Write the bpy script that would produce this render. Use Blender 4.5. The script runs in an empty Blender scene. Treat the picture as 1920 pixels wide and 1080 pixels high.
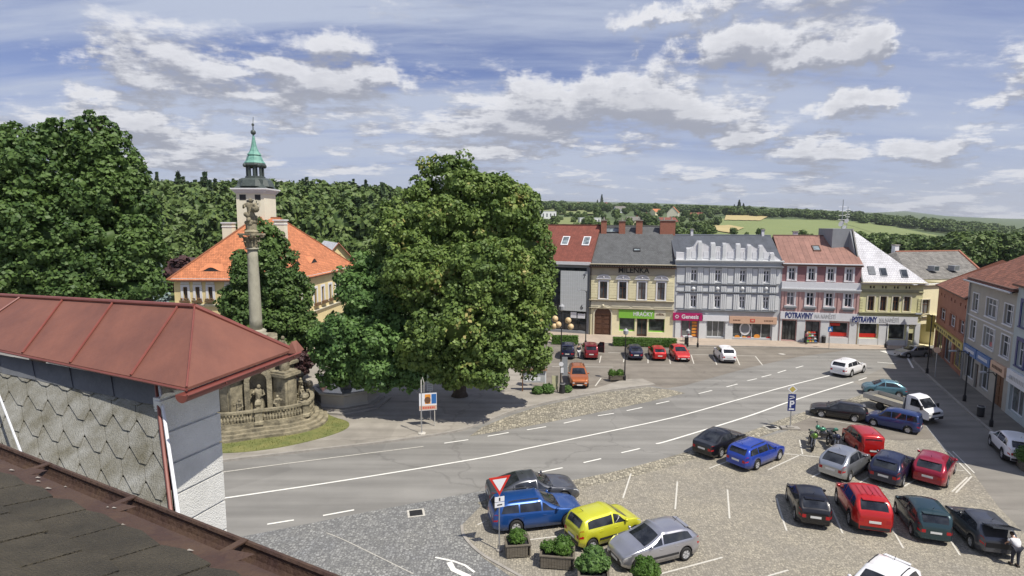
import bpy, bmesh, math, random
import numpy as np
from mathutils import Vector, Matrix

# ------------------------------------------------------------------ camera
CF, CP, CR, CH = 1060.0, math.radians(6.65), math.radians(0.25), 16.3
_cp, _sp, _cr, _sr = math.cos(CP), math.sin(CP), math.cos(CR), math.sin(CR)
_fw = Vector((0, _cp, -_sp)); _u0 = Vector((0, _sp, _cp)); _r0 = Vector((1, 0, 0))
_rt = _r0 * _cr + _u0 * _sr; _up = _u0 * _cr - _r0 * _sr
S = bpy.context.scene
C = S.collection
cam = bpy.data.objects.new('camera', bpy.data.cameras.new('camera')); C.objects.link(cam)
cam.matrix_world = Matrix((( _rt.x, _up.x, -_fw.x, 0), (_rt.y, _up.y, -_fw.y, 0), (_rt.z, _up.z, -_fw.z, CH), (0, 0, 0, 1)))
cam.data.sensor_width = 36; cam.data.lens = 36 * CF / 1920
cam.data.clip_start = 0.1; cam.data.clip_end = 30000
S.camera = cam

# ------------------------------------------------------------------ light, sky, exposure
SUN = Vector((0.46, -0.40, 1.0)).normalized()
sun = bpy.data.objects.new('sun', bpy.data.lights.new('sun', 'SUN')); C.objects.link(sun)
sun.data.energy = 5.0; sun.data.angle = math.radians(0.5); sun.data.color = (1.0, 0.94, 0.83)
sun.rotation_euler = SUN.to_track_quat('Z', 'Y').to_euler()
S.view_settings.view_transform = 'Standard'; S.view_settings.look = 'None'
S.view_settings.exposure = 0.17; S.view_settings.gamma = 1.0; S.view_settings.use_curve_mapping = False
S.cycles.max_bounces = 5; S.cycles.diffuse_bounces = 3; S.cycles.glossy_bounces = 3
S.cycles.transmission_bounces = 3; S.cycles.transparent_max_bounces = 6; S.cycles.volume_bounces = 0
S.cycles.caustics_reflective = False; S.cycles.caustics_refractive = False
S.cycles.use_denoising = True

def ray(u, v):
    return (_rt * ((u - 960) / CF) + _up * ((540 - v) / CF) + _fw)
def G(u, v, z=0.0):
    d = ray(u, v); t = (z - CH) / d.z
    return Vector((d.x * t, d.y * t, z))
def AT(u, v, Y):
    d = ray(u, v); t = Y / d.y
    return Vector((d.x * t, Y, CH + d.z * t))

world = bpy.data.worlds.new('World'); S.world = world; world.use_nodes = True
SKYK = 0.088
def build_sky():
    nt = world.node_tree; nt.nodes.clear(); N = nt.nodes; L = nt.links
    def nd(t, **k):
        n = N.new(t)
        for a, b in k.items(): setattr(n, a, b)
        return n
    def val(x): return x
    def mth(op, a, b=None, c=None, clamp=False):
        n = nd('ShaderNodeMath', operation=op, use_clamp=clamp)
        for i, x in enumerate((a, b, c)):
            if x is None: continue
            if isinstance(x, (int, float)): n.inputs[i].default_value = x
            else: L.new(x, n.inputs[i])
        return n.outputs[0]
    def vm(op, a, b=None):
        n = nd('ShaderNodeVectorMath', operation=op)
        for i, x in enumerate((a, b)):
            if x is None: continue
            if isinstance(x, (tuple, list)): n.inputs[i].default_value = x
            else: L.new(x, n.inputs[i])
        return n.outputs['Value'] if op in ('LENGTH', 'DOT_PRODUCT') else n.outputs[0]
    def ramp(x, a, b, c=0.0, d=1.0, smooth=True):
        n = nd('ShaderNodeMapRange'); n.interpolation_type = 'SMOOTHSTEP' if smooth else 'LINEAR'
        L.new(x, n.inputs[0]); n.inputs[1].default_value = a; n.inputs[2].default_value = b
        n.inputs[3].default_value = c; n.inputs[4].default_value = d
        return n.outputs[0]
    sky = nd('ShaderNodeTexSky'); sky.sky_type = 'NISHITA'; sky.sun_disc = False
    sky.sun_elevation = math.asin(SUN.z); sky.sun_rotation = math.atan2(SUN.x, SUN.y)
    sky.air_density = 1.0; sky.dust_density = 0.4; sky.ozone_density = 3.5
    tc = nd('ShaderNodeTexCoord'); nrm = vm('NORMALIZE', tc.outputs['Generated'])
    sp = nd('ShaderNodeSeparateXYZ'); L.new(nrm, sp.inputs[0])
    X, Y, Z = sp.outputs
    az = mth('ARCTAN2', X, Y); el = mth('ARCSINE', Z)
    cb = nd('ShaderNodeCombineXYZ'); L.new(az, cb.inputs[0]); L.new(el, cb.inputs[1])
    ae = cb.outputs[0]
    def proj(dz):
        e2 = mth('ADD', mth('MAXIMUM', mth('ADD', Z, dz), 0.0), 0.11)
        c = nd('ShaderNodeCombineXYZ')
        L.new(mth('DIVIDE', X, e2), c.inputs[0]); L.new(mth('MULTIPLY', mth('DIVIDE', Y, e2), 1.15), c.inputs[1])
        return c.outputs[0]
    def noise(vec, scale, detail, rough=0.55, off=(0, 0, 0), lac=2.0):
        n = nd('ShaderNodeTexNoise'); n.noise_dimensions = '3D'
        L.new(vm('ADD', vec, off), n.inputs['Vector'])
        n.inputs['Scale'].default_value = scale; n.inputs['Detail'].default_value = detail
        n.inputs['Roughness'].default_value = rough; n.inputs['Lacunarity'].default_value = lac
        return n.outputs[0]
    # clouds standing in the sky at their azimuth and height: (px, py, half width, half height, strength)
    blobs = [(470, 150, 230, 38, .26), (650, 140, 110, 32, .30), (500, 108, 60, 22, .20), (620, 75, 130, 28, .24), (170, 205, 130, 30, .24), (250, 235, 120, 25, .2),
             (1010, 190, 180, 40, .32), (1190, 175, 110, 40, .30), (1290, 215, 170, 24, .22), (1370, 85, 85, 38, .34), (1520, 110, 95, 20, .30),
             (1640, 85, 62, 36, .34), (1225, 30, 95, 22, .32), (1200, 72, 50, 12, .2), (1620, 188, 60, 22, .32), (1780, 268, 110, 20, .28), (1530, 268, 65, 22, .26),
             (1840, 195, 50, 16, .22), (900, 245, 190, 22, .28), (560, 235, 110, 24, .24), (1400, 255, 60, 14, .26), (1700, 290, 60, 14, .16), (330, 295, 150, 20, .18),
             (870, 280, 110, 16, .2), (1900, 130, 60, 40, .16), (300, 110, 190, 55, .13), (380, 50, 150, 30, .12), (430, 270, 160, 22, .14), (720, 210, 120, 24, .16), (60, 250, 90, 24, .12), (1100, 262, 120, 10, .12), (60, 100, 110, 70, -.12), (1750, 40, 140, 50, -.12), (1050, 100, 150, 40, -.1), (950, 60, 120, 30, -.06)]
    def angles(px, py):
        d = ray(px, py).normalized(); return math.atan2(d.x, d.y), math.asin(d.z)
    def field(dz):
        pr = proj(dz)
        big = noise(pr, 0.55, 3, 0.5, (3.1, 7.7, 1.3)); fine = noise(pr, 1.9, 10, 0.68, (9.2, 1.1, 4.4))
        dn = mth('ADD', mth('MULTIPLY', big, 0.36), mth('MULTIPLY', fine, 0.92))
        shift = nd('ShaderNodeCombineXYZ'); L.new(az, shift.inputs[0]); L.new(mth('ADD', el, dz * 1.0), shift.inputs[1])
        # ragged outlines: the same small noise bends every cloud's edge
        wob = nd('ShaderNodeTexNoise'); wob.inputs['Scale'].default_value = 14; wob.inputs['Detail'].default_value = 6; wob.inputs['Roughness'].default_value = .6
        L.new(shift.outputs[0], wob.inputs['Vector'])
        w = vm('MULTIPLY', vm('SUBTRACT', wob.outputs['Color'], (.5, .5, .5)), (0.24, 0.085, 0))
        p2 = vm('ADD', shift.outputs[0], w)
        acc = dn
        for (px, py, hw, hh, st) in blobs:
            a, e = angles(px, py); ax = abs(angles(px + hw, py)[0] - angles(px - hw, py)[0]) / 2; ee = abs(angles(px, py + hh)[1] - angles(px, py - hh)[1]) / 2
            ln = vm('LENGTH', vm('MULTIPLY', vm('SUBTRACT', p2, (a, e, 0)), (1 / ax, 1 / ee, 0)))
            acc = mth('ADD', acc, ramp(ln, 1.7, 0.1, 0.0, st * .85))
        return acc
    d0 = field(0.0); d1 = field(0.022)
    pc = nd('ShaderNodeCombineXYZ'); L.new(mth('MULTIPLY', az, 9.0), pc.inputs[0]); L.new(mth('MULTIPLY', el, 34.0), pc.inputs[1])
    pf = mth('MULTIPLY', mth('SUBTRACT', noise(pc.outputs[0], 1.0, 7, .6, (5, 2, 1)), .5), ramp(el, .24, .05, 0.0, .95))
    pu = mth('MULTIPLY', mth('SUBTRACT', noise(pc.outputs[0], 1.0, 7, .6, (5, 2.45, 1)), .5), ramp(el, .24, .05, 0.0, .95))
    d0 = mth('ADD', d0, pf); d1 = mth('ADD', d1, pu)
    d0 = mth('ADD', d0, ramp(el, .20, .03, 0.0, .06)); d1 = mth('ADD', d1, ramp(el, .20, .03, 0.0, .06))
    cover = ramp(d0, 0.645, 0.83)
    lit = ramp(mth('SUBTRACT', d1, d0), -0.13, 0.07, 1.0, 0.0)      # thinner above = sunlit top, thicker above = grey base
    thick = ramp(d0, 0.78, 1.05)
    # high thin veil, streaky, thickest to the left
    vs = nd('ShaderNodeMapping'); vs.inputs['Rotation'].default_value = (0, 0, .5); vs.inputs['Scale'].default_value = (.35, 1.6, 1); L.new(proj(0.05), vs.inputs[0])
    veil = noise(vs.outputs[0], 1.0, 8, 0.6, (2, 5, 0), 2.2)
    veil = mth('MULTIPLY', ramp(veil, 0.30, 0.68), ramp(az, 0.8, -0.25, 0.55, 1.1))
    low = ramp(el, 0.30, 0.02, 0.0, 0.35)
    veil = mth('MINIMUM', mth('ADD', veil, low), 0.9)
    def mix(f, a, b):
        n = nd('ShaderNodeMix', data_type='RGBA')
        L.new(f, n.inputs[0])
        for i, x in ((6, a), (7, b)):
            if isinstance(x, tuple): n.inputs[i].default_value = x
            else: L.new(x, n.inputs[i])
        return n.outputs[2]
    k = 0.88 / SKYK
    tint = nd('ShaderNodeMix', data_type='RGBA', blend_type='MULTIPLY'); tint.inputs[0].default_value = 1
    L.new(sky.outputs[0], tint.inputs[6]); tint.inputs[7].default_value = (0.86, 0.78, 1.02, 1)
    base = mix(veil, tint.outputs[2], (0.54 * k, 0.60 * k, 0.74 * k, 1))
    ccol = mix(lit, (0.36 * k, 0.375 * k, 0.44 * k, 1), (0.88 * k, 0.88 * k, 0.91 * k, 1))
    ccol = mix(mth('MULTIPLY', thick, 0.45), ccol, (0.44 * k, 0.45 * k, 0.50 * k, 1))
    fin = mix(mth('MULTIPLY', cover, 0.92), base, ccol)
    below = mix(ramp(Z, -0.08, 0.0, 0.0, 1.0), (0.05 * k, 0.06 * k, 0.05 * k, 1), fin)
    bg = nd('ShaderNodeBackground'); bg.inputs['Strength'].default_value = SKYK
    L.new(below, bg.inputs[0])
    out = nd('ShaderNodeOutputWorld'); L.new(bg.outputs[0], out.inputs[0])
    world.cycles.sampling_method = 'MANUAL'; world.cycles.sample_map_resolution = 512
build_sky()
# ------------------------------------------------------------------ materials
def _nodes(name):
    m = bpy.data.materials.new(name); m.use_nodes = True
    nt = m.node_tree; b = nt.nodes['Principled BSDF']
    return m, nt, b
def mat(name, col, rough=0.7, var=0.15, scale=3.0, metal=0.0, bump=0.0, bscale=None, spec=0.5, coat=0.0, space='Object', col2=None, stretch=None):
    """Plain surface with two noises of colour variation and an optional bump."""
    m, nt, b = _nodes(name); L = nt.links
    tc = nt.nodes.new('ShaderNodeTexCoord'); mp = nt.nodes.new('ShaderNodeMapping')
    L.new(tc.outputs[space], mp.inputs[0])
    if stretch: mp.inputs['Scale'].default_value = stretch
    n1 = nt.nodes.new('ShaderNodeTexNoise'); n1.inputs['Scale'].default_value = scale; n1.inputs['Detail'].default_value = 8; n1.inputs['Roughness'].default_value = .65
    L.new(mp.outputs[0], n1.inputs['Vector'])
    mr = nt.nodes.new('ShaderNodeMapRange'); mr.inputs[1].default_value = .3; mr.inputs[2].default_value = .7
    L.new(n1.outputs[0], mr.inputs[0])
    mx = nt.nodes.new('ShaderNodeMix'); mx.data_type = 'RGBA'; L.new(mr.outputs[0], mx.inputs[0])
    lo = tuple(c * (1 - var) for c in col) if col2 is None else col2
    hi = tuple(min(1, c * (1 + var)) for c in col) if col2 is None else col
    mx.inputs[6].default_value = (*lo, 1); mx.inputs[7].default_value = (*hi, 1)
    L.new(mx.outputs[2], b.inputs['Base Color'])
    b.inputs['Roughness'].default_value = rough; b.inputs['Metallic'].default_value = metal
    b.inputs['Specular IOR Level'].default_value = spec; b.inputs['Coat Weight'].default_value = coat; b.inputs['Coat Roughness'].default_value = .05
    if bump:
        n2 = nt.nodes.new('ShaderNodeTexNoise'); n2.inputs['Scale'].default_value = bscale or scale * 6; n2.inputs['Detail'].default_value = 5
        L.new(mp.outputs[0], n2.inputs['Vector'])
        bp = nt.nodes.new('ShaderNodeBump'); bp.inputs['Strength'].default_value = bump; bp.inputs['Distance'].default_value = .05
        L.new(n2.outputs[0], bp.inputs['Height']); L.new(bp.outputs[0], b.inputs['Normal'])
    return m
def leafmat(name, dark, light, tip=None, trans=0.25):
    m, nt, b = _nodes(name); L = nt.links
    tc = nt.nodes.new('ShaderNodeTexCoord'); n1 = nt.nodes.new('ShaderNodeTexNoise'); n1.inputs['Scale'].default_value = .35; n1.inputs['Detail'].default_value = 4
    L.new(tc.outputs['Object'], n1.inputs['Vector'])
    geo = nt.nodes.new('ShaderNodeNewGeometry')
    ad = nt.nodes.new('ShaderNodeMath'); ad.operation = 'MULTIPLY_ADD'; ad.inputs[1].default_value = .55
    L.new(geo.outputs['Random Per Island'], ad.inputs[0]); 
    sc = nt.nodes.new('ShaderNodeMapRange'); sc.inputs[1].default_value = .35; sc.inputs[2].default_value = .65; sc.inputs[3].default_value = 0; sc.inputs[4].default_value = .45
    L.new(n1.outputs[0], sc.inputs[0]); L.new(sc.outputs[0], ad.inputs[2])
    cr = nt.nodes.new('ShaderNodeValToRGB'); e = cr.color_ramp.elements
    e[0].position = 0; e[0].color = (*dark, 1); e[1].position = .85; e[1].color = (*light, 1)
    if tip:
        t = e.new(.97); t.color = (*tip, 1)
    L.new(ad.outputs[0], cr.inputs[0]); L.new(cr.outputs[0], b.inputs['Base Color'])
    b.inputs['Roughness'].default_value = .55; b.inputs['Specular IOR Level'].default_value = .35
    out = [n for n in nt.nodes if n.type == 'OUTPUT_MATERIAL'][0]
    tr = nt.nodes.new('ShaderNodeBsdfTranslucent'); L.new(cr.outputs[0], tr.inputs[0])
    ms = nt.nodes.new('ShaderNodeMixShader'); ms.inputs[0].default_value = trans
    L.new(b.outputs[0], ms.inputs[1]); L.new(tr.outputs[0], ms.inputs[2]); L.new(ms.outputs[0], out.inputs[0])
    return m
def cobbles(name, stone, joint, size, var=.25, patch=None, stretch=(1, 1, 1), rough=.85):
    """Small stone setts: voronoi cells with dark joints, per-stone colour, worn patches."""
    m, nt, b = _nodes(name); L = nt.links
    tc = nt.nodes.new('ShaderNodeTexCoord'); mp = nt.nodes.new('ShaderNodeMapping'); mp.inputs['Scale'].default_value = stretch
    L.new(tc.outputs['Object'], mp.inputs[0])
    v = nt.nodes.new('ShaderNodeTexVoronoi'); v.inputs['Scale'].default_value = 1 / size; v.inputs['Randomness'].default_value = .55; L.new(mp.outputs[0], v.inputs['Vector'])
    ve = nt.nodes.new('ShaderNodeTexVoronoi'); ve.feature = 'DISTANCE_TO_EDGE'; ve.inputs['Scale'].default_value = 1 / size; ve.inputs['Randomness'].default_value = .55; L.new(mp.outputs[0], ve.inputs['Vector'])
    hs = nt.nodes.new('ShaderNodeHueSaturation'); hs.inputs['Color'].default_value = (*stone, 1)
    sr = nt.nodes.new('ShaderNodeSeparateColor'); L.new(v.outputs['Color'], sr.inputs[0])
    mr = nt.nodes.new('ShaderNodeMapRange'); mr.inputs[3].default_value = 1 - var; mr.inputs[4].default_value = 1 + var
    L.new(sr.outputs[0], mr.inputs[0]); L.new(mr.outputs[0], hs.inputs['Value'])
    n = nt.nodes.new('ShaderNodeTexNoise'); n.inputs['Scale'].default_value = .35; n.inputs['Detail'].default_value = 7; n.inputs['Roughness'].default_value = .7
    L.new(tc.outputs['Object'], n.inputs['Vector'])
    mp2 = nt.nodes.new('ShaderNodeMapRange'); mp2.inputs[1].default_value = .35; mp2.inputs[2].default_value = .7; L.new(n.outputs[0], mp2.inputs[0])
    m1 = nt.nodes.new('ShaderNodeMix'); m1.data_type = 'RGBA'; m1.blend_type = 'MULTIPLY'; m1.inputs[0].default_value = 1
    m0 = nt.nodes.new('ShaderNodeMix'); m0.data_type = 'RGBA'; L.new(mp2.outputs[0], m0.inputs[0]); m0.inputs[6].default_value = (.78, .78, .8, 1); m0.inputs[7].default_value = (1.15, 1.12, 1.05, 1)
    L.new(hs.outputs[0], m1.inputs[6]); L.new(m0.outputs[2], m1.inputs[7])
    me = nt.nodes.new('ShaderNodeMapRange'); me.inputs[1].default_value = .02; me.inputs[2].default_value = .14; L.new(ve.outputs[0], me.inputs[0])
    m2 = nt.nodes.new('ShaderNodeMix'); m2.data_type = 'RGBA'; L.new(me.outputs[0], m2.inputs[0]); m2.inputs[6].default_value = (*joint, 1); L.new(m1.outputs[2], m2.inputs[7])
    L.new(m2.outputs[2], b.inputs['Base Color']); b.inputs['Roughness'].default_value = rough
    bp = nt.nodes.new('ShaderNodeBump'); bp.inputs['Strength'].default_value = .6; bp.inputs['Distance'].default_value = .02
    L.new(me.outputs[0], bp.inputs['Height']); L.new(bp.outputs[0], b.inputs['Normal'])
    return m
def tiles(name, col, row=.3, colw=.22, axis='X', var=.3, bump=.8, joint=.35, rough=.8):
    """Roof tiles or shingles: brick pattern in the roof's own UV, tone per tile, dirt."""
    m, nt, b = _nodes(name); L = nt.links
    uv = nt.nodes.new('ShaderNodeUVMap')
    br = nt.nodes.new('ShaderNodeTexBrick'); br.offset = .5
    br.inputs['Scale'].default_value = 1; br.inputs['Brick Width'].default_value = colw; br.inputs['Row Height'].default_value = row
    br.inputs['Mortar Size'].default_value = .018; br.inputs['Mortar Smooth'].default_value = .6
    br.inputs['Color1'].default_value = (*[c * (1 - var) for c in col], 1); br.inputs['Color2'].default_value = (*[min(1, c * (1 + var)) for c in col], 1)
    br.inputs['Mortar'].default_value = (*[c * joint for c in col], 1)
    L.new(uv.outputs[0], br.inputs['Vector'])
    n = nt.nodes.new('ShaderNodeTexNoise'); n.inputs['Scale'].default_value = .8; n.inputs['Detail'].default_value = 8; n.inputs['Roughness'].default_value = .7; L.new(uv.outputs[0], n.inputs['Vector'])
    mr = nt.nodes.new('ShaderNodeMapRange'); mr.inputs[1].default_value = .3; mr.inputs[2].default_value = .72; mr.inputs[3].default_value = .72; mr.inputs[4].default_value = 1.18; L.new(n.outputs[0], mr.inputs[0])
    mx = nt.nodes.new('ShaderNodeVectorMath'); mx.operation = 'MULTIPLY'; L.new(br.outputs[0], mx.inputs[0]); L.new(mr.outputs[0], mx.inputs[1])
    L.new(mx.outputs[0], b.inputs['Base Color']); b.inputs['Roughness'].default_value = rough
    bp = nt.nodes.new('ShaderNodeBump'); bp.inputs['Strength'].default_value = bump; bp.inputs['Distance'].default_value = .04; bp.invert = True
    L.new(br.outputs['Fac'], bp.inputs['Height']); L.new(bp.outputs[0], b.inputs['Normal'])
    return m
def glassmat(name, col=(.02, .025, .03), rough=.06):
    m, nt, b = _nodes(name); L = nt.links
    n = nt.nodes.new('ShaderNodeTexNoise'); n.inputs['Scale'].default_value = 1.3; tc = nt.nodes.new('ShaderNodeTexCoord'); L.new(tc.outputs['Object'], n.inputs['Vector'])
    mr = nt.nodes.new('ShaderNodeMapRange'); mr.inputs[1].default_value = .4; mr.inputs[2].default_value = .62; L.new(n.outputs[0], mr.inputs[0])
    mx = nt.nodes.new('ShaderNodeMix'); mx.data_type = 'RGBA'; mx.inputs[6].default_value = (*col, 1); mx.inputs[7].default_value = (*[c * 2.4 + .01 for c in col], 1); L.new(mr.outputs[0], mx.inputs[0])
    oi = nt.nodes.new('ShaderNodeObjectInfo'); cr = nt.nodes.new('ShaderNodeMapRange'); cr.inputs[1].default_value = .55; cr.inputs[2].default_value = 1; cr.inputs[3].default_value = 0; cr.inputs[4].default_value = .16 if 'car' not in name else 0; L.new(oi.outputs['Random'], cr.inputs[0])
    ma = nt.nodes.new('ShaderNodeVectorMath'); ma.operation = 'ADD'; L.new(mx.outputs[2], ma.inputs[0]); L.new(cr.outputs[0], ma.inputs[1])
    L.new(ma.outputs[0], b.inputs['Base Color']); b.inputs['Roughness'].default_value = rough; b.inputs['Specular IOR Level'].default_value = .6
    return m
M = {}
def worn_road(m, amount=.22):
    """patches, thin cracks and long tyre streaks over a plain road material"""
    nt = m.node_tree; L = nt.links; b = nt.nodes['Principled BSDF']; src = b.inputs['Base Color'].links[0].from_socket
    tc = nt.nodes.new('ShaderNodeTexCoord'); mp = nt.nodes.new('ShaderNodeMapping'); mp.inputs['Rotation'].default_value = (0, 0, -.56); mp.inputs['Scale'].default_value = (.05, .9, 1); L.new(tc.outputs['Object'], mp.inputs[0])
    n = nt.nodes.new('ShaderNodeTexNoise'); n.inputs['Scale'].default_value = 1; n.inputs['Detail'].default_value = 5; L.new(mp.outputs[0], n.inputs['Vector'])
    r1 = nt.nodes.new('ShaderNodeMapRange'); r1.inputs[1].default_value = .35; r1.inputs[2].default_value = .65; r1.inputs[3].default_value = 1 - amount; r1.inputs[4].default_value = 1.06; L.new(n.outputs[0], r1.inputs[0])
    nw = nt.nodes.new('ShaderNodeTexNoise'); nw.inputs['Scale'].default_value = .7; nw.inputs['Detail'].default_value = 6; L.new(tc.outputs['Object'], nw.inputs['Vector'])
    ad = nt.nodes.new('ShaderNodeVectorMath'); ad.operation = 'MULTIPLY_ADD'; ad.inputs[1].default_value = (2.5, 2.5, 0); L.new(nw.outputs['Color'], ad.inputs[0]); L.new(tc.outputs['Object'], ad.inputs[2])
    v = nt.nodes.new('ShaderNodeTexVoronoi'); v.feature = 'DISTANCE_TO_EDGE'; v.inputs['Scale'].default_value = .09; L.new(ad.outputs[0], v.inputs['Vector'])
    r2 = nt.nodes.new('ShaderNodeMapRange'); r2.inputs[1].default_value = .0; r2.inputs[2].default_value = .009; r2.inputs[3].default_value = .80; r2.inputs[4].default_value = 1; L.new(v.outputs[0], r2.inputs[0])
    v2 = nt.nodes.new('ShaderNodeTexVoronoi'); v2.inputs['Scale'].default_value = .16; v2.distance = 'CHEBYCHEV'; L.new(tc.outputs['Object'], v2.inputs['Vector']); s2 = nt.nodes.new('ShaderNodeSeparateColor'); L.new(v2.outputs['Color'], s2.inputs[0])
    r3 = nt.nodes.new('ShaderNodeMapRange'); r3.inputs[1].default_value = .82; r3.inputs[2].default_value = .84; r3.inputs[3].default_value = 1; r3.inputs[4].default_value = .90; L.new(s2.outputs[0], r3.inputs[0])
    a = nt.nodes.new('ShaderNodeMath'); a.operation = 'MULTIPLY'; L.new(r1.outputs[0], a.inputs[0]); L.new(r2.outputs[0], a.inputs[1]); c = nt.nodes.new('ShaderNodeMath'); c.operation = 'MULTIPLY'; L.new(a.outputs[0], c.inputs[0]); L.new(r3.outputs[0], c.inputs[1])
    x = nt.nodes.new('ShaderNodeVectorMath'); x.operation = 'SCALE'; L.new(src, x.inputs[0]); L.new(c.outputs[0], x.inputs['Scale']); L.new(x.outputs[0], b.inputs['Base Color']); return m
M['asphalt'] = mat('asphalt', (.258, .25, .232), .9, .10, .25, bump=.5, bscale=30, col2=(.21, .204, .19))
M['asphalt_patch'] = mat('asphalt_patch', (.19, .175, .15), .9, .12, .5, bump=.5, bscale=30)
M['lot_asphalt'] = mat('lot_asphalt', (.25, .225, .19), .9, .12, .35, bump=.5, bscale=25, col2=(.175, .155, .13))
M['side_asphalt'] = mat('side_asphalt', (.23, .215, .19), .9, .12, .3, bump=.5, bscale=25)
M['path'] = mat('path', (.32, .295, .255), .9, .14, .6, bump=.4, bscale=22)
M['path_warm'] = mat('path_warm', (.38, .315, .255), .9, .14, .6, bump=.4, bscale=22)
M['kerb'] = mat('kerb', (.30, .28, .25), .85, .2, 2, bump=.4)
M['cobble'] = cobbles('cobble_beige', (.335, .31, .255), (.19, .175, .145), .13, .2)
M['cobble_grey'] = cobbles('cobble_grey', (.25, .255, .25), (.12, .12, .12), .15, .3)
M['cobble_strip'] = cobbles('cobble_strip', (.34, .315, .25), (.12, .11, .085), .20, .4)
for k_ in ('asphalt', 'lot_asphalt', 'side_asphalt', 'path', 'asphalt_patch'): worn_road(M[k_])
M['grass'] = mat('grass', (.22, .21, .07), .9, .3, .9, bump=.8, bscale=20, col2=(.10, .13, .035))
M['terrain'] = mat('terrain', (.10, .14, .045), .95, .3, .02, col2=(.05, .075, .028))
M['white_paint'] = mat('white_paint', (.72, .71, .66), .8, .12, 2.5)
M['bay_paint'] = mat('bay_paint', (.64, .62, .56), .85, .2, 9, col2=(.44, .42, .37))
M['worn_paint'] = mat('worn_paint', (.60, .58, .52), .85, .25, 6, col2=(.36, .34, .30))
M['glass'] = glassmat('window_glass')
M['glass_light'] = glassmat('window_glass_light', (.10, .12, .13))
M['shopglass'] = glassmat('shop_glass', (.03, .035, .035))
M['frame_white'] = mat('frame_white', (.72, .72, .74), .5, .05)
M['frame_brown'] = mat('frame_brown', (.10, .045, .025), .6, .2, 8)
M['dark'] = mat('dark', (.02, .02, .022), .6, .2)
M['blackmetal'] = mat('black_metal', (.03, .03, .033), .45, .2, metal=.5)
M['steel'] = mat('galvanised_steel', (.42, .43, .45), .4, .15, 5, metal=.7)
M['grey_paint'] = mat('grey_paint', (.33, .34, .36), .5, .1)
M['wood'] = mat('wood', (.14, .065, .03), .6, .35, 3, stretch=(1, 1, 8))
M['brickred'] = mat('chimney_brick', (.32, .13, .085), .85, .25, 6, bump=.5)
M['trunk'] = mat('bark', (.10, .075, .055), .9, .3, 4, bump=.8)
M['sandstone'] = mat('sandstone', (.38, .335, .23), .9, .3, 1.6, bump=1.0, bscale=9, col2=(.09, .08, .055))
M['column'] = mat('column_stone', (.44, .42, .33), .85, .2, 1.2, bump=.6, bscale=8, col2=(.27, .255, .20), stretch=(1, 1, .4))

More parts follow.
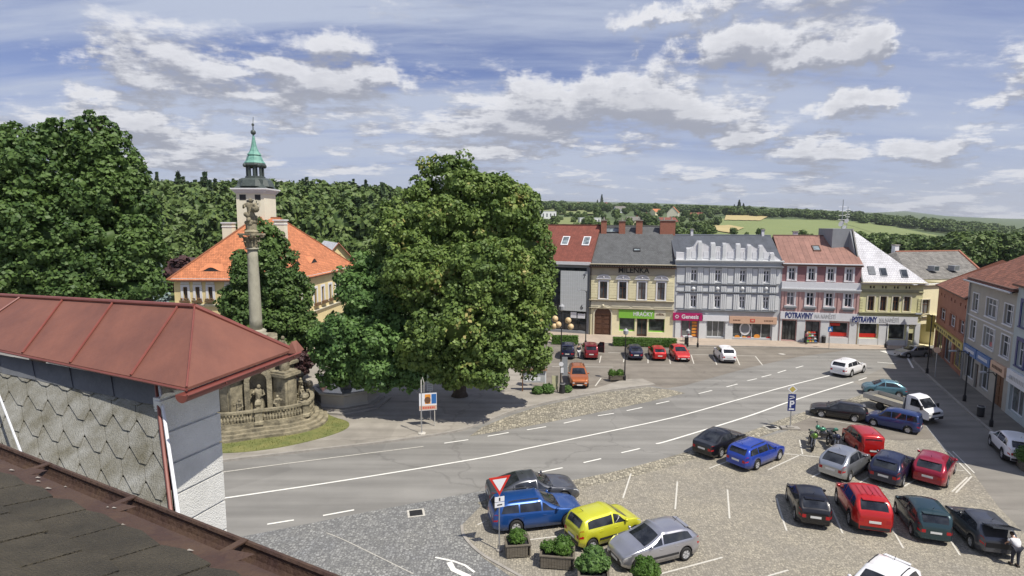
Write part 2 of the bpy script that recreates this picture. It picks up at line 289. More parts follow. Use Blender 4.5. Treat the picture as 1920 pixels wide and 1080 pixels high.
# ------------------------------------------------------------------ mesh helpers
SPLIT = {'pilaster': 1, 'wall_panel': 1, 'rustication': 1, 'parapet_pilaster': 1, 'parapet_panel': 1, 'shop_pier': 1, 'quoins': 1, 'window_apron': 1, 'medallion': 1, 'tower_opening': 1, 'window_banner': 1, 'window_pictures': 1}
class MB:
    """Collects shapes; build() links them as one mesh object."""
    def __init__(s): s.v = []; s.f = []; s.m = []; s.uv = {}
    def add(s, vs, fs, mi=0, uvs=None):
        o = len(s.v); s.v.extend([tuple(v) for v in vs])
        for k, f in enumerate(fs):
            s.f.append(tuple(o + i for i in f)); s.m.append(mi)
            if uvs is not None: s.uv[len(s.f) - 1] = uvs[k]
        return s
    def box(s, x0, x1, y0, y1, z0, z1, mi=0):
        vs = [(x0, y0, z0), (x1, y0, z0), (x1, y1, z0), (x0, y1, z0), (x0, y0, z1), (x1, y0, z1), (x1, y1, z1), (x0, y1, z1)]
        return s.add(vs, [(0, 3, 2, 1), (4, 5, 6, 7), (0, 1, 5, 4), (1, 2, 6, 5), (2, 3, 7, 6), (3, 0, 4, 7)], mi)
    def quad(s, a, b, c, d, mi=0): return s.add([a, b, c, d], [(0, 1, 2, 3)], mi)
    def prism(s, pts, z0, z1, mi=0, top=True, bottom=True):
        n = len(pts); vs = [(p[0], p[1], z0) for p in pts] + [(p[0], p[1], z1) for p in pts]
        fs = [(i, (i + 1) % n, n + (i + 1) % n, n + i) for i in range(n)]
        if top: fs.append(tuple(range(n, 2 * n)))
        if bottom: fs.append(tuple(range(n - 1, -1, -1)))
        return s.add(vs, fs, mi)
    def tube(s, pts, r, n=8, mi=0, cap=True):
        pts = [Vector(p) for p in pts]; rs = r if isinstance(r, (list, tuple)) else [r] * len(pts)
        vs = []; up = Vector((0, 0, 1))
        for i, p in enumerate(pts):
            d = (pts[min(i + 1, len(pts) - 1)] - pts[max(i - 1, 0)]).normalized()
            a = d.cross(up if abs(d.z) < .95 else Vector((1, 0, 0))).normalized(); b = d.cross(a)
            for k in range(n):
                t = 2 * math.pi * k / n; vs.append(p + (a * math.cos(t) + b * math.sin(t)) * rs[i])
        fs = [(i * n + k, i * n + (k + 1) % n, (i + 1) * n + (k + 1) % n, (i + 1) * n + k) for i in range(len(pts) - 1) for k in range(n)]
        if cap: fs += [tuple(range(n - 1, -1, -1)), tuple((len(pts) - 1) * n + k for k in range(n))]
        return s.add(vs, fs, mi)
    def lathe(s, prof, n=16, c=(0, 0, 0), mi=0, sx=1, sy=1, rot=0, caps=True):
        vs = []
        for r, z in prof:
            for k in range(n):
                t = 2 * math.pi * k / n + rot; vs.append((c[0] + math.cos(t) * r * sx, c[1] + math.sin(t) * r * sy, c[2] + z))
        fs = [(i * n + k, i * n + (k + 1) % n, (i + 1) * n + (k + 1) % n, (i + 1) * n + k) for i in range(len(prof) - 1) for k in range(n)]
        if caps: fs += [tuple(range(n - 1, -1, -1)), tuple((len(prof) - 1) * n + k for k in range(n))]
        return s.add(vs, fs, mi)
    def ball(s, c, r, n=10, mi=0, sz=1.0):
        prof = [(max(.001, r * math.sin(math.pi * i / n)), -r * sz * math.cos(math.pi * i / n)) for i in range(n + 1)]
        return s.lathe(prof, n + 2, c, mi)
    def build(s, name, mats, parent=None, smooth=False, tag=None):
        if parent is not None and name in SPLIT: return s.build_split(name, mats, parent, smooth)
        return s.build_one(name, mats, parent, smooth)
    def build_split(s, name, mats, parent, smooth):
        """pieces standing apart along the front become parts of their own"""
        iv = sorted([min(s.v[i][0] for i in f), max(s.v[i][0] for i in f), k] for k, f in enumerate(s.f)); groups = []; end = -1e9
        for a, c, k in iv:
            if a > end + .01: groups.append([])
            groups[-1].append(k); end = max(end, c) if a <= end + .01 else c
        o = None
        for g in groups:
            m = MB()
            for k in g: m.add([s.v[i] for i in s.f[k]], [tuple(range(len(s.f[k])))], s.m[k])
            o = m.build_one(name, mats, parent, smooth)
        return o
    def build_one(s, name, mats, parent=None, smooth=False, tag=None):
        me = bpy.data.meshes.new(name); me.from_pydata(s.v, [], s.f)
        for m in (mats if isinstance(mats, (list, tuple)) else [mats]): me.materials.append(M[m] if isinstance(m, str) else m)
        me.polygons.foreach_set('material_index', s.m)
        if s.uv:
            ul = me.uv_layers.new(name='UVMap')
            for fi, uvs in s.uv.items():
                p = me.polygons[fi]
                for k, li in enumerate(p.loop_indices): ul.data[li].uv = uvs[k]
        if smooth: me.shade_smooth()
        me.update()
        o = bpy.data.objects.new(name, me); C.objects.link(o)
        if parent: o.parent = parent
        return o
def tag(o, label=None, cat=None, group=None, kind=None):
    if label: o['label'] = label
    if cat: o['category'] = cat
    if group: o['group'] = group
    if kind: o['kind'] = kind
    return o
def thing(name, label, cat, loc=(0, 0, 0), rz=0.0, group=None):
    o = bpy.data.objects.new(name, None); C.objects.link(o); o.empty_display_size = .3
    o.location = loc; o.rotation_euler = (0, 0, rz)
    return tag(o, label, cat, group)
def structure(o): o['kind'] = 'structure'; return o
def kids(o): return [c for c in bpy.data.objects if c.parent == o]
def copy_tree(o, loc=None, rz=None, label=None, parent=None, sc=None):
    c = o.copy(); C.objects.link(c)
    if parent: c.parent = parent
    if loc is not None: c.location = loc
    if rz is not None: c.rotation_euler = (0, 0, rz)
    if sc is not None: c.scale = (sc, sc, sc)
    if label: c['label'] = label
    for k in kids(o): copy_tree(k, parent=c)
    return c
def text_mesh(body, size, name, material, parent, loc, rot, width=None, extrude=.015, bold=0.0, align='CENTER', shear=0.0):
    cu = bpy.data.curves.new(name, 'FONT'); cu.body = body; cu.size = size; cu.extrude = extrude; cu.offset = bold; cu.shear = shear
    cu.align_x = align; cu.align_y = 'CENTER'; cu.resolution_u = 3
    t = bpy.data.objects.new(name, cu); C.objects.link(t)
    dg = bpy.context.evaluated_depsgraph_get(); me = bpy.data.meshes.new_from_object(t.evaluated_get(dg))
    bpy.data.objects.remove(t); bpy.data.curves.remove(cu)
    me.materials.clear(); me.materials.append(M[material] if isinstance(material, str) else material)
    o = bpy.data.objects.new(name, me); C.objects.link(o); o.parent = parent; o.location = loc; o.rotation_euler = rot
    if width:
        xs = [v.co.x for v in me.vertices]; w = max(xs) - min(xs); k = width / w
        for v in me.vertices: v.co.x *= k
    return o
# ------------------------------------------------------------------ terrain
_TU = [-600, 250, 400, 560, 720, 850, 1000, 1200, 1400, 1600, 1690, 1800, 1950, 2400]
_TY = [100, 125, 200, 300, 450, 700, 1000, 1600, 2600, 4500, 9000]
_R = {
 -600: [580, 545, 425, 396, 388, 394, 398, 400, 400, 398, 400],
  250: [580, 545, 425, 392, 382, 392, 398, 400, 400, 398, 400],
  400: [580, 545, 430, 396, 386, 392, 398, 400, 400, 398, 400],
  560: [580, 545, 430, 392, 384, 390, 396, 398, 398, 396, 400],
  720: [580, 545, 445, 402, 396, 394, 396, 394, 390, 386, 398],
  850: [580, 545, 470, 430, 412, 402, 396, 388, 384, 380, 394],
 1000: [580, 545, 478, 446, 425, 408, 397, 389, 384, 378, 392],
 1200: [580, 545, 485, 452, 432, 412, 402, 394, 389, 382, 394],
 1400: [580, 545, 490, 460, 444, 424, 406, 400, 396, 388, 398],
 1600: [580, 545, 495, 468, 456, 440, 418, 408, 404, 399, 402],
 1690: [580, 546, 497, 473, 461, 446, 425, 414, 409, 402, 397],
 1800: [580, 548, 500, 478, 466, 452, 434, 422, 416, 408, 410],
 1950: [580, 550, 505, 485, 474, 462, 448, 436, 426, 414, 412],
 2400: [580, 550, 505, 485, 474, 462, 448, 436, 426, 414, 412]}
_T = np.array([_R[u] for u in _TU], float); _LY = np.log(_TY)
def TZ(x, y):
    if y < 90: return -0.06
    u = min(2399, max(-599, 960 + CF * x / y)); ly = min(_LY[-1] - 1e-6, max(_LY[0], math.log(y)))
    i = min(len(_TU) - 2, max(0, int(np.searchsorted(_TU, u)) - 1)); j = min(len(_TY) - 2, max(0, int(np.searchsorted(_LY, ly)) - 1))
    a = (u - _TU[i]) / (_TU[i + 1] - _TU[i]); b = (ly - _LY[j]) / (_LY[j + 1] - _LY[j])
    r = (_T[i, j] * (1 - a) + _T[i + 1, j] * a) * (1 - b) + (_T[i, j + 1] * (1 - a) + _T[i + 1, j + 1] * a) * b
    z = CH - (r - 417.5 - (u - 960) * .0043) / CF * y
    w = min(1, max(0, (y - 90) / 20)); w = w * w * (3 - 2 * w)
    return -0.06 * (1 - w) + z * w
def TERR(u, v, y0=110.0):
    """where the line of sight through (u, v) meets the terrain"""
    d = ray(u, v); y = y0
    while y < 9000:
        p = Vector((d.x / d.y * y, y, CH + d.z / d.y * y))
        if p.z <= TZ(p.x, p.y): return Vector((p.x, p.y, TZ(p.x, p.y)))
        y *= 1.012
    return Vector((d.x / d.y * 8000, 8000, TZ(d.x / d.y * 8000, 8000)))
def build_terrain():
    ys = sorted(set([-500, -200, 0, 40, 70, 90, 93, 97, 100, 104, 110, 117] + _TY + [round(110 * 1.06 ** k, 1) for k in range(76)]))
    ts = sorted(set([round((u - 960) / CF, 4) for u in _TU] + [k * .05 for k in range(-44, 45)]))
    b = MB(); nx = len(ts)
    vs = []
    for y in ys:
        for t in ts:
            x = t * max(y, 250); vs.append((x, y, TZ(x, y)))
    fs = [(j * nx + i, j * nx + i + 1, (j + 1) * nx + i + 1, (j + 1) * nx + i) for j in range(len(ys) - 1) for i in range(nx - 1)]
    b.add(vs, fs); structure(b.build('terrain', 'terrain', smooth=True))
build_terrain()

def px(pts, z=0.0): return [G(u, v, z) for u, v in pts]
def sheet(name, pts, z, material):
    b = MB(); b.add([(p.x, p.y, z) for p in px(pts)], [tuple(range(len(pts)))])
    o = b.build(name, material); me = o.data
    if me.polygons[0].normal.z < 0: me.flip_normals()
    return structure(o)
def smooth_line(pts, n=6):
    """Catmull-Rom through world points"""
    out = []
    P = [pts[0]] + list(pts) + [pts[-1]]
    for i in range(1, len(P) - 2):
        a, b, c, d = P[i - 1], P[i], P[i + 1], P[i + 2]
        for k in range(n):
            t = k / n
            out.append(0.5 * ((2 * b) + (c - a) * t + (2 * a - 5 * b + 4 * c - d) * t * t + (3 * b - a - 3 * c + d) * t ** 3))
    out.append(pts[-1]); return out
def strip(b, pts, w, z0, z1=None):
    """a flat band (or a kerb with height) along world points"""
    n = len(pts); L_, R_ = [], []
    for i, p in enumerate(pts):
        d = (pts[min(i + 1, n - 1)] - pts[max(i - 1, 0)]); d.z = 0; d.normalize(); s = Vector((-d.y, d.x, 0)) * w / 2
        L_.append(p + s); R_.append(p - s)
    zt = z0 if z1 is None else z1
    vs = [(p.x, p.y, zt) for p in L_] + [(p.x, p.y, zt) for p in R_]
    fs = [(n + i, n + i + 1, i + 1, i) for i in range(n - 1)]
    b.add(vs, fs)
    if z1 is not None:
        for S_ in (L_, R_):
            vs = [(p.x, p.y, z0) for p in S_] + [(p.x, p.y, zt) for p in S_]
            b.add(vs, [(i, i + 1, n + i + 1, n + i) for i in range(n - 1)])
        for e in (0, -1):
            a, c = L_[e], R_[e]; b.add([(a.x, a.y, z0), (c.x, c.y, z0), (c.x, c.y, zt), (a.x, a.y, zt)], [(0, 1, 2, 3)])
    return b

# paving: one big sheet of road asphalt, the rest laid on it
b = MB(); b.add([(-75, -30, -.02), (95, -30, -.02), (95, 92, -.02), (-75, 92, -.02)], [(0, 1, 2, 3)]); structure(b.build('road', 'asphalt'))
sheet('side_road', [(1600, 716), (1700, 668), (1722, 680), (1789, 745), (1855, 803), (1920, 860), (2080, 1010), (2150, 1200), (2020, 1200), (1960, 1040), (1872, 950), (1825, 887), (1778, 846), (1736, 798), (1690, 765)], -.012, 'side_asphalt')
sheet('far_parking_ground', [(1010, 640), (1140, 645), (1310, 649), (1480, 652), (1600, 655), (1500, 668), (1400, 690), (1285, 722), (1250, 728), (1215, 722), (1190, 714), (1120, 730), (1060, 748), (1000, 740), (960, 700)], -.010, 'lot_asphalt')
LOT = [(865, 985), (905, 945), (1000, 925), (1090, 903), (1260, 865), (1400, 828), (1480, 806), (1540, 770), (1640, 735), (1690, 765), (1736, 798), (1778, 846), (1825, 887), (1872, 950), (1960, 1040), (2020, 1200), (1100, 1240), (1000, 1110), (905, 1045), (872, 1010)]
sheet('parking_ground', LOT, -.008, 'cobble')
sheet('cobbled_lane', [(420, 1012), (560, 985), (700, 957), (865, 927), (905, 920), (960, 918), (905, 945), (868, 985), (872, 1010), (905, 1045), (1000, 1110), (1100, 1240), (200, 1400), (150, 1100)], -.014, 'cobble_grey')
sheet('asphalt_band', [(1440, 806), (1520, 782), (1600, 762), (1690, 765), (1736, 798), (1752, 822), (1690, 826), (1640, 822), (1560, 812), (1480, 806)], -.004, 'lot_asphalt')
sheet('sett_verge', [(880, 818), (905, 800), (960, 778), (1010, 762), (1060, 751), (1130, 736), (1215, 725), (1260, 731), (1285, 737), (1220, 752), (1120, 773), (1000, 797), (930, 809)], -.012, 'cobble_strip')
b = MB(); strip(b, smooth_line(px([(905, 950), (960, 933), (1060, 912), (1180, 886), (1300, 852), (1420, 812), (1500, 782), (1600, 752), (1650, 735)])), 1.15, -.002); structure(b.build('sett_gutter', 'cobble_strip'))

# raised pavements with kerb stones
def island(name, front, back, material, z=0.12, kerb=0.2):
    F = smooth_line(px(front)); Bk = px(back)
    pts = F + Bk
    b = MB(); b.prism([(p.x, p.y) for p in pts], -.05, z, bottom=False); o = b.build(name, material); structure(o)
    k = MB(); strip(k, F, kerb, -.05, z + .006); structure(k.build('kerb', 'kerb'))
    return o
island('park_pavement', [(300, 882), (410, 866), (560, 848), (700, 832), (790, 820), (860, 808), (905, 793), (960, 772), (1010, 759), (1060, 748), (1130, 735), (1185, 727), (1228, 722)], [(1205, 712), (1170, 713), (1120, 729), (1040, 738), (1000, 725), (960, 690), (700, 640), (640, 590), (100, 610), (100, 750)], 'path')
island('shop_pavement', [(1000, 646), (1140, 645), (1310, 649), (1480, 652), (1600, 656), (1684, 656)], [(1712, 642), (1760, 632), (1735, 610), (1400, 600), (1000, 606)], 'path_warm')
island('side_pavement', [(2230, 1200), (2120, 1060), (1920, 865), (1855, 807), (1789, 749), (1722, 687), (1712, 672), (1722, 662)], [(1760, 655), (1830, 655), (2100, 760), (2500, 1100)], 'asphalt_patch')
# lawn round the column and grass under the trees
lw = [(-25.6, 40.6), (-23.5, 38.7), (-20.6, 38.0), (-17.6, 38.6), (-15.0, 40.2), (-13.1, 42.4), (-13.2, 44.2), (-15.2, 45.8), (-18, 49), (-22, 51), (-27, 50), (-29, 45)]
lp = smooth_line([Vector((x, y, 0)) for x, y in lw] + [Vector((-25.6, 40.6, 0))], 5)[:-1]
b = MB(); b.prism([(p.x, p.y) for p in lp], .1, .16, bottom=False); structure(b.build('lawn', 'grass'))
sheet('shaded_ground', [(610, 742), (700, 780), (800, 787), (870, 782), (940, 752), (990, 728), (980, 690), (900, 660), (700, 650), (600, 700)], .0, 'path')
for o in [o for o in C.objects if o.name == 'shaded_ground']:
    for v in o.data.vertices: v.co.z = .124
b = MB(); b.add([(p.x, p.y, .13) for p in px([(560, 690), (600, 665), (680, 650), (640, 610), (590, 620), (500, 660), (520, 700)], .12)], [tuple(range(7))]); structure(b.build('park_path', 'path_warm'))

# worn grass tufts on the lawn: one uncountable mass
def tufts(name, label, pts_fn, n, h, material, seed=3, w=.02):
    rng = np.random.RandomState(seed); vs = []; fs = []
    for i in range(n):
        p = pts_fn(rng)
        if p is None: continue
        a = rng.rand() * 6.28; hh = h * (.5 + rng.rand()); dx, dy = math.cos(a) * w, math.sin(a) * w; lx, ly = (rng.rand(2) - .5) * h
        o = len(vs); vs += [(p[0] - dx, p[1] - dy, p[2]), (p[0] + dx, p[1] + dy, p[2]), (p[0] + lx, p[1] + ly, p[2] + hh)]; fs.append((o, o + 1, o + 2))
    b = MB(); b.add(vs, fs); o = b.build(name, material); return tag(o, label, 'grass', kind='stuff')
def in_poly(x, y, P):
    c = False; n = len(P)
    for i in range(n):
        a, d = P[i], P[(i + 1) % n]
        if (a[1] > y) != (d[1] > y) and x < (d[0] - a[0]) * (y - a[1]) / (d[1] - a[1]) + a[0]: c = not c
    return c
M['blade'] = leafmat('grass_blades', (.06, .09, .02), (.22, .22, .07), (.38, .32, .12))
def lawn_pt(r):
    x, y = -30 + r.rand() * 18, 37 + r.rand() * 15
    return (x, y, .15) if in_poly(x, y, [(p.x, p.y) for p in lp]) and not (-28 < x < -15 and 41.5 < y < 50) else None
tufts('lawn_grass', 'short dry grass growing round the stone column monument', lawn_pt, 9000, .09, 'blade', w=.03)

# road markings
def dash(pairs, w, name, material='white_paint'):
    b = MB()
    for pr in pairs: strip(b, smooth_line(px(pr)) if len(pr) > 2 else px(pr), w, .004)
    return structure(b.build(name, material))
dash([[(400, 937), (421, 934), (650, 900), (900, 859), (992, 840), (1100, 817.5), (1260, 783.3), (1371, 753), (1480, 723), (1560, 703)]], .16, 'road_marking_centre')
dash([[(1230, 832), (1260, 824.5), (1398, 782), (1490, 750), (1600, 716)]], .17, 'road_marking_edge')
dash([[(405, 887), (500, 874), (640, 856), (794, 837)]], .12, 'road_marking_bay', 'worn_paint')
dash([[(833, 831), (878, 824.5)], [(914, 818), (954, 811)], [(988, 806), (1024, 800)], [(1057, 793.6), (1089, 786.5)], [(1121, 779.5), (1151, 775)], [(1175, 770), (1204, 764)], [(1230, 757.5), (1255, 752)], [(1310, 738), (1335, 732)], [(1362, 725.5), (1383, 720)], [(1401, 714), (1419, 710)], [(1428, 707), (1446, 702.5)], [(1458, 699), (1474, 694)], [(1492, 690), (1506, 686)]], .14, 'road_marking_far_dashes')
dash([[(501, 983), (551, 975)], [(605.5, 966.7), (664, 956)], [(1010, 886), (1055, 877)], [(1094, 867.5), (1127, 860)], [(1165, 849), (1200, 841)], [(1610, 713), (1625, 708)]], .14, 'road_marking_near_dashes')
dash([[(1168, 934), (1183, 888)], [(1266, 955), (1270, 903)], [(1368, 972), (1364, 918)], [(1456, 934), (1464, 962), (1475, 995)], [(1559, 952), (1580, 1000)], [(1666, 980), (1694, 1028)], [(1775, 1002), (1800, 1041)], [(1872, 1015), (1902, 1048)],
      [(1440, 881), (1502, 852)], [(1467, 850), (1555, 859)], [(1505, 852), (1499, 825)], [(1522, 895), (1550, 880)], [(1612, 905), (1650, 882)], [(1695, 912), (1720, 897)], [(1630, 867), (1661, 870)], [(1715, 874), (1737, 876)], [(1790, 881), (1807, 882.5)],
      [(1651, 841), (1662, 861)], [(1721, 841), (1739, 866)], [(1777.5, 846), (1820, 890)], [(1786, 846), (1827, 887)], [(1822, 893), (1792, 924)], [(1814, 895), (1785, 922)], [(1520, 782), (1628, 800)], [(1736, 798), (1775, 847)],
      [(992, 1012), (1067, 1003)], [(895, 984), (908, 978)], [(1235, 1077), (1340, 1049), (1355, 1045)], [(1440, 1080), (1478, 1069)], [(1330, 878), (1372, 862)]], .095, 'parking_bay_lines', 'bay_paint')
dash([[(1140, 661), (1280, 664), (1415, 667.5)], [(1124, 680), (1127, 667)], [(1169, 679), (1172, 663)], [(1215, 681), (1215, 664)], [(1257, 682), (1254, 665)], [(1301, 682), (1296, 666)], [(1344, 684), (1337, 667)], [(1387, 684.5), (1380, 668)], [(1430, 685), (1416, 667.5)], [(1116, 724), (1127, 709)], [(1035, 687), (1150, 688.5)]], .12, 'far_bay_lines', 'bay_paint')
dash([[(612, 999), (640, 1010), (690, 1034), (775, 1076)]], .05, 'lane_seam', 'worn_paint')
b = MB()
for k in range(5):
    x0 = 1662 + k * 1.0; strip(b, px([(1652 + k * 6, 659 + k * 2.0), (1692 + k * 6, 657.5 + k * 2.0)]), .5, .004)
structure(b.build('zebra_crossing', 'white_paint'))
dash([[(1645, 679), (1680, 682)], [(1700, 668), (1712, 690)]], .2, 'stop_line')
# turning arrow on the grey setts: stem and head
b = MB()
strip(b, px([(816, 1045), (850, 1052), (872, 1060), (890, 1073)]), .12, .004); strip(b, px([(842, 1054), (850, 1068), (880, 1082)]), .28, .0045); structure(b.build('turn_arrow', 'white_paint'))
# white edge stones along the lot's rounded corner
b = MB(); strip(b, smooth_line(px([(866, 985), (868, 1000), (880, 1018), (905, 1040), (950, 1066), (1000, 1095), (1060, 1140)])), .16, -.006, .03); structure(b.build('lot_edge', 'kerb'))
# drain grates
for (u, v, lab) in ((780, 962, 'dark iron drain grate in a pale frame beside the grey setts'), (1446, 801, 'dark drain grate in the sett gutter beside the parking sign'), (1388, 0, None), (1466, 664, 'round pale manhole cover on the far parking lot')):
    if not lab: continue
    p = G(u, v); t = thing('drain_cover', lab, 'drain cover', (p.x, p.y, .002), .25)
    b = MB()
    if 'round' in lab: b.lathe([(.45, 0), (.45, .012), (.40, .016)], 20); b.build('cover', 'kerb', t); c = MB(); c.lathe([(.3, .016), (.3, .02)], 16); c.build('grate', 'worn_paint', t); continue
    b.box(-.48, .48, -.42, .42, 0, .012); b.build('frame', 'worn_paint', t)
    c = MB(); c.box(-.36, .36, -.31, .31, .012, .018)
    for k in range(7): c.box(-.34 + k * .1, -.30 + k * .1, -.30, .30, .018, .026)
    c.build('grate', 'dark', t)

# ------------------------------------------------------------------ fields and far country
M['field_green'] = mat('field_green', (.20, .235, .085), .95, .1, .012, col2=(.14, .18, .06), stretch=(1, 6, 1))
M['field_wheat'] = mat('field_wheat', (.44, .36, .17), .95, .1, .02, col2=(.36, .29, .13))
M['field_pale'] = mat('field_pale', (.20, .23, .085), .95, .1, .012, col2=(.15, .18, .06))
def patch(name, quad, material, lift=1.2, nx=24, ny=10):
    b = MB(); vs = []
    for j in range(ny + 1):
        for i in range(nx + 1):
            a, c = i / nx, j / ny
            u = (quad[0][0] * (1 - a) + quad[1][0] * a) * (1 - c) + (quad[3][0] * (1 - a) + quad[2][0] * a) * c
            v = (quad[0][1] * (1 - a) + quad[1][1] * a) * (1 - c) + (quad[3][1] * (1 - a) + quad[2][1] * a) * c
            p = TERR(u, v); vs.append((p.x, p.y, TZ(p.x, p.y) + lift))
    b.add(vs, [(j * (nx + 1) + i, j * (nx + 1) + i + 1, (j + 1) * (nx + 1) + i + 1, (j + 1) * (nx + 1) + i) for j in range(ny) for i in range(nx)])
    o = b.build(name, material, smooth=True); return structure(o)
# ------------------------------------------------------------------ building kit
class Face:
    """vertical plane over the ground line from L to R (pixels or points): s along it, z up, y into the building"""
    def __init__(s, L_, R_):
        s.a = L_ if isinstance(L_, Vector) else G(*L_); s.b = R_ if isinstance(R_, Vector) else G(*R_)
        d = s.b - s.a; d.z = 0; s.w = d.length; s.d = d.normalized(); s.n = Vector((s.d.y, -s.d.x, 0)); s.rz = math.atan2(s.d.y, s.d.x)
    def at(s, u, v, off=0.0):
        r = ray(u, v); o = Vector((0, 0, CH)); a = s.a + s.n * off; t = (a - o).dot(s.n) / r.dot(s.n); p = o + r * t
        return (p - s.a).dot(s.d), p.z
    def box(s, u0, v0, u1, v1, off=0.0):
        p = s.at(u0, v0, off); q = s.at(u1, v0, off); c = s.at(u0, v1, off); e = s.at(u1, v1, off)
        return (p[0] + c[0]) / 2, (q[0] + e[0]) / 2, (c[1] + e[1]) / 2, (p[1] + q[1]) / 2
def wall(name, w, z0, z1, openings, material, parent, depth=.28, y=0.0, s0=0.0, rev=None, th=.3):
    """a wall at local y facing -y with rectangular openings (s0, s1, z0, z1) and their reveals"""
    b = MB(); xs = sorted(set([s0, w] + [c for o in openings for c in o[:2]])); zs = sorted(set([z0, z1] + [c for o in openings for c in o[2:4]]))
    xs = [x for x in xs if s0 <= x <= w]; zs = [z for z in zs if z0 <= z <= z1]
    for i in range(len(xs) - 1):
        for j in range(len(zs) - 1):
            cx, cz = (xs[i] + xs[i + 1]) / 2, (zs[j] + zs[j + 1]) / 2
            if any(o[0] < cx < o[1] and o[2] < cz < o[3] for o in openings): continue
            b.quad((xs[i], y, zs[j]), (xs[i + 1], y, zs[j]), (xs[i + 1], y, zs[j + 1]), (xs[i], y, zs[j + 1]))
    for o in openings:
        a, c, e, f = o[:4]; yy = y + depth; mi = 1 if rev else 0
        b.quad((a, y, e), (a, yy, e), (c, yy, e), (c, y, e), mi); b.quad((a, y, f), (c, y, f), (c, yy, f), (a, yy, f), mi)
        b.quad((a, y, e), (a, y, f), (a, yy, f), (a, yy, e), mi); b.quad((c, y, e), (c, yy, e), (c, yy, f), (c, y, f), mi)
    return b.build(name, [material] + ([rev] if rev else []), parent)
def window(root, o, frame='frame_white', glass='glass', y=.16, bars=(1, 1), fw=.07, surround=None, sw=.14, sill=True, proud=.06, name='window', label=None):
    a, c, e, f = o[:4]; b = MB()
    b.box(a, a + fw, y, y + .07, e, f); b.box(c - fw, c, y, y + .07, e, f); b.box(a + fw, c - fw, y, y + .07, e, e + fw); b.box(a + fw, c - fw, y, y + .07, f - fw, f)
    for k in range(bars[0]):
        x = a + (c - a) * (k + 1) / (bars[0] + 1); b.box(x - fw * .6, x + fw * .6, y - .004, y + .06, e + fw, f - fw)
    if bars[1]:
        zz = e + (f - e) * .66; b.box(a + fw, c - fw, y - .008, y + .055, zz - fw * .5, zz + fw * .5)
    wn = b.build(name, frame, root)
    if label: wn['label'] = label
    g = MB(); g.quad((a + fw, y + .04, e + fw), (c - fw, y + .04, e + fw), (c - fw, y + .04, f - fw), (a + fw, y + .04, f - fw)); g.build('pane', glass, wn)
    if surround:
        s = MB(); s.box(a - sw, a - .002, -proud, .03, e - sw * .3, f + sw); s.box(c + .002, c + sw, -proud, .03, e - sw * .3, f + sw); s.box(a - .002, c + .002, -proud, .03, f + .002, f + sw); s.build('surround', surround, wn)
    if sill:
        s = MB(); s.box(a - sw * 1.1, c + sw * 1.1, -proud - .06, .02, e - .12, e - .003); s.build('sill', surround or frame, wn)
    return wn
def roofquad(b, pts, mi=0, s=1.0):
    """one roof slope with its own UV in metres (u along the eave, v up the slope)"""
    P = [Vector(p) for p in pts]; u = (P[1] - P[0]).normalized(); n = u.cross(P[-1] - P[0]).normalized(); v = n.cross(u)
    b.add(P, [tuple(range(len(P)))], mi, [[((p - P[0]).dot(u) * s, (p - P[0]).dot(v) * s) for p in P]])
def gable_roof(name, w, d, z0, zr, material, parent, ov=.35, eave=.12, ridge=.5, x0=0.0, hipL=0, hipR=0, side=None, backz=None):
    """roof over a facade w wide, d deep, eaves at z0, ridge at zr"""
    b = MB(); ym = d * ridge; sl = (zr - z0) / ym; zf = z0 - sl * ov
    A, B = (x0 - eave, -ov, zf), (w + eave, -ov, zf); R0, R1 = (x0 - eave + hipL, ym, zr), (w + eave - hipR, ym, zr)
    zb = backz if backz is not None else zf
    Cc, D = (w + eave, d + ov, zb), (x0 - eave, d + ov, zb)
    roofquad(b, [A, B, R1, R0]); roofquad(b, [Cc, D, R0, R1])
    roofquad(b, [D, A, R0]) if hipL else b.add([A, D, R0], [(0, 1, 2)], 1, [[(0, 0)] * 3])
    roofquad(b, [B, Cc, R1]) if hipR else b.add([B, Cc, R1], [(0, 1, 2)], 1, [[(0, 0)] * 3])
    t = .16
    b.add([A, B, (B[0], B[1], B[2] - t), (A[0], A[1], A[2] - t)], [(0, 3, 2, 1)], 1, [[(0, 0)] * 4])
    b.add([(A[0], A[1], A[2] - t), (B[0], B[1], B[2] - t), (w + eave, .4, z0 - .02), (x0 - eave, .4, z0 - .02)], [(0, 3, 2, 1)], 1, [[(0, 0)] * 4])
    o = b.build(name, [material, side or 'frame_brown'], parent)
    c = MB(); c.tube([R0, R1], .13, 6); c.build('ridge_cap', material, o)
    return o
def chimney(root, x, y, zb, w, d, h, material='brickred', cap='kerb', pots=0, label=None):
    b = MB(); b.box(x - w / 2, x + w / 2, y - d / 2, y + d / 2, zb, zb + h); o = b.build('chimney', material, root)
    c = MB(); c.box(x - w / 2 - .1, x + w / 2 + .1, y - d / 2 - .1, y + d / 2 + .1, zb + h, zb + h + .14)
    for k in range(pots): c.lathe([(.11, 0), (.09, .35)], 8, (x - w / 2 + w * (k + .5) / pots, y, zb + h + .14))
    c.build('chimney_cap', cap, o)
    if label: o['label'] = label
    return o
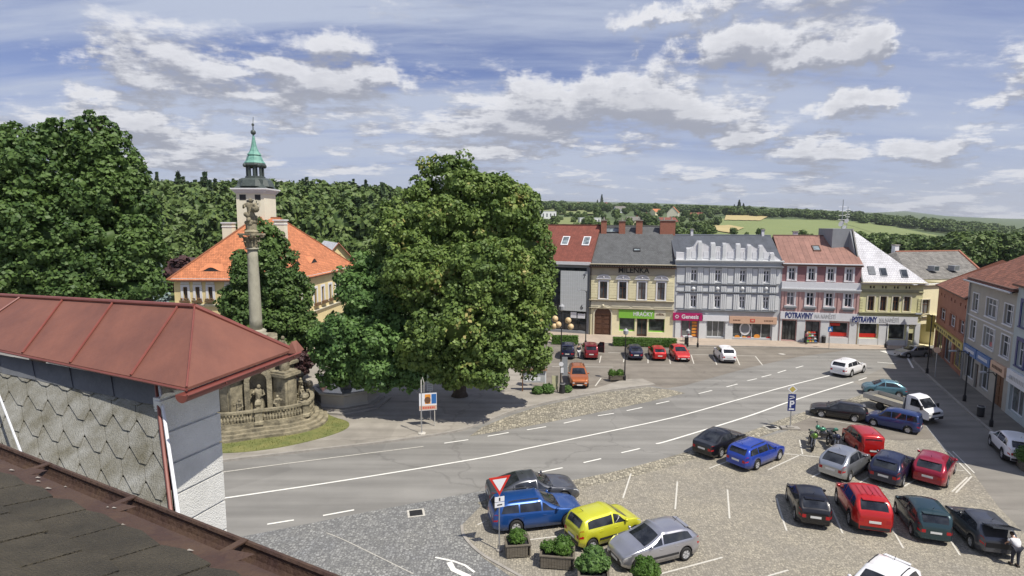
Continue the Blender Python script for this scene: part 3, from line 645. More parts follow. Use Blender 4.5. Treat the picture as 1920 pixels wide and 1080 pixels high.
def skylight(root, x, w, t0, t1, z0, zr, ym, frame='frame_white', name='skylight'):
    """roof window lying on the front slope between fractions t0..t1"""
    n = Vector((0, -(zr - z0), ym)).normalized()
    def P(xx, t, h): return Vector((xx, ym * t, z0 + (zr - z0) * t)) + n * h
    b = MB()
    for (xa, xb, ta, tb) in ((x, x + .1, t0, t1), (x + w - .1, x + w, t0, t1), (x + .1, x + w - .1, t0, t0 + .02), (x + .1, x + w - .1, t1 - .02, t1)):
        lo = [P(xa, ta, 0), P(xb, ta, 0), P(xb, tb, 0), P(xa, tb, 0)]; hi = [P(xa, ta, .12), P(xb, ta, .12), P(xb, tb, .12), P(xa, tb, .12)]
        b.add(lo + hi, [(4, 5, 6, 7), (0, 1, 5, 4), (1, 2, 6, 5), (2, 3, 7, 6), (3, 0, 4, 7)])
    o = b.build(name, frame, root); g = MB(); g.quad(P(x + .1, t0 + .02, .08), P(x + w - .1, t0 + .02, .08), P(x + w - .1, t1 - .02, .08), P(x + .1, t1 - .02, .08)); g.build('pane', 'glass_light', o)
def shopfront(root, o, frame='grey_paint', glass='shopglass', n=2, y=.2, goods=None, base=.0, name='shop_window', label=None):
    a, c, e, f = o; b = MB(); fw = .07
    for k in range(n + 1):
        x = a + (c - a - fw) * k / n; b.box(x, x + fw, y, y + .08, e, f)
    b.box(a, c, y - .004, y + .076, e - .001, e + fw + base); b.box(a, c, y - .004, y + .076, f - fw, f - .001)
    wn = b.build(name, frame, root); g = MB(); g.quad((a, y + .05, e), (c, y + .05, e), (c, y + .05, f), (a, y + .05, f)); g.build('pane', glass, wn)
    if label: wn['label'] = label
    if goods:
        rng = random.Random(hash(name) % 7 + int(a * 10)); gm = MB()
        for (cx, cz, r, mi) in goods: gm.lathe([(.001, 0), (r * .8, .0), (r, .01), (r * .8, .02), (.001, .02)], 12, (0, 0, 0), mi)
    return wn
def side_walls(root, w, d, z1, zr, ridge, material, back=True):
    b = MB()
    for x in (0, w):
        b.add([(x, 0, 0), (x, d, 0), (x, d, z1), (x, d * ridge, zr - .03), (x, 0, z1)], [(0, 1, 2, 3, 4) if x else (4, 3, 2, 1, 0)])
    if back: b.quad((w, d, 0), (0, d, 0), (0, d, z1), (w, d, z1))
    return b.build('side_wall', material, root)
def cornice(root, w, z, h, out, material, x0=0.0, steps=3, name='cornice', yy=0.0):
    b = MB()
    for k in range(steps):
        b.box(x0 - .03 * k, w + .03 * k, yy - out * (k + 1) / steps, yy + .02 + .002 * k, z + h * k / steps + .001 * k, z + h * (k + 1) / steps)
    return b.build(name, material, root)
def avg(f, l): return [f.box(*q) for q in l]

M['tile_red'] = tiles('roof_tiles_red', (.22, .065, .045), .32, .26, var=.12)
M['tile_orange'] = tiles('roof_tiles_orange', (.55, .20, .09), .30, .22, var=.16, joint=.45)
M['roof_grey'] = tiles('roof_shingles_grey', (.105, .11, .115), .3, .3, var=.12, joint=.6)
M['roof_dark'] = tiles('roof_sheet_dark', (.075, .085, .105), 6, .6, var=.06, joint=1.6)
M['roof_rust'] = tiles('roof_sheet_rust', (.28, .15, .12), 7, .7, var=.1, joint=.5)
M['roof_white'] = tiles('roof_white_shingles', (.68, .68, .72), .28, .3, var=.06, joint=.6)
M['roof_stone'] = tiles('roof_shingles_brown', (.19, .18, .165), .35, .35, var=.25, joint=.5)
M['roof_old'] = tiles('roof_tiles_old', (.24, .095, .06), .3, .22, var=.35, joint=.4)
M['cream'] = mat('cream_plaster', (.78, .72, .48), .85, .08, .8)
M['cream_pale'] = mat('cream_trim', (.64, .60, .46), .85, .08, 1)
M['beige_dark'] = mat('beige_frieze', (.40, .36, .27), .85, .12, 1)
M['grey_plaster'] = mat('grey_plaster', (.42, .44, .46), .85, .08, .8)
M['grey_light'] = mat('grey_trim', (.64, .66, .67), .8, .06, 1)
M['grey_deep'] = mat('grey_deep', (.24, .255, .275), .85, .1, 1)
M['white_trim'] = mat('white_trim', (.68, .68, .70), .8, .06, 1)
M['mauve'] = mat('mauve_plaster', (.27, .14, .145), .85, .1, 1)
M['pink'] = mat('pink_plaster', (.50, .32, .30), .85, .08, 1)
M['green_yellow'] = mat('yellow_green_plaster', (.64, .62, .36), .85, .1, .7)
M['olive_trim'] = mat('olive_trim', (.42, .41, .26), .85, .12, 1)
M['brick_brown'] = mat('brown_plaster', (.33, .15, .10), .9, .12, .8)
M['stone_plaster'] = mat('stone_plaster', (.36, .34, .30), .9, .1, .8)
M['blue_plaster'] = mat('blue_plaster', (.40, .45, .46), .9, .08, .8)
M['sign_white'] = mat('sign_white', (.70, .71, .74), .4, .04)
M['sign_green'] = mat('sign_green', (.22, .50, .06), .4, .06)
M['sign_pink'] = mat('sign_pink', (.42, .012, .12), .4, .06)
M['sign_peach'] = mat('sign_peach', (.58, .38, .27), .4, .06)
M['sign_navy'] = mat('sign_navy', (.02, .035, .16), .4, .06)
M['sign_blue'] = mat('sign_blue', (.03, .13, .36), .4, .1)
M['sign_yellow'] = mat('sign_yellow', (.50, .40, .10), .4, .1)
M['sign_red'] = mat('sign_red', (.55, .03, .02), .4, .1)
M['sign_grey'] = mat('sign_grey', (.40, .41, .42), .4, .1)
M['orange_food'] = mat('orange_food', (.70, .28, .04), .6, .2)
M['screen_cloth'] = mat('facade_mesh', (.50, .53, .53), .6, .05, 3)

def groundline(*pts): return [G(*p) for p in pts]

# ---- glass-fronted building at the left end of the row
F = Face((990, 620), (1104, 628)); W_ = F.w; D = 14
t = thing('glass_house', 'red roofed building with a pale screen over its dark glass front beside the big tree', 'building', F.a, F.rz)
ez = F.at(1070, 490)[1]; rz_ = ez + 5.2
o1 = F.box(1036, 505, 1098, 632); o1 = (1.2, W_ - .5, .5, ez - .9)
wall('wall', W_, 0, ez, [o1], 'grey_deep', t, depth=.4); side_walls(t, W_, D, ez, rz_, .5, 'grey_deep')
gable_roof('roof', W_, D, ez, rz_, 'tile_red', t, ov=.3)
b = MB(); nx_ = 7
for k in range(nx_ + 1):
    x = o1[0] + (o1[1] - o1[0] - .08) * k / nx_; b.box(x, x + .08, .3, .4, o1[2], o1[3])
for k in range(8):
    z = o1[2] + (o1[3] - o1[2] - .08) * k / 7; b.box(o1[0], o1[1], .305, .395, z, z + .08)
cw = b.build('curtain_wall', 'blackmetal', t); g = MB(); g.quad((o1[0], .37, o1[2]), (o1[1], .37, o1[2]), (o1[1], .37, o1[3]), (o1[0], .37, o1[3])); g.build('pane', 'glass', cw)
s0, s1, z0, z1 = F.box(1051, 508, 1101, 583, .35)
b = MB(); b.box(s0, s1, -.40, -.36, z0, z1); 
for k in range(4):
    for z in (z0 + .4, z1 - .4): b.box(s0 + (s1 - s0) * (k + .5) / 4 - .03, s0 + (s1 - s0) * (k + .5) / 4 + .03, -.36, .3, z, z + .06)
sc_ = b.build('screen', 'screen_cloth', t)
b = MB()
for k in range(1, 12): b.box(s0 + (s1 - s0) * k / 12 - .012, s0 + (s1 - s0) * k / 12 + .012, -.406, -.401, z0, z1)
for k in range(1, 10): b.box(s0, s1, -.408, -.403, z0 + (z1 - z0) * k / 10 - .012, z0 + (z1 - z0) * k / 10 + .012)
b.build('screen_grid', 'sign_white', sc_)
text_mesh('7', .9, 'house_digit', 'dark', sc_, (s1 - .45, -.42, z1 - .8), (math.pi / 2, 0, 0)); text_mesh('6', .9, 'house_digit', 'dark', sc_, (s1 - .75, -.42, z0 + .6), (math.pi / 2, 0, 0))
b = MB(); b.box(-.1, W_ + .1, -.5, -.3, ez - .45, ez - .02); b.build('gutter_board', 'white_trim', t)
for uu in (1048, 1089):
    x = F.at(uu, 450)[0]; skylight(t, x - .5, 1.1, .42, .66, ez, rz_, D / 2)
for (u0, v0, u1, v1) in ((1070, 585, 1081, 596), (1083, 588, 1097, 597)):
    q = F.box(u0, v0, u1, v1, .2); b = MB(); b.box(q[0], q[1], -.25, -.18, q[2], q[3]); b.build('wall_sign', 'sign_white', t)

# ---- MILENKA
F = Face((1104, 628), (1261, 634)); W_ = F.w; D = 15
t = thing('cream_house', 'cream two storey house lettered MILENKA above a green toy shop sign', 'building', F.a, F.rz)
ez = F.at(1185, 496)[1]; rz_ = ez + 5.4
wins = [F.box(u - 6.8, 528, u + 6.8, 560 ) for u in (1131.5, 1167.5, 1203.5, 1239.5)]
wins = [(w[0], w[1], F.at(1185, 561)[1], F.at(1185, 529)[1]) for w in wins]
arch = F.box(1114.5, 585, 1145.5, 629); shop = [F.box(1161, 599, 1190, 624), F.box(1194, 599, 1213, 630), F.box(1216, 599, 1246, 626)]
shop = [(a, c, .75 if i != 1 else .12, 3.0) for i, (a, c, e, f) in enumerate(shop)]
arch = (arch[0], arch[1], .1, 3.1)
wall('wall', W_, 0, ez, wins + shop + [arch], 'cream', t, depth=.3); side_walls(t, W_, D, ez, rz_, .5, 'cream')
gable_roof('roof', W_, D, ez, rz_, 'roof_grey', t, ov=.45)
for w in wins:
    wn = window(t, w, 'frame_brown', 'glass', bars=(1, 1), surround='white_trim', sw=.22, proud=.1)
    m_ = (w[0] + w[1]) / 2; hw = (w[1] - w[0]) / 2 + .55; zt = w[3] + .35
    b = MB(); b.box(m_ - hw, m_ + hw, -.22, .02, zt, zt + .12)
    n = 9; arcp = [(m_ - hw * .9 * math.cos(math.pi * k / n), zt + .12 + .42 * math.sin(math.pi * k / n)) for k in range(n + 1)]
    for k in range(n):
        (xa, za), (xb, zb) = arcp[k], arcp[k + 1]; b.add([(xa, -.24, za), (xb, -.24, zb), (xb, -.24, zb + .13), (xa, -.24, za + .13), (xa, .02, za), (xb, .02, zb), (xb, .02, zb + .13), (xa, .02, za + .13)], [(0, 1, 2, 3), (3, 2, 6, 7), (0, 4, 5, 1)])
    b.add([(x, -.05, z) for x, z in arcp], [tuple(range(n + 1))]); b.ball((m_, -.14, zt + .32), .14, 6); b.build('pediment', 'white_trim', wn)
b = MB()   # rusticated upper wall
zs0, zs1 = wins[0][2] + .1, wins[0][3] - .1
edges = [0.1] + [x for w in wins for x in (w[0] - .32, w[1] + .32)] + [W_ - .1]
for k in range(0, len(edges), 2):
    z = zs0
    while z < zs1 + .4: b.box(edges[k], edges[k + 1], -.05, .0, z, z + .33); z += .38
b.build('rustication', 'cream', t)
zc = F.at(1185, 497)[1]; zf = F.at(1185, 527)[1]
b = MB(); b.box(0, W_, -.06, 0, zf + .75, ez - .35); b.build('frieze', 'beige_dark', t)
b = MB(); x = .15
while x < W_ - .2: b.box(x, x + .16, -.4, -.06, ez - .42, ez - .2); x += .34
b.build('dentils', 'beige_dark', t); cornice(t, W_, ez - .12, .18, .78, 'beige_dark')
zm = F.at(1185, 563)[1]; zn = F.at(1185, 578)[1]
cornice(t, W_, zm - .25, .25, .35, 'beige_dark', name='string_course'); b = MB(); b.box(0, W_, -.08, 0, zn, zm - .27)
for k in range(4): b.box(W_ * (k + .06) / 4, W_ * (k + .94) / 4, -.12, -.08, zn + .18, zm - .42)
b.build('panel_band', 'cream_pale', t); cornice(t, W_, zn - .22, .2, .3, 'beige_dark', name='string_course')
text_mesh('MILENKA', 1.15, 'lettering', 'dark', t, (F.at(1188, 507)[0], -.10, F.at(1188, 507)[1]), (math.pi / 2, 0, 0), width=4.3, extrude=.04, bold=.02)
a = arch; m_ = (a[0] + a[1]) / 2; r = (a[1] - a[0]) / 2   # arched door: fill the corners above the spring line
b = MB(); n = 14; zsp = a[3] - .02; 
top = [(m_ - r * math.cos(math.pi * k / n), zsp + 1.15 * math.sin(math.pi * k / n)) for k in range(n + 1)]
b.add([(x, -.03, z) for x, z in top] + [(a[1], -.03, a[3] - .04), (a[0], -.03, a[3] - .04)][:0], [tuple(range(n + 1))]); b.box(a[0], a[1], .1, .2, a[2], a[3]);
b.box(m_ - .04, m_ + .04, .05, .1, a[2], a[3])
for k in range(4):
    for x in (a[0] + .25, m_ + .2): b.box(x, x + r - .45, .06, .1, a[2] + .2 + k * .72, a[2] + .75 + k * .72)
dr = b.build('door', 'frame_brown', t)
b = MB()
for k in range(n):
    (xa, za), (xb, zb) = top[k], top[k + 1]; f = 1.16
    oa = (m_ + (xa - m_) * f, zsp + (za - zsp) * f); ob = (m_ + (xb - m_) * f, zsp + (zb - zsp) * f)
    b.add([(xa, -.12, za), (xb, -.12, zb), (ob[0], -.12, ob[1]), (oa[0], -.12, oa[1]), (oa[0], 0, oa[1]), (ob[0], 0, ob[1]), (xa, 0, za), (xb, 0, zb)], [(0, 1, 2, 3), (3, 2, 5, 4), (0, 6, 7, 1)])
b.box(a[0] - r * .16, a[0] - .001, -.12, 0, .0, zsp); b.box(a[1] + .001, a[1] + r * .16, -.12, 0, .0, zsp); b.ball((m_, -.16, zsp + 1.35), .18, 6); b.build('door_arch', 'cream_pale', t)
for i, o in enumerate(shop):
    shopfront(t, o, 'sign_green' if i != 1 else 'frame_brown', n=2 if i == 1 else 1, name='shop_window' if i != 1 else 'shop_door', base=.12)
q = F.box(1160, 581, 1227, 597, .12); b = MB(); b.box(q[0], q[1], -.16, -.06, q[2], q[3]); sg = b.build('shop_sign', 'sign_green', t)
q2 = F.box(1227, 582, 1248, 598, .12); b = MB(); b.box(q2[0] + .01, q2[1], -.16, -.06, q2[2], q2[3]); b2 = b.build('shop_sign', 'cream_pale', t); b = MB(); b.lathe([(.001, 0), (.5, 0), (.001, .03)], 10, (0, 0, 0)); 
lg = MB(); mx_, mz_ = (q2[0] + q2[1]) / 2, (q2[2] + q2[3]) / 2
for k in range(6): lg.box(mx_ - .55 + k * .2, mx_ - .42 + k * .2, -.175, -.162, mz_ - .12, mz_ + .05 + .16 * math.sin(k * .62))
lg.build('sign_emblem', 'frame_brown', b2)
text_mesh('HRAČKY', .85, 'lettering', 'sign_white', sg, ((q[0] + q[1]) / 2 + .9, -.175, (q[2] + q[3]) / 2), (math.pi / 2, 0, 0), width=2.7, extrude=.01, bold=.015)
for (uu, vv, ww, kk) in ((1132, 437, .85, 0), (1166, 438, .95, 1), (1198, 440, .95, 0), (1251, 441, 2.2, 0)):
    p = F.at(uu, vv, -D * .42); chimney(t, p[0], D * .42, ez + 3.6, ww, .9, 2.6 if kk == 0 else 2.5, 'brickred', pots=2 if ww > 2 else 1, label='wide red brick chimney' if ww > 2 else None)
p = F.at(1194, 466, -3); skylight(t, p[0] - .5, 1.0, .32, .40, ez, rz_, D / 2, 'blackmetal')
skylight(t, W_ * .17, 2.4, .80, .94, ez, rz_, D / 2, 'blackmetal')
b = MB(); b.box(.06, .18, -.22, -.10, .1, ez - .5); b.build('downpipe', 'blackmetal', t)

# ---- grey gabled house (Genesis)
F = Face((1261, 634), (1459, 640)); W_ = F.w; D = 15
t = thing('grey_house', 'grey three storey house with a scalloped parapet and a pink shop sign', 'building', F.a, F.rz)
ez = F.at(1365, 489)[1]; gz = F.at(1365, 590)[1]
cols = (1300, 1345, 1391.5, 1436); wins = []
for u in cols:
    for (v0, v1, w) in ((508, 528, 6.0), (558, 578, 6.0)):
        q = F.box(u - w + (v0 < 530) * 1, v0, u + w + (v0 < 530) * 1, v1); wins.append(q)
W1 = [F.at(1365, 506)[1], F.at(1365, 529)[1], F.at(1365, 555)[1], F.at(1365, 578)[1]]
wins = [(q[0], q[1], W1[1] if i % 2 == 0 else W1[3], W1[0] if i % 2 == 0 else W1[2]) for i, q in enumerate(wins)]
sh = [F.box(1277, 603, 1308, 635), F.box(1325, 606, 1358, 637), F.box(1374, 606, 1446, 638)]
sh = [(a, c, .2 if i == 0 else .35, 2.75) for i, (a, c, e, f) in enumerate(sh)]
wall('wall', W_, 0, ez, wins + sh, 'grey_plaster', t, depth=.3); side_walls(t, W_, D, ez, ez + 3.2, .4, 'grey_deep')
gable_roof('roof', W_, D, ez, ez + 3.4, 'roof_dark', t, ov=-.35, ridge=.4, eave=.02)
for w in wins: window(t, w, 'frame_white', 'glass', bars=(1, 1), fw=.14, surround='grey_light', sw=.12, proud=.07)
b = MB()   # fluted pilasters beside every window bay
px_ = []
for u in cols:
    a = F.at(u - 9.5, 540)[0]; c = F.at(u + 10.5, 540)[0]; px_ += [(a - .45, a + .28), (c - .28, c + .45)]
for (a, c) in px_:
    for (zb, zt) in ((W1[1] - .25, W1[0] + .35), (W1[3] - .2, W1[2] + .3), (W1[2] + .55, W1[1] - .55)):
        b.box(a, c, -.14, 0, zb, zt)
        for k in range(3): b.box(a + (c - a) * (k + .15) / 3, a + (c - a) * (k + .8) / 3, -.19, -.14, zb + .06, zt - .06)
b.build('pilaster', 'grey_light', t)
b = MB()
for k in range(len(px_) // 2 + 1):
    a = px_[2 * k - 1][1] + .1 if k else .25; c = px_[2 * k][0] - .1 if k < len(px_) // 2 else W_ - .25
    if c - a > .25:
        for (zb, zt) in ((W1[1] - .15, W1[0] + .2), (W1[3] - .1, W1[2] + .15), (W1[2] + .6, W1[1] - .6)): b.box(a, c, -.07, 0, zb, zt)
b.build('wall_panel', 'grey_light', t)
for (z, h) in ((ez - .25, .35), (ez - .95, .25), (W1[0] + .4, .12)): cornice(t, W_, z, h, .5 if z > ez - 1 else .2, 'grey_light' if z > ez - .5 else 'grey_plaster')
for z in (W1[1] - .42, W1[2] + .38, W1[3] - .45): cornice(t, W_ - .6, z, .16, .26, 'grey_deep', x0=.6, name='string_course')
b = MB()
for u in cols: p = F.at(u, 541); b.ball((p[0], -.06, p[1]), .28, 8)
b.build('medallion', 'grey_light', t)
# parapet: scalloped outline drawn in the facade plane
top = [(1268, 480), (1268, 473), (1287, 474), (1287, 465), (1294, 465), (1300, 463), (1307, 452), (1316, 452), (1317, 456), (1326, 460), (1332, 463), (1333, 455), (1341, 455), (1342, 463), (1354, 463), (1355, 456), (1361, 456), (1368, 458), (1374, 467), (1379, 468), (1380, 457), (1388, 457), (1388.5, 466), (1400, 466), (1401, 458), (1408, 459), (1416, 464), (1422, 467), (1423, 460), (1430, 460), (1436, 468), (1443, 481), (1444, 474), (1451, 474), (1452, 479), (1463, 487)]
P = [F.at(u, v, .05) for u, v in top]; base = ez + .1; b = MB(); n = len(P)
b.add([(x, -.1, z) for x, z in P] + [(P[-1][0], -.1, base), (P[0][0], -.1, base)], [tuple(range(n + 2))])
b.add([(x, .25, z) for x, z in P] + [(P[-1][0], .25, base), (P[0][0], .25, base)], [tuple(range(n + 1, -1, -1))])
b.add([(x, -.12, z) for x, z in P] + [(x, .27, z + .04) for x, z in P], [(i, i + 1, n + i + 1, n + i) for i in range(n - 1)])
pp = b.build('parapet', 'white_trim', t)
b = MB()
for (ua, ub, vt) in ((1287, 1294, 466), (1309, 1316, 453), (1333, 1341, 456), (1355, 1361, 457), (1380, 1388, 458), (1401, 1408, 460), (1423, 1430, 461), (1444, 1451, 475)):
    a = F.at(ua, vt)[0]; c = F.at(ub, vt)[0]; b.box(a, c, -.3, -.1, base, F.at(ua, vt)[1] - .05); b.box(a - .06, c + .06, -.34, -.1, base, base + .25)
b.build('parapet_pilaster', 'grey_light', pp)
b = MB()
for (ua, ub) in ((1297, 1307), (1319, 1331), (1343, 1346), (1347.5, 1350.5), (1352, 1354), (1364, 1378), (1389.5, 1392), (1394, 1397), (1398, 1400), (1411, 1421), (1432, 1442)):
    a = F.at(ua, 470)[0]; c = F.at(ub, 470)[0]; zt = min(F.at(ua, 466)[1], 99); b.box(a, c, -.14, -.1, base + .25, base + 1.15)
b.build('parapet_panel', 'sign_white', pp)
for (u0, u1, vt, vb, m1, txt, tm) in ((1262, 1317, 587, 601, 'sign_pink', 'Genesis', 'sign_white'), (1318, 1367, 592, 602, 'sign_white', None, None), (1368, 1457, 594, 607, 'sign_peach', None, None)):
    a = F.at(u0, vt, .2)[0]; c = F.at(u1, vt, .2)[0]; zz0, zz1 = F.at((u0 + u1) / 2, vb, .2)[1], F.at((u0 + u1) / 2, vt, .2)[1]
    b = MB(); b.box(a + .01, c - .01, -.25, .0, zz0, zz1); sg = b.build('shop_sign', m1, t); m_ = (a + c) / 2; zz = (zz0 + zz1) / 2
    if txt:
        text_mesh(txt, .8, 'lettering', tm, sg, (m_ + .35, -.262, zz), (math.pi / 2, 0, 0), width=2.35, extrude=.01, bold=.02)
        e = MB()
        for k in range(6):
            an = math.pi * k / 3; e.box(a + .55 + .2 * math.cos(an) - .07, a + .55 + .2 * math.cos(an) + .07, -.275, -.255, zz + .2 * math.sin(an) - .07, zz + .2 * math.sin(an) + .07)
        e.build('sign_emblem', tm, sg)
    elif m1 == 'sign_peach':
        e = MB()
        for (u_, r) in ((1409, .3),): p = F.at(u_, 600, .25); e.lathe([(.001, 0), (r, 0), (r, .02), (.001, .02)], 14, (0, 0, 0)); 
        e = MB(); p = F.at(1411, 601, .25); e.box(p[0] - .3, p[0] + .3, -.27, -.252, p[1] - .25, p[1] + .22); e.build('sign_emblem', 'sign_red', sg)
        e = MB(); e.box(p[0] - .18, p[0] + .18, -.285, -.272, p[1] - .12, p[1] + .12); e.build('sign_emblem', 'sign_peach', sg)
        e = MB()
        for (ua, ub) in ((1375, 1387), (1433, 1449)):
            x0 = F.at(ua, 601, .25)[0]; x1 = F.at(ub, 601, .25)[0]; k = x0
            while k < x1: e.box(k, k + .12, -.265, -.252, p[1] - .1, p[1] + .08); k += .2
        e.build('sign_emblem', 'frame_brown', sg)
for i, o in enumerate(sh): shopfront(t, o, 'grey_light' if i else 'sign_pink', n=(2, 3, 4)[i], name='shop_window')
b = MB()
for (a, c) in ((.3, F.at(1275, 620)[0]), (sh[0][1] + .1, sh[1][0] - .12), (sh[1][1] + .1, sh[2][0] - .1), (sh[2][1] + .1, W_ - .2)): b.box(a, c, -.12, 0, .1, 2.9)
b.build('shop_pier', 'grey_light', t)
fd = MB(); rng = random.Random(4)     # produce pictures stuck on the big shop window
for (u, v, r, mi) in ((1382, 632, .38, 0), (1404, 634, .32, 1), (1419, 631, .42, 0), (1441, 635, .36, 1), (1395, 633, .3, 0)):
    p = F.at(u, v, -.2); n = 12; fd.add([(p[0] + r * math.cos(2 * math.pi * k / n), .19, p[1] + r * .8 * math.sin(2 * math.pi * k / n)) for k in range(n)], [tuple(range(n))], mi)
p = F.at(1397, 616, -.2); n = 20
for (r, y, mi) in ((.95, .195, 2), (.72, .19, 3)): fd.add([(p[0] + r * .8 * math.cos(2 * math.pi * k / n), y, p[1] + r * math.sin(2 * math.pi * k / n)) for k in range(n)], [tuple(range(n))], mi)
fd.build('window_pictures', ['orange_food', 'sign_red', 'sign_white', 'grey_deep'], t)
b = MB(); q = F.box(1297, 608, 1306, 634, -.1); 
for k in range(5): b.box(q[0], q[1], .12, .19, .35 + k * .45, .66 + k * .45)
b.build('poster_stand', 'orange_food', t)
for (u, x_) in ((1297, 0), (1430, 0)): p = F.at(u, 440, -D * .4); chimney(t, p[0], D * .4, ez + 3.2, .35, .35, 1.0, 'white_trim')

# ---- pink house (Potraviny, left half)
F = Face((1459, 640), (1605, 647)); W_ = F.w; D = 13
t = thing('pink_house', 'pink and mauve house with a rusty sheet roof and the first POTRAVINY sign', 'building', F.a, F.rz)
ez = F.at(1535, 494)[1]; rz_ = ez + 3.6
wins = []
for u in (1485, 1522, 1558, 1593): q = F.box(u - 6, 500, u + 6, 521); wins.append((q[0], q[1], F.at(1535, 526)[1], F.at(1535, 503)[1]))
for u in (1482, 1519, 1555, 1591): q = F.box(u - 7, 548, u + 7, 572); wins.append((q[0], q[1], F.at(1535, 574)[1], F.at(1535, 549)[1]))
sh = [F.box(1466, 600, 1492, 640), F.box(1510, 602, 1536, 640), F.box(1555, 606, 1590, 634)]
sh = [(a, c, (.25, .15, 1.0)[i], 3.0) for i, (a, c, e, f) in enumerate(sh)]
zmid = F.at(1535, 533)[1]
wall('wall', W_, zmid, ez, wins[:4], 'mauve', t); wall('wall', W_, 0, zmid, wins[4:] + sh, 'pink', t); side_walls(t, W_, D, ez, rz_, .5, 'white_trim')
gable_roof('roof', W_, D, ez, rz_, 'roof_rust', t, ov=.35)
for i, w in enumerate(wins): window(t, w, 'frame_white', 'glass', bars=(1, 1), fw=.1, surround='white_trim', sw=.24, proud=.08)
b = MB(); b.box(0, W_, -.3, 0, F.at(1535, 541)[1], F.at(1535, 529)[1]); b.build('balcony_band', 'sign_white', t)
cornice(t, W_, F.at(1535, 548)[1], .5, .4, 'grey_light', name='string_course'); cornice(t, W_, ez - .4, .38, .4, 'white_trim')
b = MB()
for k in range(5):
    a = (0.1, ) ; xs = [.12] + [(wins[4 + j][1] + wins[5 + j][0]) / 2 - .55 for j in range(3)] + [W_ - .7]
    b.box(xs[k], xs[k] + .25, -.1, 0, 3.9, zmid - .7); b.box(xs[k] + .4, xs[k] + .65, -.1, 0, 3.9, zmid - .7)
b.build('pilaster', 'pink', t)
b = MB()
for w in wins[4:]:
    b.box(w[0] - .35, w[1] + .35, -.25, 0, w[2] - .34, w[2] - .14); b.box(w[0] - .1, w[1] + .1, -.12, 0, w[2] - .62, w[2] - .36)
b.build('window_apron', 'grey_deep', t)
zsT, zsB = F.at(1535, 586)[1], F.at(1535, 600)[1]
def potraviny(t, F, a, c, zb, zt, x1, x2, w1, w2):
    b = MB(); b.box(a, c, -.22, -.02, zb, zt); sg = b.build('shop_sign', 'sign_white', t); zz = (zb + zt) / 2
    text_mesh('POTRAVINY', 1.05, 'lettering', 'sign_navy', sg, (x1, -.235, zz), (math.pi / 2, 0, 0), width=w1, extrude=.012, bold=.035)
    text_mesh('NA NÁMĚSTÍ', .8, 'lettering', 'sign_grey', sg, (x2, -.232, zz), (math.pi / 2, 0, 0), width=w2, extrude=.01)
    return sg
potraviny(t, F, .05, W_ - .01, zsB, zsT, F.at(1497, 592)[0], F.at(1546, 594)[0], F.at(1523, 592)[0] - F.at(1471, 592)[0], F.at(1566, 594)[0] - F.at(1527, 594)[0])
for i, o in enumerate(sh): shopfront(t, o, 'blackmetal' if i < 2 else 'sign_white', n=(4, 2, 1)[i], name=('shop_gate', 'shop_door', 'shop_window')[i])
b = MB()
for (a, c) in ((.1, sh[0][0] - .1), (sh[0][1] + .1, sh[1][0] - .1), (sh[1][1] + .1, sh[2][0] - .1), (sh[2][1] + .12, W_ - .1)): b.box(a, c, -.12, 0, .1, 3.2)
b.box(sh[2][0] - .05, sh[2][1] + .05, -.12, 0, .1, .95); b.build('shop_pier', 'grey_light', t)
o = sh[2]; b = MB(); b.box(o[0] + .08, o[1] - .08, .15, .19, o[2] + .1, o[2] + .6); b.box(o[0] + .1, o[0] + 1.3, .15, .19, o[3] - .5, o[3] - .15); b.build('window_banner', 'sign_red', t)
p = F.at(1531, 478, -3); skylight(t, p[0] - .5, 1.0, .42, .62, ez, rz_, D / 2, 'frame_brown')
p = F.at(1494, 445, -D / 2); chimney(t, p[0], D / 2 + 1, rz_ - .4, .6, .6, .9, 'white_trim')

# ---- yellow corner house with the white roof and the tall dark firewall
F = Face((1605, 647), (1722, 650)); W_ = F.w; D = 15
t = thing('corner_house', 'yellow green corner house under a big white shingle roof with a dark firewall and aerials', 'building', F.a, F.rz)
ez = F.at(1670, 529)[1]
wins = []
for u in (1633, 1656, 1679.5, 1700.5): q = F.box(u - 6, 555, u + 6, 582); wins.append((q[0], q[1], F.at(1670, 583)[1], F.at(1670, 556)[1]))
tiny = []
for u in (1636, 1658.5, 1681, 1703):
    for du in (-3, 3): q = F.box(u + du - 1.8, 535, u + du + 1.8, 539); tiny.append((q[0], q[1], F.at(1670, 541)[1], F.at(1670, 536.5)[1]))
sh = [F.box(1611, 610, 1645, 634), F.box(1666, 612, 1697, 638), F.box(1703, 628, 1712, 641)]
sh = [(sh[0][0], sh[0][1], 1.0, 3.0), (sh[1][0], sh[1][1], .9, 3.0), (sh[2][0], sh[2][1], .8, 1.8)]
wall('wall', W_, 0, ez, wins + tiny + sh, 'green_yellow', t); 
for w in wins: window(t, w, 'frame_brown', 'glass', bars=(1, 1), fw=.09, surround='cream_pale', sw=.16)
for w in tiny: window(t, w, 'frame_brown', 'glass', bars=(0, 0), fw=.04, sill=False, name='attic_window')
cornice(t, W_, ez - .2, .2, .7, 'cream_pale'); cornice(t, W_, F.at(1670, 590)[1], .35, .35, 'olive_trim', name='string_course'); cornice(t, W_, F.at(1670, 549)[1], .14, .14, 'olive_trim', name='string_course')
b = MB(); b.box(0, W_, -.05, 0, F.at(1670, 548)[1], F.at(1670, 543)[1]); b.build('frieze', 'olive_trim', t)
b = MB(); z = 3.9
while z < ez - 2.2:
    for (a, c) in ((.08, .5), (W_ - .55, W_ - .05)): b.box(a, c, -.07, 0, z, z + .3)
    z += .38
b.build('quoins', 'green_yellow', t)
zsT, zsB = F.at(1655, 593)[1], F.at(1655, 607)[1]
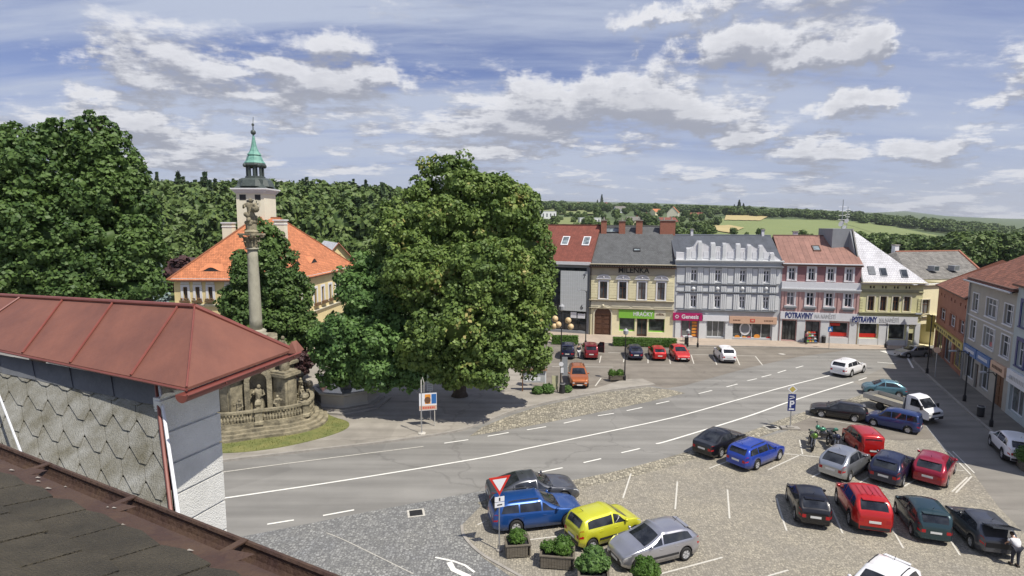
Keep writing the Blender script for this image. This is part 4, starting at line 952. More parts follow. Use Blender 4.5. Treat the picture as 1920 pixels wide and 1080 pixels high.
potraviny(t, F, .01, F.at(1722, 600)[0] - .2, zsB, zsT, F.at(1619, 599)[0], F.at(1665, 602)[0], F.at(1645, 599)[0] - F.at(1594, 599)[0] - .3, F.at(1684, 602)[0] - F.at(1648, 602)[0])
for i, o in enumerate(sh): shopfront(t, o, ('sign_white', 'sign_white', 'frame_brown')[i], n=1, name='shop_window' if i < 2 else 'notice_case')
b = MB()
for (a, c) in ((.1, sh[0][0] - .1), (sh[0][1] + .12, sh[1][0] - .12), (sh[1][1] + .12, sh[2][0] - .1), (sh[2][1] + .1, W_ - .05)): b.box(a, c, -.12, 0, .1, 3.2)
for o in sh[:2]: b.box(o[0] - .05, o[1] + .05, -.12, 0, .1, o[2] - .05)
b.build('shop_pier', 'grey_light', t)
o = sh[0]; b = MB(); b.box(o[0] + .08, o[1] - .08, .15, .19, o[2] + .1, o[2] + .6); b.build('window_banner', 'sign_red', t)
# roof: white slope from the eave up to the firewall top; the ridge runs back along the firewall
fwx0, fwx1 = F.at(1571, 462, -4)[0], F.at(1597, 432, -4)[0]; pk = F.at(1598, 431, -4.0); zpk = pk[1]
b = MB(); A = (0, -.35, ez - .1); B = (W_ + .4, -.35, ez - .1); Cc = (pk[0], 4.0, zpk); Bk = (W_ + .4, 12, ez); Dk = (pk[0], 14, zpk - 1); A2 = (0, 14, ez)
roofquad(b, [A, B, Cc]); roofquad(b, [B, Bk, Cc]); roofquad(b, [Bk, Dk, Cc]); 
b.add([A, B, (B[0], B[1], B[2] - .2), (A[0], A[1], A[2] - .2)], [(0, 3, 2, 1)], 1, [[(0, 0)] * 4]); b.build('roof', ['roof_white', 'white_trim'], t)
b = MB(); b.box(pk[0] - 2.6, pk[0] + .05, 3.9, 8.5, ez + 1.5, zpk + .15); b.add([(pk[0], 3.95, zpk), (0, 0, ez), (-.25, 0, ez - .2), (-.25, 3.95, ez + 1), (pk[0] - .35, 3.95, zpk)], [(0, 1, 2, 3, 4)]); b.build('firewall', 'grey_deep', t)
b = MB(); b.tube([(0.02, -.3, ez), (pk[0] + .02, 4, zpk + .12)], .14, 6); b.build('roof_edge', 'blackmetal', t)
b = MB(); b.quad((W_ - .002, 0, 0), (W_ - .002, 12, 0), (W_ - .002, 12, ez), (W_ - .002, 0, ez)); b.quad((.02, 0, 0), (.02, 14, 0), (.02, 14, ez), (.02, 0, ez)); b.build('side_wall', 'green_yellow', t)
b = MB(); mx_, my_ = pk[0] - 1.0, 5.0
b.tube([(mx_, my_, zpk), (mx_, my_, zpk + 4.2)], .05, 6); b.tube([(mx_ + .7, my_, zpk), (mx_ + .7, my_, zpk + 3.2)], .035, 6)
for k in range(4): b.tube([(mx_ - .5, my_, zpk + 1.4 + k * .6), (mx_ + .5, my_, zpk + 1.4 + k * .6)], .02, 4); b.tube([(mx_ + .4, my_, zpk + 1.8 + k * .35), (mx_ + 1.0, my_, zpk + 1.8 + k * .35)], .02, 4)
an = b.build('aerial_mast', 'steel', t)
for (dx, dz, r) in ((-.35, .9, .42), (.35, 1.3, .34), (.1, .4, .3)): d_ = MB(); d_.lathe([(.02, .0), (r * .7, .06), (r, .2)], 12, (0, 0, 0)); o = d_.build('satellite_dish', 'sign_white', an); o.location = (mx_ + dx, my_ - .3, zpk + dz); o.rotation_euler = (math.pi / 2 + .3, 0, .3)
sl_n = (Vector(B) - Vector(A)).cross(Vector(Cc) - Vector(A)).normalized()
for u, v in ((1634, 507), (1656, 510), (1695, 513)):
    r_ = ray(u, v); # meet the white slope in world space
    Mx = Matrix.Translation(F.a) @ Matrix.Rotation(F.rz, 4, 'Z'); Aw = Mx @ Vector(A); nw = Mx.to_3x3() @ sl_n; tt = (Aw - Vector((0, 0, CH))).dot(nw) / r_.dot(nw); pc = Mx.inverted() @ (Vector((0, 0, CH)) + r_ * tt)
    ux = (Vector(B) - Vector(A)).normalized(); uy = sl_n.cross(ux)
    def Q(a, c, h): return pc + ux * a + uy * c + sl_n * h
    s_ = MB(); s_.add([Q(-.42, -.6, .0), Q(.42, -.6, 0), Q(.42, .6, 0), Q(-.42, .6, 0), Q(-.42, -.6, .1), Q(.42, -.6, .1), Q(.42, .6, .1), Q(-.42, .6, .1)], [(4, 5, 6, 7), (0, 1, 5, 4), (1, 2, 6, 5), (2, 3, 7, 6), (3, 0, 4, 7)]); o = s_.build('skylight', 'grey_deep', t)
    s_ = MB(); s_.quad(Q(-.35, -.52, .11), Q(.35, -.52, .11), Q(.35, .52, .11), Q(-.35, .52, .11)); s_.build('pane', 'glass', o)

# ---- cream house with the passage, under the brown shingle roof
F = Face((1722, 650), (1775, 645)); W_ = F.w; D = 12
t = thing('passage_house', 'pale yellow house with a dark passage and one upper window beside the brown building', 'building', F.a, F.rz)
ez = F.at(1745, 533)[1]
w1 = F.box(1728, 563, 1742, 588); w1 = (w1[0], w1[1], F.at(1735, 588)[1], F.at(1735, 562)[1]); ps = (F.at(1725, 620)[0], F.at(1752, 620)[0], .0, F.at(1738, 607)[1])
wall('wall', W_, 0, ez, [w1, ps], 'cream', t, depth=2.5); side_walls(t, W_, 4, ez, ez, .5, 'cream'); window(t, w1, 'frame_brown', 'glass', bars=(1, 1), surround='cream_pale')
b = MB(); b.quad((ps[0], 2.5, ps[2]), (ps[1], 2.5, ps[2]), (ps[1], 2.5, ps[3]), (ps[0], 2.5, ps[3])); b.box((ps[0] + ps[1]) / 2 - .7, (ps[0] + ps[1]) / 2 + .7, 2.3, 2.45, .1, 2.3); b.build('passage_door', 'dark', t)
cornice(t, W_, ez - .3, .28, .3, 'cream_pale'); cornice(t, W_, F.at(1735, 596)[1], .3, .3, 'cream_pale', name='string_course')
b = MB(); b.box(-2, W_ + 2, -.1, .1, ez, ez + .1); b.build('eave_board', 'grey_light', t)
F2 = Face(G(1716, 640) + Vector((0, 2.0, 0)), G(1716, 640) + Vector((14, 5.6, 0)))
t2 = thing('shingle_roof_house', 'long house behind the corner under a brown shingle roof with a red hip edge', 'building', F2.a, F2.rz)
ez2 = ez + .1; rr = F2.at(1700, 470, -9)[1]
b = MB(); xl = F2.at(1680, 466, -7)[0]; xr = F2.at(1797, 474, -7)[0]
roofquad(b, [(0, 0, ez2), (F2.w, 0, ez2), (xr, 7, rr), (xl, 7, rr)]); roofquad(b, [(F2.w, 14, ez2), (0, 14, ez2), (xl, 7, rr), (xr, 7, rr)]); roofquad(b, [(F2.w, 0, ez2), (F2.w, 14, ez2), (xr, 7, rr)]); roofquad(b, [(0, 14, ez2), (0, 0, ez2), (xl, 7, rr)])
b.build('roof', 'roof_stone', t2); b = MB(); b.box(.05, F2.w - .05, .1, 13.9, 0, ez2 - .02); b.build('wall', 'cream', t2)
b = MB(); b.tube([(xr, 7, rr), (F2.w, 0, ez2)], .22, 6); b.tube([(xl, 7, rr), (xr, 7, rr)], .14, 6); b.build('ridge_cap', 'brickred', t2)
for (u, v) in ((1745, 520), (1783, 518)):
    p = F2.at(u, v, -2.0); s_ = MB(); s_.box(p[0] - .5, p[0] + .5, 1.2, 2.2, ez2 + 1.0, ez2 + 1.75); o = s_.build('skylight', 'grey_deep', t2); g = MB(); g.quad((p[0] - .4, 1.19, ez2 + 1.1), (p[0] + .4, 1.19, ez2 + 1.1), (p[0] + .4, 1.19, ez2 + 1.68), (p[0] - .4, 1.19, ez2 + 1.68)); g.build('pane', 'glass', o)
p = F2.at(1640, 462, -8); chimney(t2, xl + 1, 8, rr - .6, .8, .6, 1.5, 'white_trim')

# ---- right-hand row, seen along its shaded fronts
gR = [G(1750, 657), G(1803, 711), G(1884, 776)]
ext = gR[2] + (gR[2] - gR[1]).normalized() * 16
def row_house(a, c, ezc, rise, name, label, wallm, roofm, D=10, hip=0):
    F = Face(a, c); t = thing(name, label, 'building', F.a, F.rz); return F, t
# brown house
F = Face(gR[0], gR[1]); W_ = F.w; D = 12
t = thing('brown_house', 'reddish brown house with small attic windows and a yellow fascia over its shops', 'building', F.a, F.rz)
ez = (F.at(1757, 533)[1] + F.at(1815, 549)[1]) / 2
wins = []
for (u0, v0, u1, v1) in ((1763, 583, 1773, 602), (1781, 590, 1792, 614), (1799, 601, 1809, 624)):
    q = F.box(u0, v0, u1, v1); wins.append((q[0], q[1], 4.55, 6.0))
tiny = [(W_ * k, W_ * k + .5, 7.35, 7.75) for k in (.10, .22, .46, .58, .76, .90)]
sh = [(.6, W_ * .3, .5, 2.9), (W_ * .36, W_ * .62, .2, 2.9), (W_ * .68, W_ * .96, .5, 2.9)]
wall('wall', W_, 0, ez, wins + tiny + sh, 'brick_brown', t); side_walls(t, W_, D, ez, ez + 3.2, .5, 'brick_brown'); gable_roof('roof', W_, D, ez, ez + 3.2, 'roof_old', t, ov=.4, hipL=3)
for w in wins: window(t, w, 'frame_white', 'glass', surround='brick_brown')
for w in tiny: window(t, w, 'frame_brown', 'glass', bars=(0, 0), fw=.04, sill=False, name='attic_window')
for i, o in enumerate(sh): shopfront(t, o, 'sign_yellow' if i != 1 else 'sign_grey', n=2)
b = MB(); b.box(.2, W_ - .1, -.22, 0, 3.05, 3.75); sg = b.build('shop_sign', 'sign_yellow', t); b = MB(); x = .6; rng = random.Random(2)
while x < W_ - 1: l = rng.uniform(.15, .35); b.box(x, x + l, -.232, -.222, 3.25, 3.55); x += l + rng.choice((.1, .1, .7))
b.build('sign_emblem', 'dark', sg); b = MB(); b.box(-.12, .0, -1.0, -.1, 2.4, 4.6); b.build('hanging_sign', 'sign_yellow', t)
b = MB()
for k in range(4): b.box(-.135, -.121, -.75, -.35, 2.6 + k * .5, 2.9 + k * .5)
b.build('sign_emblem', 'dark', t)
# grey stone-coloured house
F = Face(gR[1], gR[2]); W_ = F.w; D = 12
t = thing('stone_grey_house', 'tall grey plastered house with wide pale windows, blue shop signs and a brown door', 'building', F.a, F.rz)
ez = F.at(1860, 529)[1]
wins = []
for (fa, fb) in ((.10, .24), (.42, .66), (.80, .96)):
    wins += [(W_ * fa, W_ * fb, 7.6, 9.35), (W_ * fa, W_ * fb, 4.7, 6.6)]
sh = [(.4, W_ * .27, .6, 2.9), (W_ * .30, W_ * .38, .15, 2.6), (W_ * .43, W_ * .63, .6, 2.9), (W_ * .76, W_ * .92, .1, 2.9)]
wall('wall', W_, 0, ez, wins + sh, 'stone_plaster', t); side_walls(t, W_, D, ez, ez + 3.5, .5, 'stone_plaster'); gable_roof('roof', W_, D, ez, ez + 3.5, 'roof_old', t, ov=.45)
for w in wins: window(t, w, 'frame_white', 'glass', bars=(2 if w[1] - w[0] > 2.2 else 1, 1), surround='white_trim', sw=.1)
for i, o in enumerate(sh):
    if i == 3:
        b = MB(); b.box(o[0], o[1], .12, .2, o[2], o[3]); 
        for k in range(2):
            for j in range(3): b.box(o[0] + .12 + k * (o[1] - o[0]) / 2, o[0] - .12 + (k + 1) * (o[1] - o[0]) / 2, .07, .12, .25 + j * .9, 1.0 + j * .9)
        b.build('door', 'wood', t)
    else: shopfront(t, o, 'sign_white' if i != 1 else 'frame_brown', n=2 if i != 1 else 1, name='shop_window' if i != 1 else 'shop_door')
for (fa, fb, m1) in ((.02, .34, 'sign_blue'), (.36, .66, 'sign_blue'), (.68, .96, 'sign_peach')):
    b = MB(); b.box(W_ * fa, W_ * fb, -.2, 0, 3.05, 3.95); sg = b.build('shop_sign', m1, t); b = MB(); x = W_ * fa + .5
    while x < W_ * fb - .6: l = rng.uniform(.12, .3); b.box(x, x + l, -.212, -.202, 3.35, 3.65); x += l + .1
    b.build('sign_emblem', 'sign_white' if m1 == 'sign_blue' else 'frame_brown', sg)
cornice(t, W_, 6.95, .14, .1, 'white_trim', name='string_course'); cornice(t, W_, ez - .3, .28, .35, 'frame_brown')
b = MB(); b.tube([(-.3, -.55, ez - .35), (W_ + .3, -.55, ez - .35)], .09, 8); b.build('gutter', 'steel', t)
b = MB(); b.box(.02, .14, -.16, -.04, .1, ez - .4); b.build('downpipe', 'steel', t)
chimney(t, W_ * .55, D * .42, ez + 2.2, .9, .8, 2.2, 'white_trim'); chimney(t, W_ * .80, D * .6, ez + 2.6, .9, .7, 3.2, 'brickred')
# light blue house leaving the frame
F = Face(gR[2], ext); W_ = F.w; D = 12
t = thing('light_blue_house', 'light blue house with dark blue window frames at the right edge', 'building', F.a, F.rz)
ez = F.at(1910, 526)[1]
wins = []
for k in range(4): wins += [(1.2 + k * 3.8, 2.5 + k * 3.8, 7.9, 9.9), (1.2 + k * 3.8, 2.5 + k * 3.8, 4.6, 6.7)]
sh = [(.5, 3.4, .6, 2.8), (4.2, 5.4, .1, 2.8), (6.2, 10, .6, 2.8)]
wall('wall', W_, 0, ez, wins + sh, 'blue_plaster', t); side_walls(t, W_, D, ez, ez + 4, .5, 'blue_plaster'); gable_roof('roof', W_, D, ez, ez + 4, 'roof_old', t, ov=.4)
for w in wins: window(t, w, 'frame_white', 'glass', surround='sign_navy', sw=.3)
for i, o in enumerate(sh): shopfront(t, o, 'sign_white', n=2)
b = MB(); b.box(.2, 7, -.25, 0, 3.0, 4.1); sg = b.build('shop_sign', 'sign_white', t); b = MB(); x = .9
b.lathe([(.001, 0), (.3, 0), (.3, .01)], 10, (1.2, -.26, 3.55))
while x < 5: b.box(x, x + .2, -.262, -.252, 3.35, 3.7); x += .33
b.build('sign_emblem', 'sign_grey', sg)
# ------------------------------------------------------------------ town hall with its tower
M['copper'] = mat('copper_green', (.20, .42, .34), .55, .25, 3, col2=(.09, .22, .19))
M['copper_dark'] = mat('copper_dark', (.06, .075, .07), .5, .3, 3)
M['town_yellow'] = mat('town_hall_yellow', (.68, .56, .30), .85, .07, .7)
M['tower_white'] = mat('tower_plaster', (.74, .70, .56), .85, .06, .7)
M['flower'] = mat('flower_red', (.22, .07, .05), .8, .4, 9, col2=(.05, .09, .03))
def th_front():
    YF = 70.0; xl = AT(325, 521, YF).x; xc = AT(548, 521, YF).x; ez = AT(400, 521, YF).z
    L_ = Vector((xl, YF, 0)); Rr = Vector((xc, YF, 0)); dp = 21.0; W_ = xc - xl
    F = Face(L_, Rr); t = thing('town_hall', 'yellow town hall with an orange tiled hip roof and a slim tower', 'building', F.a, F.rz)
    zr = AT(482, 408, YF + 8).z
    w1 = [(F.at(u - 4, 550)[0], F.at(u + 4, 550)[0], F.at(u, 564)[1], F.at(u, 538)[1]) for u in (348, 371, 395, 430, 455, 480, 505, 528)]
    w0 = [(a, c, 1.2, 3.2) for (a, c, e, f) in w1]
    wall('wall', W_, 0, ez, w1 + w0, 'town_yellow', t)
    for w in w1 + w0:
        wn = window(t, w, 'frame_brown', 'glass', surround='white_trim', sw=.3)
    for w in w1:
        b = MB(); b.box(w[0] - .3, w[1] + .3, -.5, -.12, w[2] - .15, w[2] + .1); rng = random.Random(int(w[0] * 10)); 
        for k in range(8): b.ball((rng.uniform(w[0] - .25, w[1] + .25), -.3, w[2] + .18 + rng.random() * .15), .12, 4)
        b.build('flower_box', 'flower', t)
        b = MB(); b.box(w[0] - .25, w[1] + .25, -.06, 0, w[3] + .35, w[3] + 1.15); b.build('window_panel', 'white_trim', t)
    cornice(t, W_, ez - .45, .4, .4, 'white_trim'); cornice(t, W_, F.at(400, 575)[1], .35, .3, 'cream_pale', name='string_course')
    # the right side front, running away from us
    S_ = Face(Rr, Rr + Vector((1.6, dp, 0)))
    sw = [(S_.at(u - 2.4, 540)[0], S_.at(u + 2.4, 540)[0], S_.at(u, v1)[1], S_.at(u, v0)[1]) for (u, v0, v1) in ((569, 531, 557), (591, 528, 552), (605, 526, 549), (619, 523, 546), (632, 521, 543), (644, 519, 540))]
    sw = [(max(.3, a), c, 5.0, 7.2) for (a, c, e, f) in sw]
    st = thing('side_front', None, None, Rr, S_.rz); st.parent = t; st.matrix_parent_inverse = (Matrix.Translation(F.a) @ Matrix.Rotation(F.rz, 4, 'Z')).inverted()
    so = wall('wall', S_.w, 0, ez, sw, 'town_yellow', t); so.matrix_basis = Matrix.Translation(Rr - F.a) @ Matrix.Rotation(S_.rz, 4, 'Z')
    for w in sw:
        wn = window(so, w, 'frame_brown', 'glass', surround='white_trim', sw=.3)
        b = MB(); b.box(w[0] - .3, w[1] + .3, -.5, -.12, w[2] - .15, w[2] + .25); b.build('flower_box', 'flower', wn)
    bpy.data.objects.remove(st)
    cornice(so, S_.w, ez - .45, .4, .4, 'white_trim'); cornice(so, S_.w, 4.0, .3, .3, 'cream_pale', name='string_course')
    b = MB(); b.quad((0, 0, 0), (0, dp, 0), (0, dp, ez), (0, 0, ez)); b.quad((0, dp, 0), (W_ + 1.6, dp, 0), (W_ + 1.6, dp, ez), (0, dp, ez)); b.build('back_wall', 'town_yellow', t)
    ov = .55; zf = ez - .25
    A, B, Cc, D_ = (-ov, -ov, zf), (W_ + ov, -ov, zf), (W_ + 1.6 + ov, dp + ov, zf), (-ov, dp + ov, zf)
    ra, rb = (W_ / 2 - .4, 8.0, zr), (W_ / 2 + .8, dp - 8.0, zr)
    b = MB(); roofquad(b, [A, B, ra]); roofquad(b, [B, Cc, rb, ra]); roofquad(b, [Cc, D_, rb]); roofquad(b, [D_, A, ra, rb])
    for p, q in ((A, B), (B, Cc)): b.add([p, q, (q[0], q[1], q[2] - .2), (p[0], p[1], p[2] - .2)], [(0, 3, 2, 1)], 1, [[(0, 0)] * 4])
    b.add([(p[0], p[1], p[2] - .2) for p in (A, B, Cc, D_)], [(3, 2, 1, 0)], 1, [[(0, 0)] * 4])
    rf = b.build('roof', ['tile_orange', 'frame_brown'], t)
    b = MB()
    for p, q in ((A, ra), (B, ra), (Cc, rb), (D_, rb), (ra, rb)): b.tube([p, q], .14, 6)
    b.build('ridge_cap', 'tile_orange', rf)
    # eyebrow dormers: low curved lids with a dark slot
    def eyebrow(P, Q, R, fu, fv, w, h):
        P, Q, R = Vector(P), Vector(Q), Vector(R); u = (Q - P).normalized(); n = u.cross(R - P).normalized(); v = n.cross(u)
        if n.z < 0: n = -n
        o = P + u * fu + v * fv; n_ = 14; prof = [(-w / 2 + w * k / n_, h * (math.cos(math.pi * (k / n_ - .5) * 1.0) ** 3)) for k in range(n_ + 1)]
        up = Vector((0, 0, 1)); b = MB(); b.add([o + u * x + up * max(0.01, z) for x, z in prof] + [o + u * x * .6 + v * (w * .42) for x, z in prof], [(i, i + 1, n_ + 2 + i, n_ + 1 + i) for i in range(n_)]); e = b.build('dormer', 'roof_orange_plain', rf)
        b = MB(); b.add([o + u * x + up * max(.01, z * .9) + v * .05 for x, z in prof] + [o + u * x + v * .02 for x, z in prof], [(i, i + 1, n_ + 2 + i, n_ + 1 + i) for i in range(n_)]); b.build('dormer_vent', 'dark', e)
    eyebrow(A, B, ra, 5.0, 1.5, 3.2, .5); eyebrow(B, Cc, rb, 4.2, 2.2, 3.0, .6); eyebrow(B, Cc, rb, 9.5, 2.2, 3.0, .6)
    for (u, v0, v1, yy, ww) in ((429, 419, 445, 9.0, 1.35), (526, 414, 446, 7.0, 1.35)):
        p = F.at(u, v0, -yy); q = F.at(u, v1 + 8, -yy); b = MB(); b.box(p[0] - ww / 2, p[0] + ww / 2, yy - .6, yy + .6, q[1] - 1.5, p[1]); c = b.build('chimney', 'tower_white', t)
        b = MB(); b.box(p[0] - ww / 2 - .12, p[0] + ww / 2 + .12, yy - .72, yy + .72, p[1], p[1] + .18); b.box(p[0] - ww / 2 - .06, p[0] + ww / 2 + .06, yy - .66, yy + .66, p[1] - .5, p[1] - .38); b.build('chimney_cap', 'white_trim', c)
    # tower: shaft, cornice, bell roof, lantern, green cap, spire
    ty = 11.0; tx = F.at(482, 400, -ty)[0]; hw = (F.at(507, 400, -ty)[0] - F.at(456, 400, -ty)[0]) / 2
    def tz(v): return F.at(482, v, -ty)[1]
    b = MB(); b.box(tx - hw, tx + hw, ty - hw, ty + hw, ez, tz(361)); tw = b.build('tower', 'tower_white', t)
    b = MB(); b.box(tx - .5, tx + .5, ty - hw - .03, ty - hw, tz(388), tz(376)); b.box(tx + hw * .35, tx + hw * .75, ty - hw - .03, ty - hw, tz(376), tz(366)); b.box(tx - hw * .75, tx - hw * .3, ty - hw - .03, ty - hw, tz(376), tz(366)); b.build('tower_opening', 'dark', tw)
    b = MB(); n = 24; b.add([(tx + hw * .45 + .55 * math.cos(2 * math.pi * k / n), ty - hw - .05, tz(383) + .55 * math.sin(2 * math.pi * k / n)) for k in range(n)], [tuple(range(n))]); ck = b.build('clock_face', 'cream_pale', tw)
    b = MB(); b.box(tx + hw * .45 - .04, tx + hw * .45 + .04, ty - hw - .08, ty - hw - .055, tz(383), tz(383) + .45); b.box(tx + hw * .45, tx + hw * .45 + .3, ty - hw - .08, ty - hw - .055, tz(383) - .04, tz(383) + .04); b.build('clock_hand', 'dark', ck)
    b = MB(); z = tz(364)
    for k in range(4): b.box(tx - hw - .12 - k * .14, tx + hw + .12 + k * .14, ty - hw - .12 - k * .14, ty + hw + .12 + k * .14, z + k * .18, z + (k + 1) * .18)
    b.build('tower_cornice', 'white_trim', tw)
    s4 = math.sqrt(2); zb = z + .72; r = math.pi / 4
    b = MB(); H_ = tz(335) - zb; b.lathe([(hw * s4 * 1.12, 0), (hw * s4 * .92, H_ * .3), (hw * 1.22, H_ * .42), (hw * 1.18, H_ * .85), (hw * .95, H_)], 4, (tx, ty, zb), 0, rot=r); b.lathe([(hw * 1.3, H_ * .2), (hw * 1.12, H_ * .8), (hw * .9, H_ * 1.02)], 8, (tx, ty, zb), 0, rot=math.pi / 8); b.build('bell_roof', 'copper_dark', tw)
    lz, lt = tz(334), tz(313); b = MB(); lr = hw * .52
    b.lathe([(lr * 1.3, 0), (lr * 1.3, .2), (lr * 1.15, .25)], 8, (tx, ty, lz), rot=math.pi / 8)
    for k in range(8):
        a = math.pi / 8 + k * math.pi / 4; b.box(tx + math.cos(a) * lr - .13, tx + math.cos(a) * lr + .13, ty + math.sin(a) * lr - .13, ty + math.sin(a) * lr + .13, lz + .2, lt)
    b.lathe([(lr * .35, .2), (lr * .35, lt - lz)], 6, (tx, ty, lz)); b.lathe([(lr * 1.15, 0), (lr * 1.45, .15), (lr * 1.45, .35), (lr * 1.3, .55)], 8, (tx, ty, lt), rot=math.pi / 8); ln = b.build('lantern', 'copper_dark', tw)
    for k in range(4):
        a = math.pi / 4 + k * math.pi / 2; b = MB(); b.ball((tx + math.cos(a) * lr * 1.35, ty + math.sin(a) * lr * 1.35, lt + .15), .3, 6); b.build('lantern_arch', 'copper_dark', ln)
    g0, g1, g2 = lt + .5, tz(291), tz(253); b = MB(); b.lathe([(lr * 1.4, 0), (lr * 1.15, (g1 - g0) * .3), (lr * 1.0, (g1 - g0) * .7), (lr * .78, g1 - g0)], 8, (tx, ty, g0), rot=math.pi / 8)
    b.lathe([(lr * .95, 0), (lr * .9, .12), (lr * .6, .5), (lr * .38, (g2 - g1) * .4), (lr * .16, (g2 - g1) * .9), (lr * .1, g2 - g1)], 8, (tx, ty, g1), rot=math.pi / 8); sp_ = b.build('spire', 'copper', tw)
    b = MB(); b.ball((tx, ty, g2 + .35), .36, 8); b.lathe([(.1, 0), (.06, .9)], 6, (tx, ty, g2 + .6)); b.ball((tx, ty, g2 + 1.4), .2, 6); b.tube([(tx, ty, g2 + 1.4), (tx + .1, ty, tz(219))], .035, 5); b.build('finial', 'copper_dark', sp_)
M['roof_orange_plain'] = mat('roof_orange_plain', (.55, .20, .09), .8, .15, 6)
th_front()

# house with the pale metal roof and the yellow gable behind the town hall
def far_gable():
    Y = 112.0; a = AT(575, 500, Y); c = AT(668, 500, Y); zb = TZ(c.x, Y) - 3; ze = AT(640, 492, Y).z; zt = AT(644, 455, Y).z
    t = thing('gabled_house', 'house behind the town hall with a pale sheet roof and yellow gable', 'building', (a.x, Y, zb), .35)
    w = 8.5; l = 17; b = MB(); h = ze - zb; r = zt - zb; x0 = (c.x - a.x) - w
    b.add([(x0, 0, 0), (x0 + w, 0, 0), (x0 + w, 0, h), (x0 + w / 2, 0, r), (x0, 0, h)], [(0, 1, 2, 3, 4)]); b.quad((x0, -0, 0), (x0, l, 0), (x0, l, h), (x0, 0, h)); b.quad((x0 + w, 0, 0), (x0 + w, l, 0), (x0 + w, l, h), (x0 + w, 0, h)); b.build('wall', 'town_yellow', t)
    b = MB(); roofquad(b, [(x0 - .4, l, h - .3), (x0 - .4, -.4, h - .3), (x0 + w / 2, -.4, r), (x0 + w / 2, l, r)]); roofquad(b, [(x0 + w + .4, -.4, h - .3), (x0 + w + .4, l, h - .3), (x0 + w / 2, l, r), (x0 + w / 2, -.4, r)]); b.build('roof', 'roof_white', t)
    b = MB(); b.tube([(x0 - .4, -.45, h - .3), (x0 + w / 2, -.45, r), (x0 + w + .4, -.45, h - .3)], .16, 5); b.build('verge', 'brickred', t)
    window(t, (x0 + w / 2 - .4, x0 + w / 2 + .4, h + .2, h + 2.0), 'frame_brown', 'glass', y=-.1, sill=False, bars=(0, 0)); chimney(t, x0 + 1.5, 8, h + 1.2, .9, .8, 2.0, 'white_trim')
def gable_at():
    # turned so that the gable faces right of the camera and the long slope shows
    Y = 108.0; c = AT(668, 497, Y); zb = TZ(c.x, Y) - 4; ze = AT(650, 495, Y).z - zb; zt = AT(645, 455, Y).z - zb
    t = thing('gabled_house', 'house behind the town hall with a pale sheet roof and yellow gable', 'building', (c.x, Y, zb), 0); t.rotation_euler = (0, 0, math.radians(28)); w, l = 6.5, 15
    b = MB(); b.add([(-w, 0, 0), (0, 0, 0), (0, 0, ze), (-w / 2, 0, zt), (-w, 0, ze)], [(0, 1, 2, 3, 4)]); b.quad((-w, l, 0), (-w, 0, 0), (-w, 0, ze), (-w, l, ze)); b.quad((0, 0, 0), (0, l, 0), (0, l, ze), (0, 0, ze)); b.build('wall', 'town_yellow', t)
    b = MB(); roofquad(b, [(-w - .4, l, ze - .3), (-w - .4, -.4, ze - .3), (-w / 2, -.4, zt), (-w / 2, l, zt)]); roofquad(b, [(.4, -.4, ze - .3), (.4, l, ze - .3), (-w / 2, l, zt), (-w / 2, -.4, zt)]); b.build('roof', 'roof_white', t)
    b = MB(); b.tube([(-w - .4, -.45, ze - .3), (-w / 2, -.45, zt), (.4, -.45, ze - .3)], .16, 5); b.build('verge', 'brickred', t)
    window(t, (-w / 2 - .35, -w / 2 + .35, ze + .3, ze + 1.9), 'frame_brown', 'glass', y=-.1, sill=False, bars=(0, 0)); chimney(t, -w + .5, 9, ze + .6, .9, .8, 2.2, 'white_trim')
gable_at()

# ------------------------------------------------------------------ the plague column
def stone_figure(b, c, h, seed=0, face=0.0, mi=0):
    """standing robed figure: swirling robe, shoulders, head, one arm"""
    rng = random.Random(seed); cx, cy, cz = c; k = h / 1.8
    prof = [(.34, 0), (.36, .1), (.28, .5), (.22, .95), (.26, 1.2), (.30, 1.4), (.16, 1.52), (.09, 1.56)]
    n = 12; vs = []
    for i, (r, z) in enumerate(prof):
        sway = .08 * math.sin(z * 2.2 + seed)
        for j in range(n):
            t = 2 * math.pi * j / n; rr = r * (1 + .16 * math.sin(j * 3 + i * .8 + seed)) * (1.0 if abs(math.cos(t - face)) < .7 else .8); vs.append((cx + (math.cos(t) * rr + sway) * k, cy + math.sin(t) * rr * k, cz + z * k))
    b.add(vs, [(i * n + j, i * n + (j + 1) % n, (i + 1) * n + (j + 1) % n, (i + 1) * n + j) for i in range(len(prof) - 1) for j in range(n)], mi)
    b.ball((cx + .05 * k, cy, cz + 1.68 * k), .145 * k, 7, mi, 1.2)
    s = 1 if seed % 2 else -1; dx, dy = math.cos(face), math.sin(face)
    b.tube([(cx + s * .28 * k * dy, cy - s * .28 * k * dx, cz + 1.38 * k), (cx + s * .46 * k * dy + .15 * k * dx, cy - s * .46 * k * dx + .15 * k * dy, cz + 1.12 * k), (cx + s * .34 * k * dy + .38 * k * dx, cy - s * .34 * k * dx + .38 * k * dy, cz + (1.3 + .2 * rng.random()) * k)], [.09 * k, .075 * k, .05 * k], 6, mi)
    b.tube([(cx - s * .28 * k * dy, cy + s * .28 * k * dx, cz + 1.38 * k), (cx - s * .40 * k * dy + .1 * k * dx, cy + s * .40 * k * dx + .1 * k * dy, cz + 1.05 * k), (cx - s * .15 * k * dy + .3 * k * dx, cy + s * .15 * k * dx + .3 * k * dy, cz + .98 * k)], [.09 * k, .075 * k, .05 * k], 6, mi)
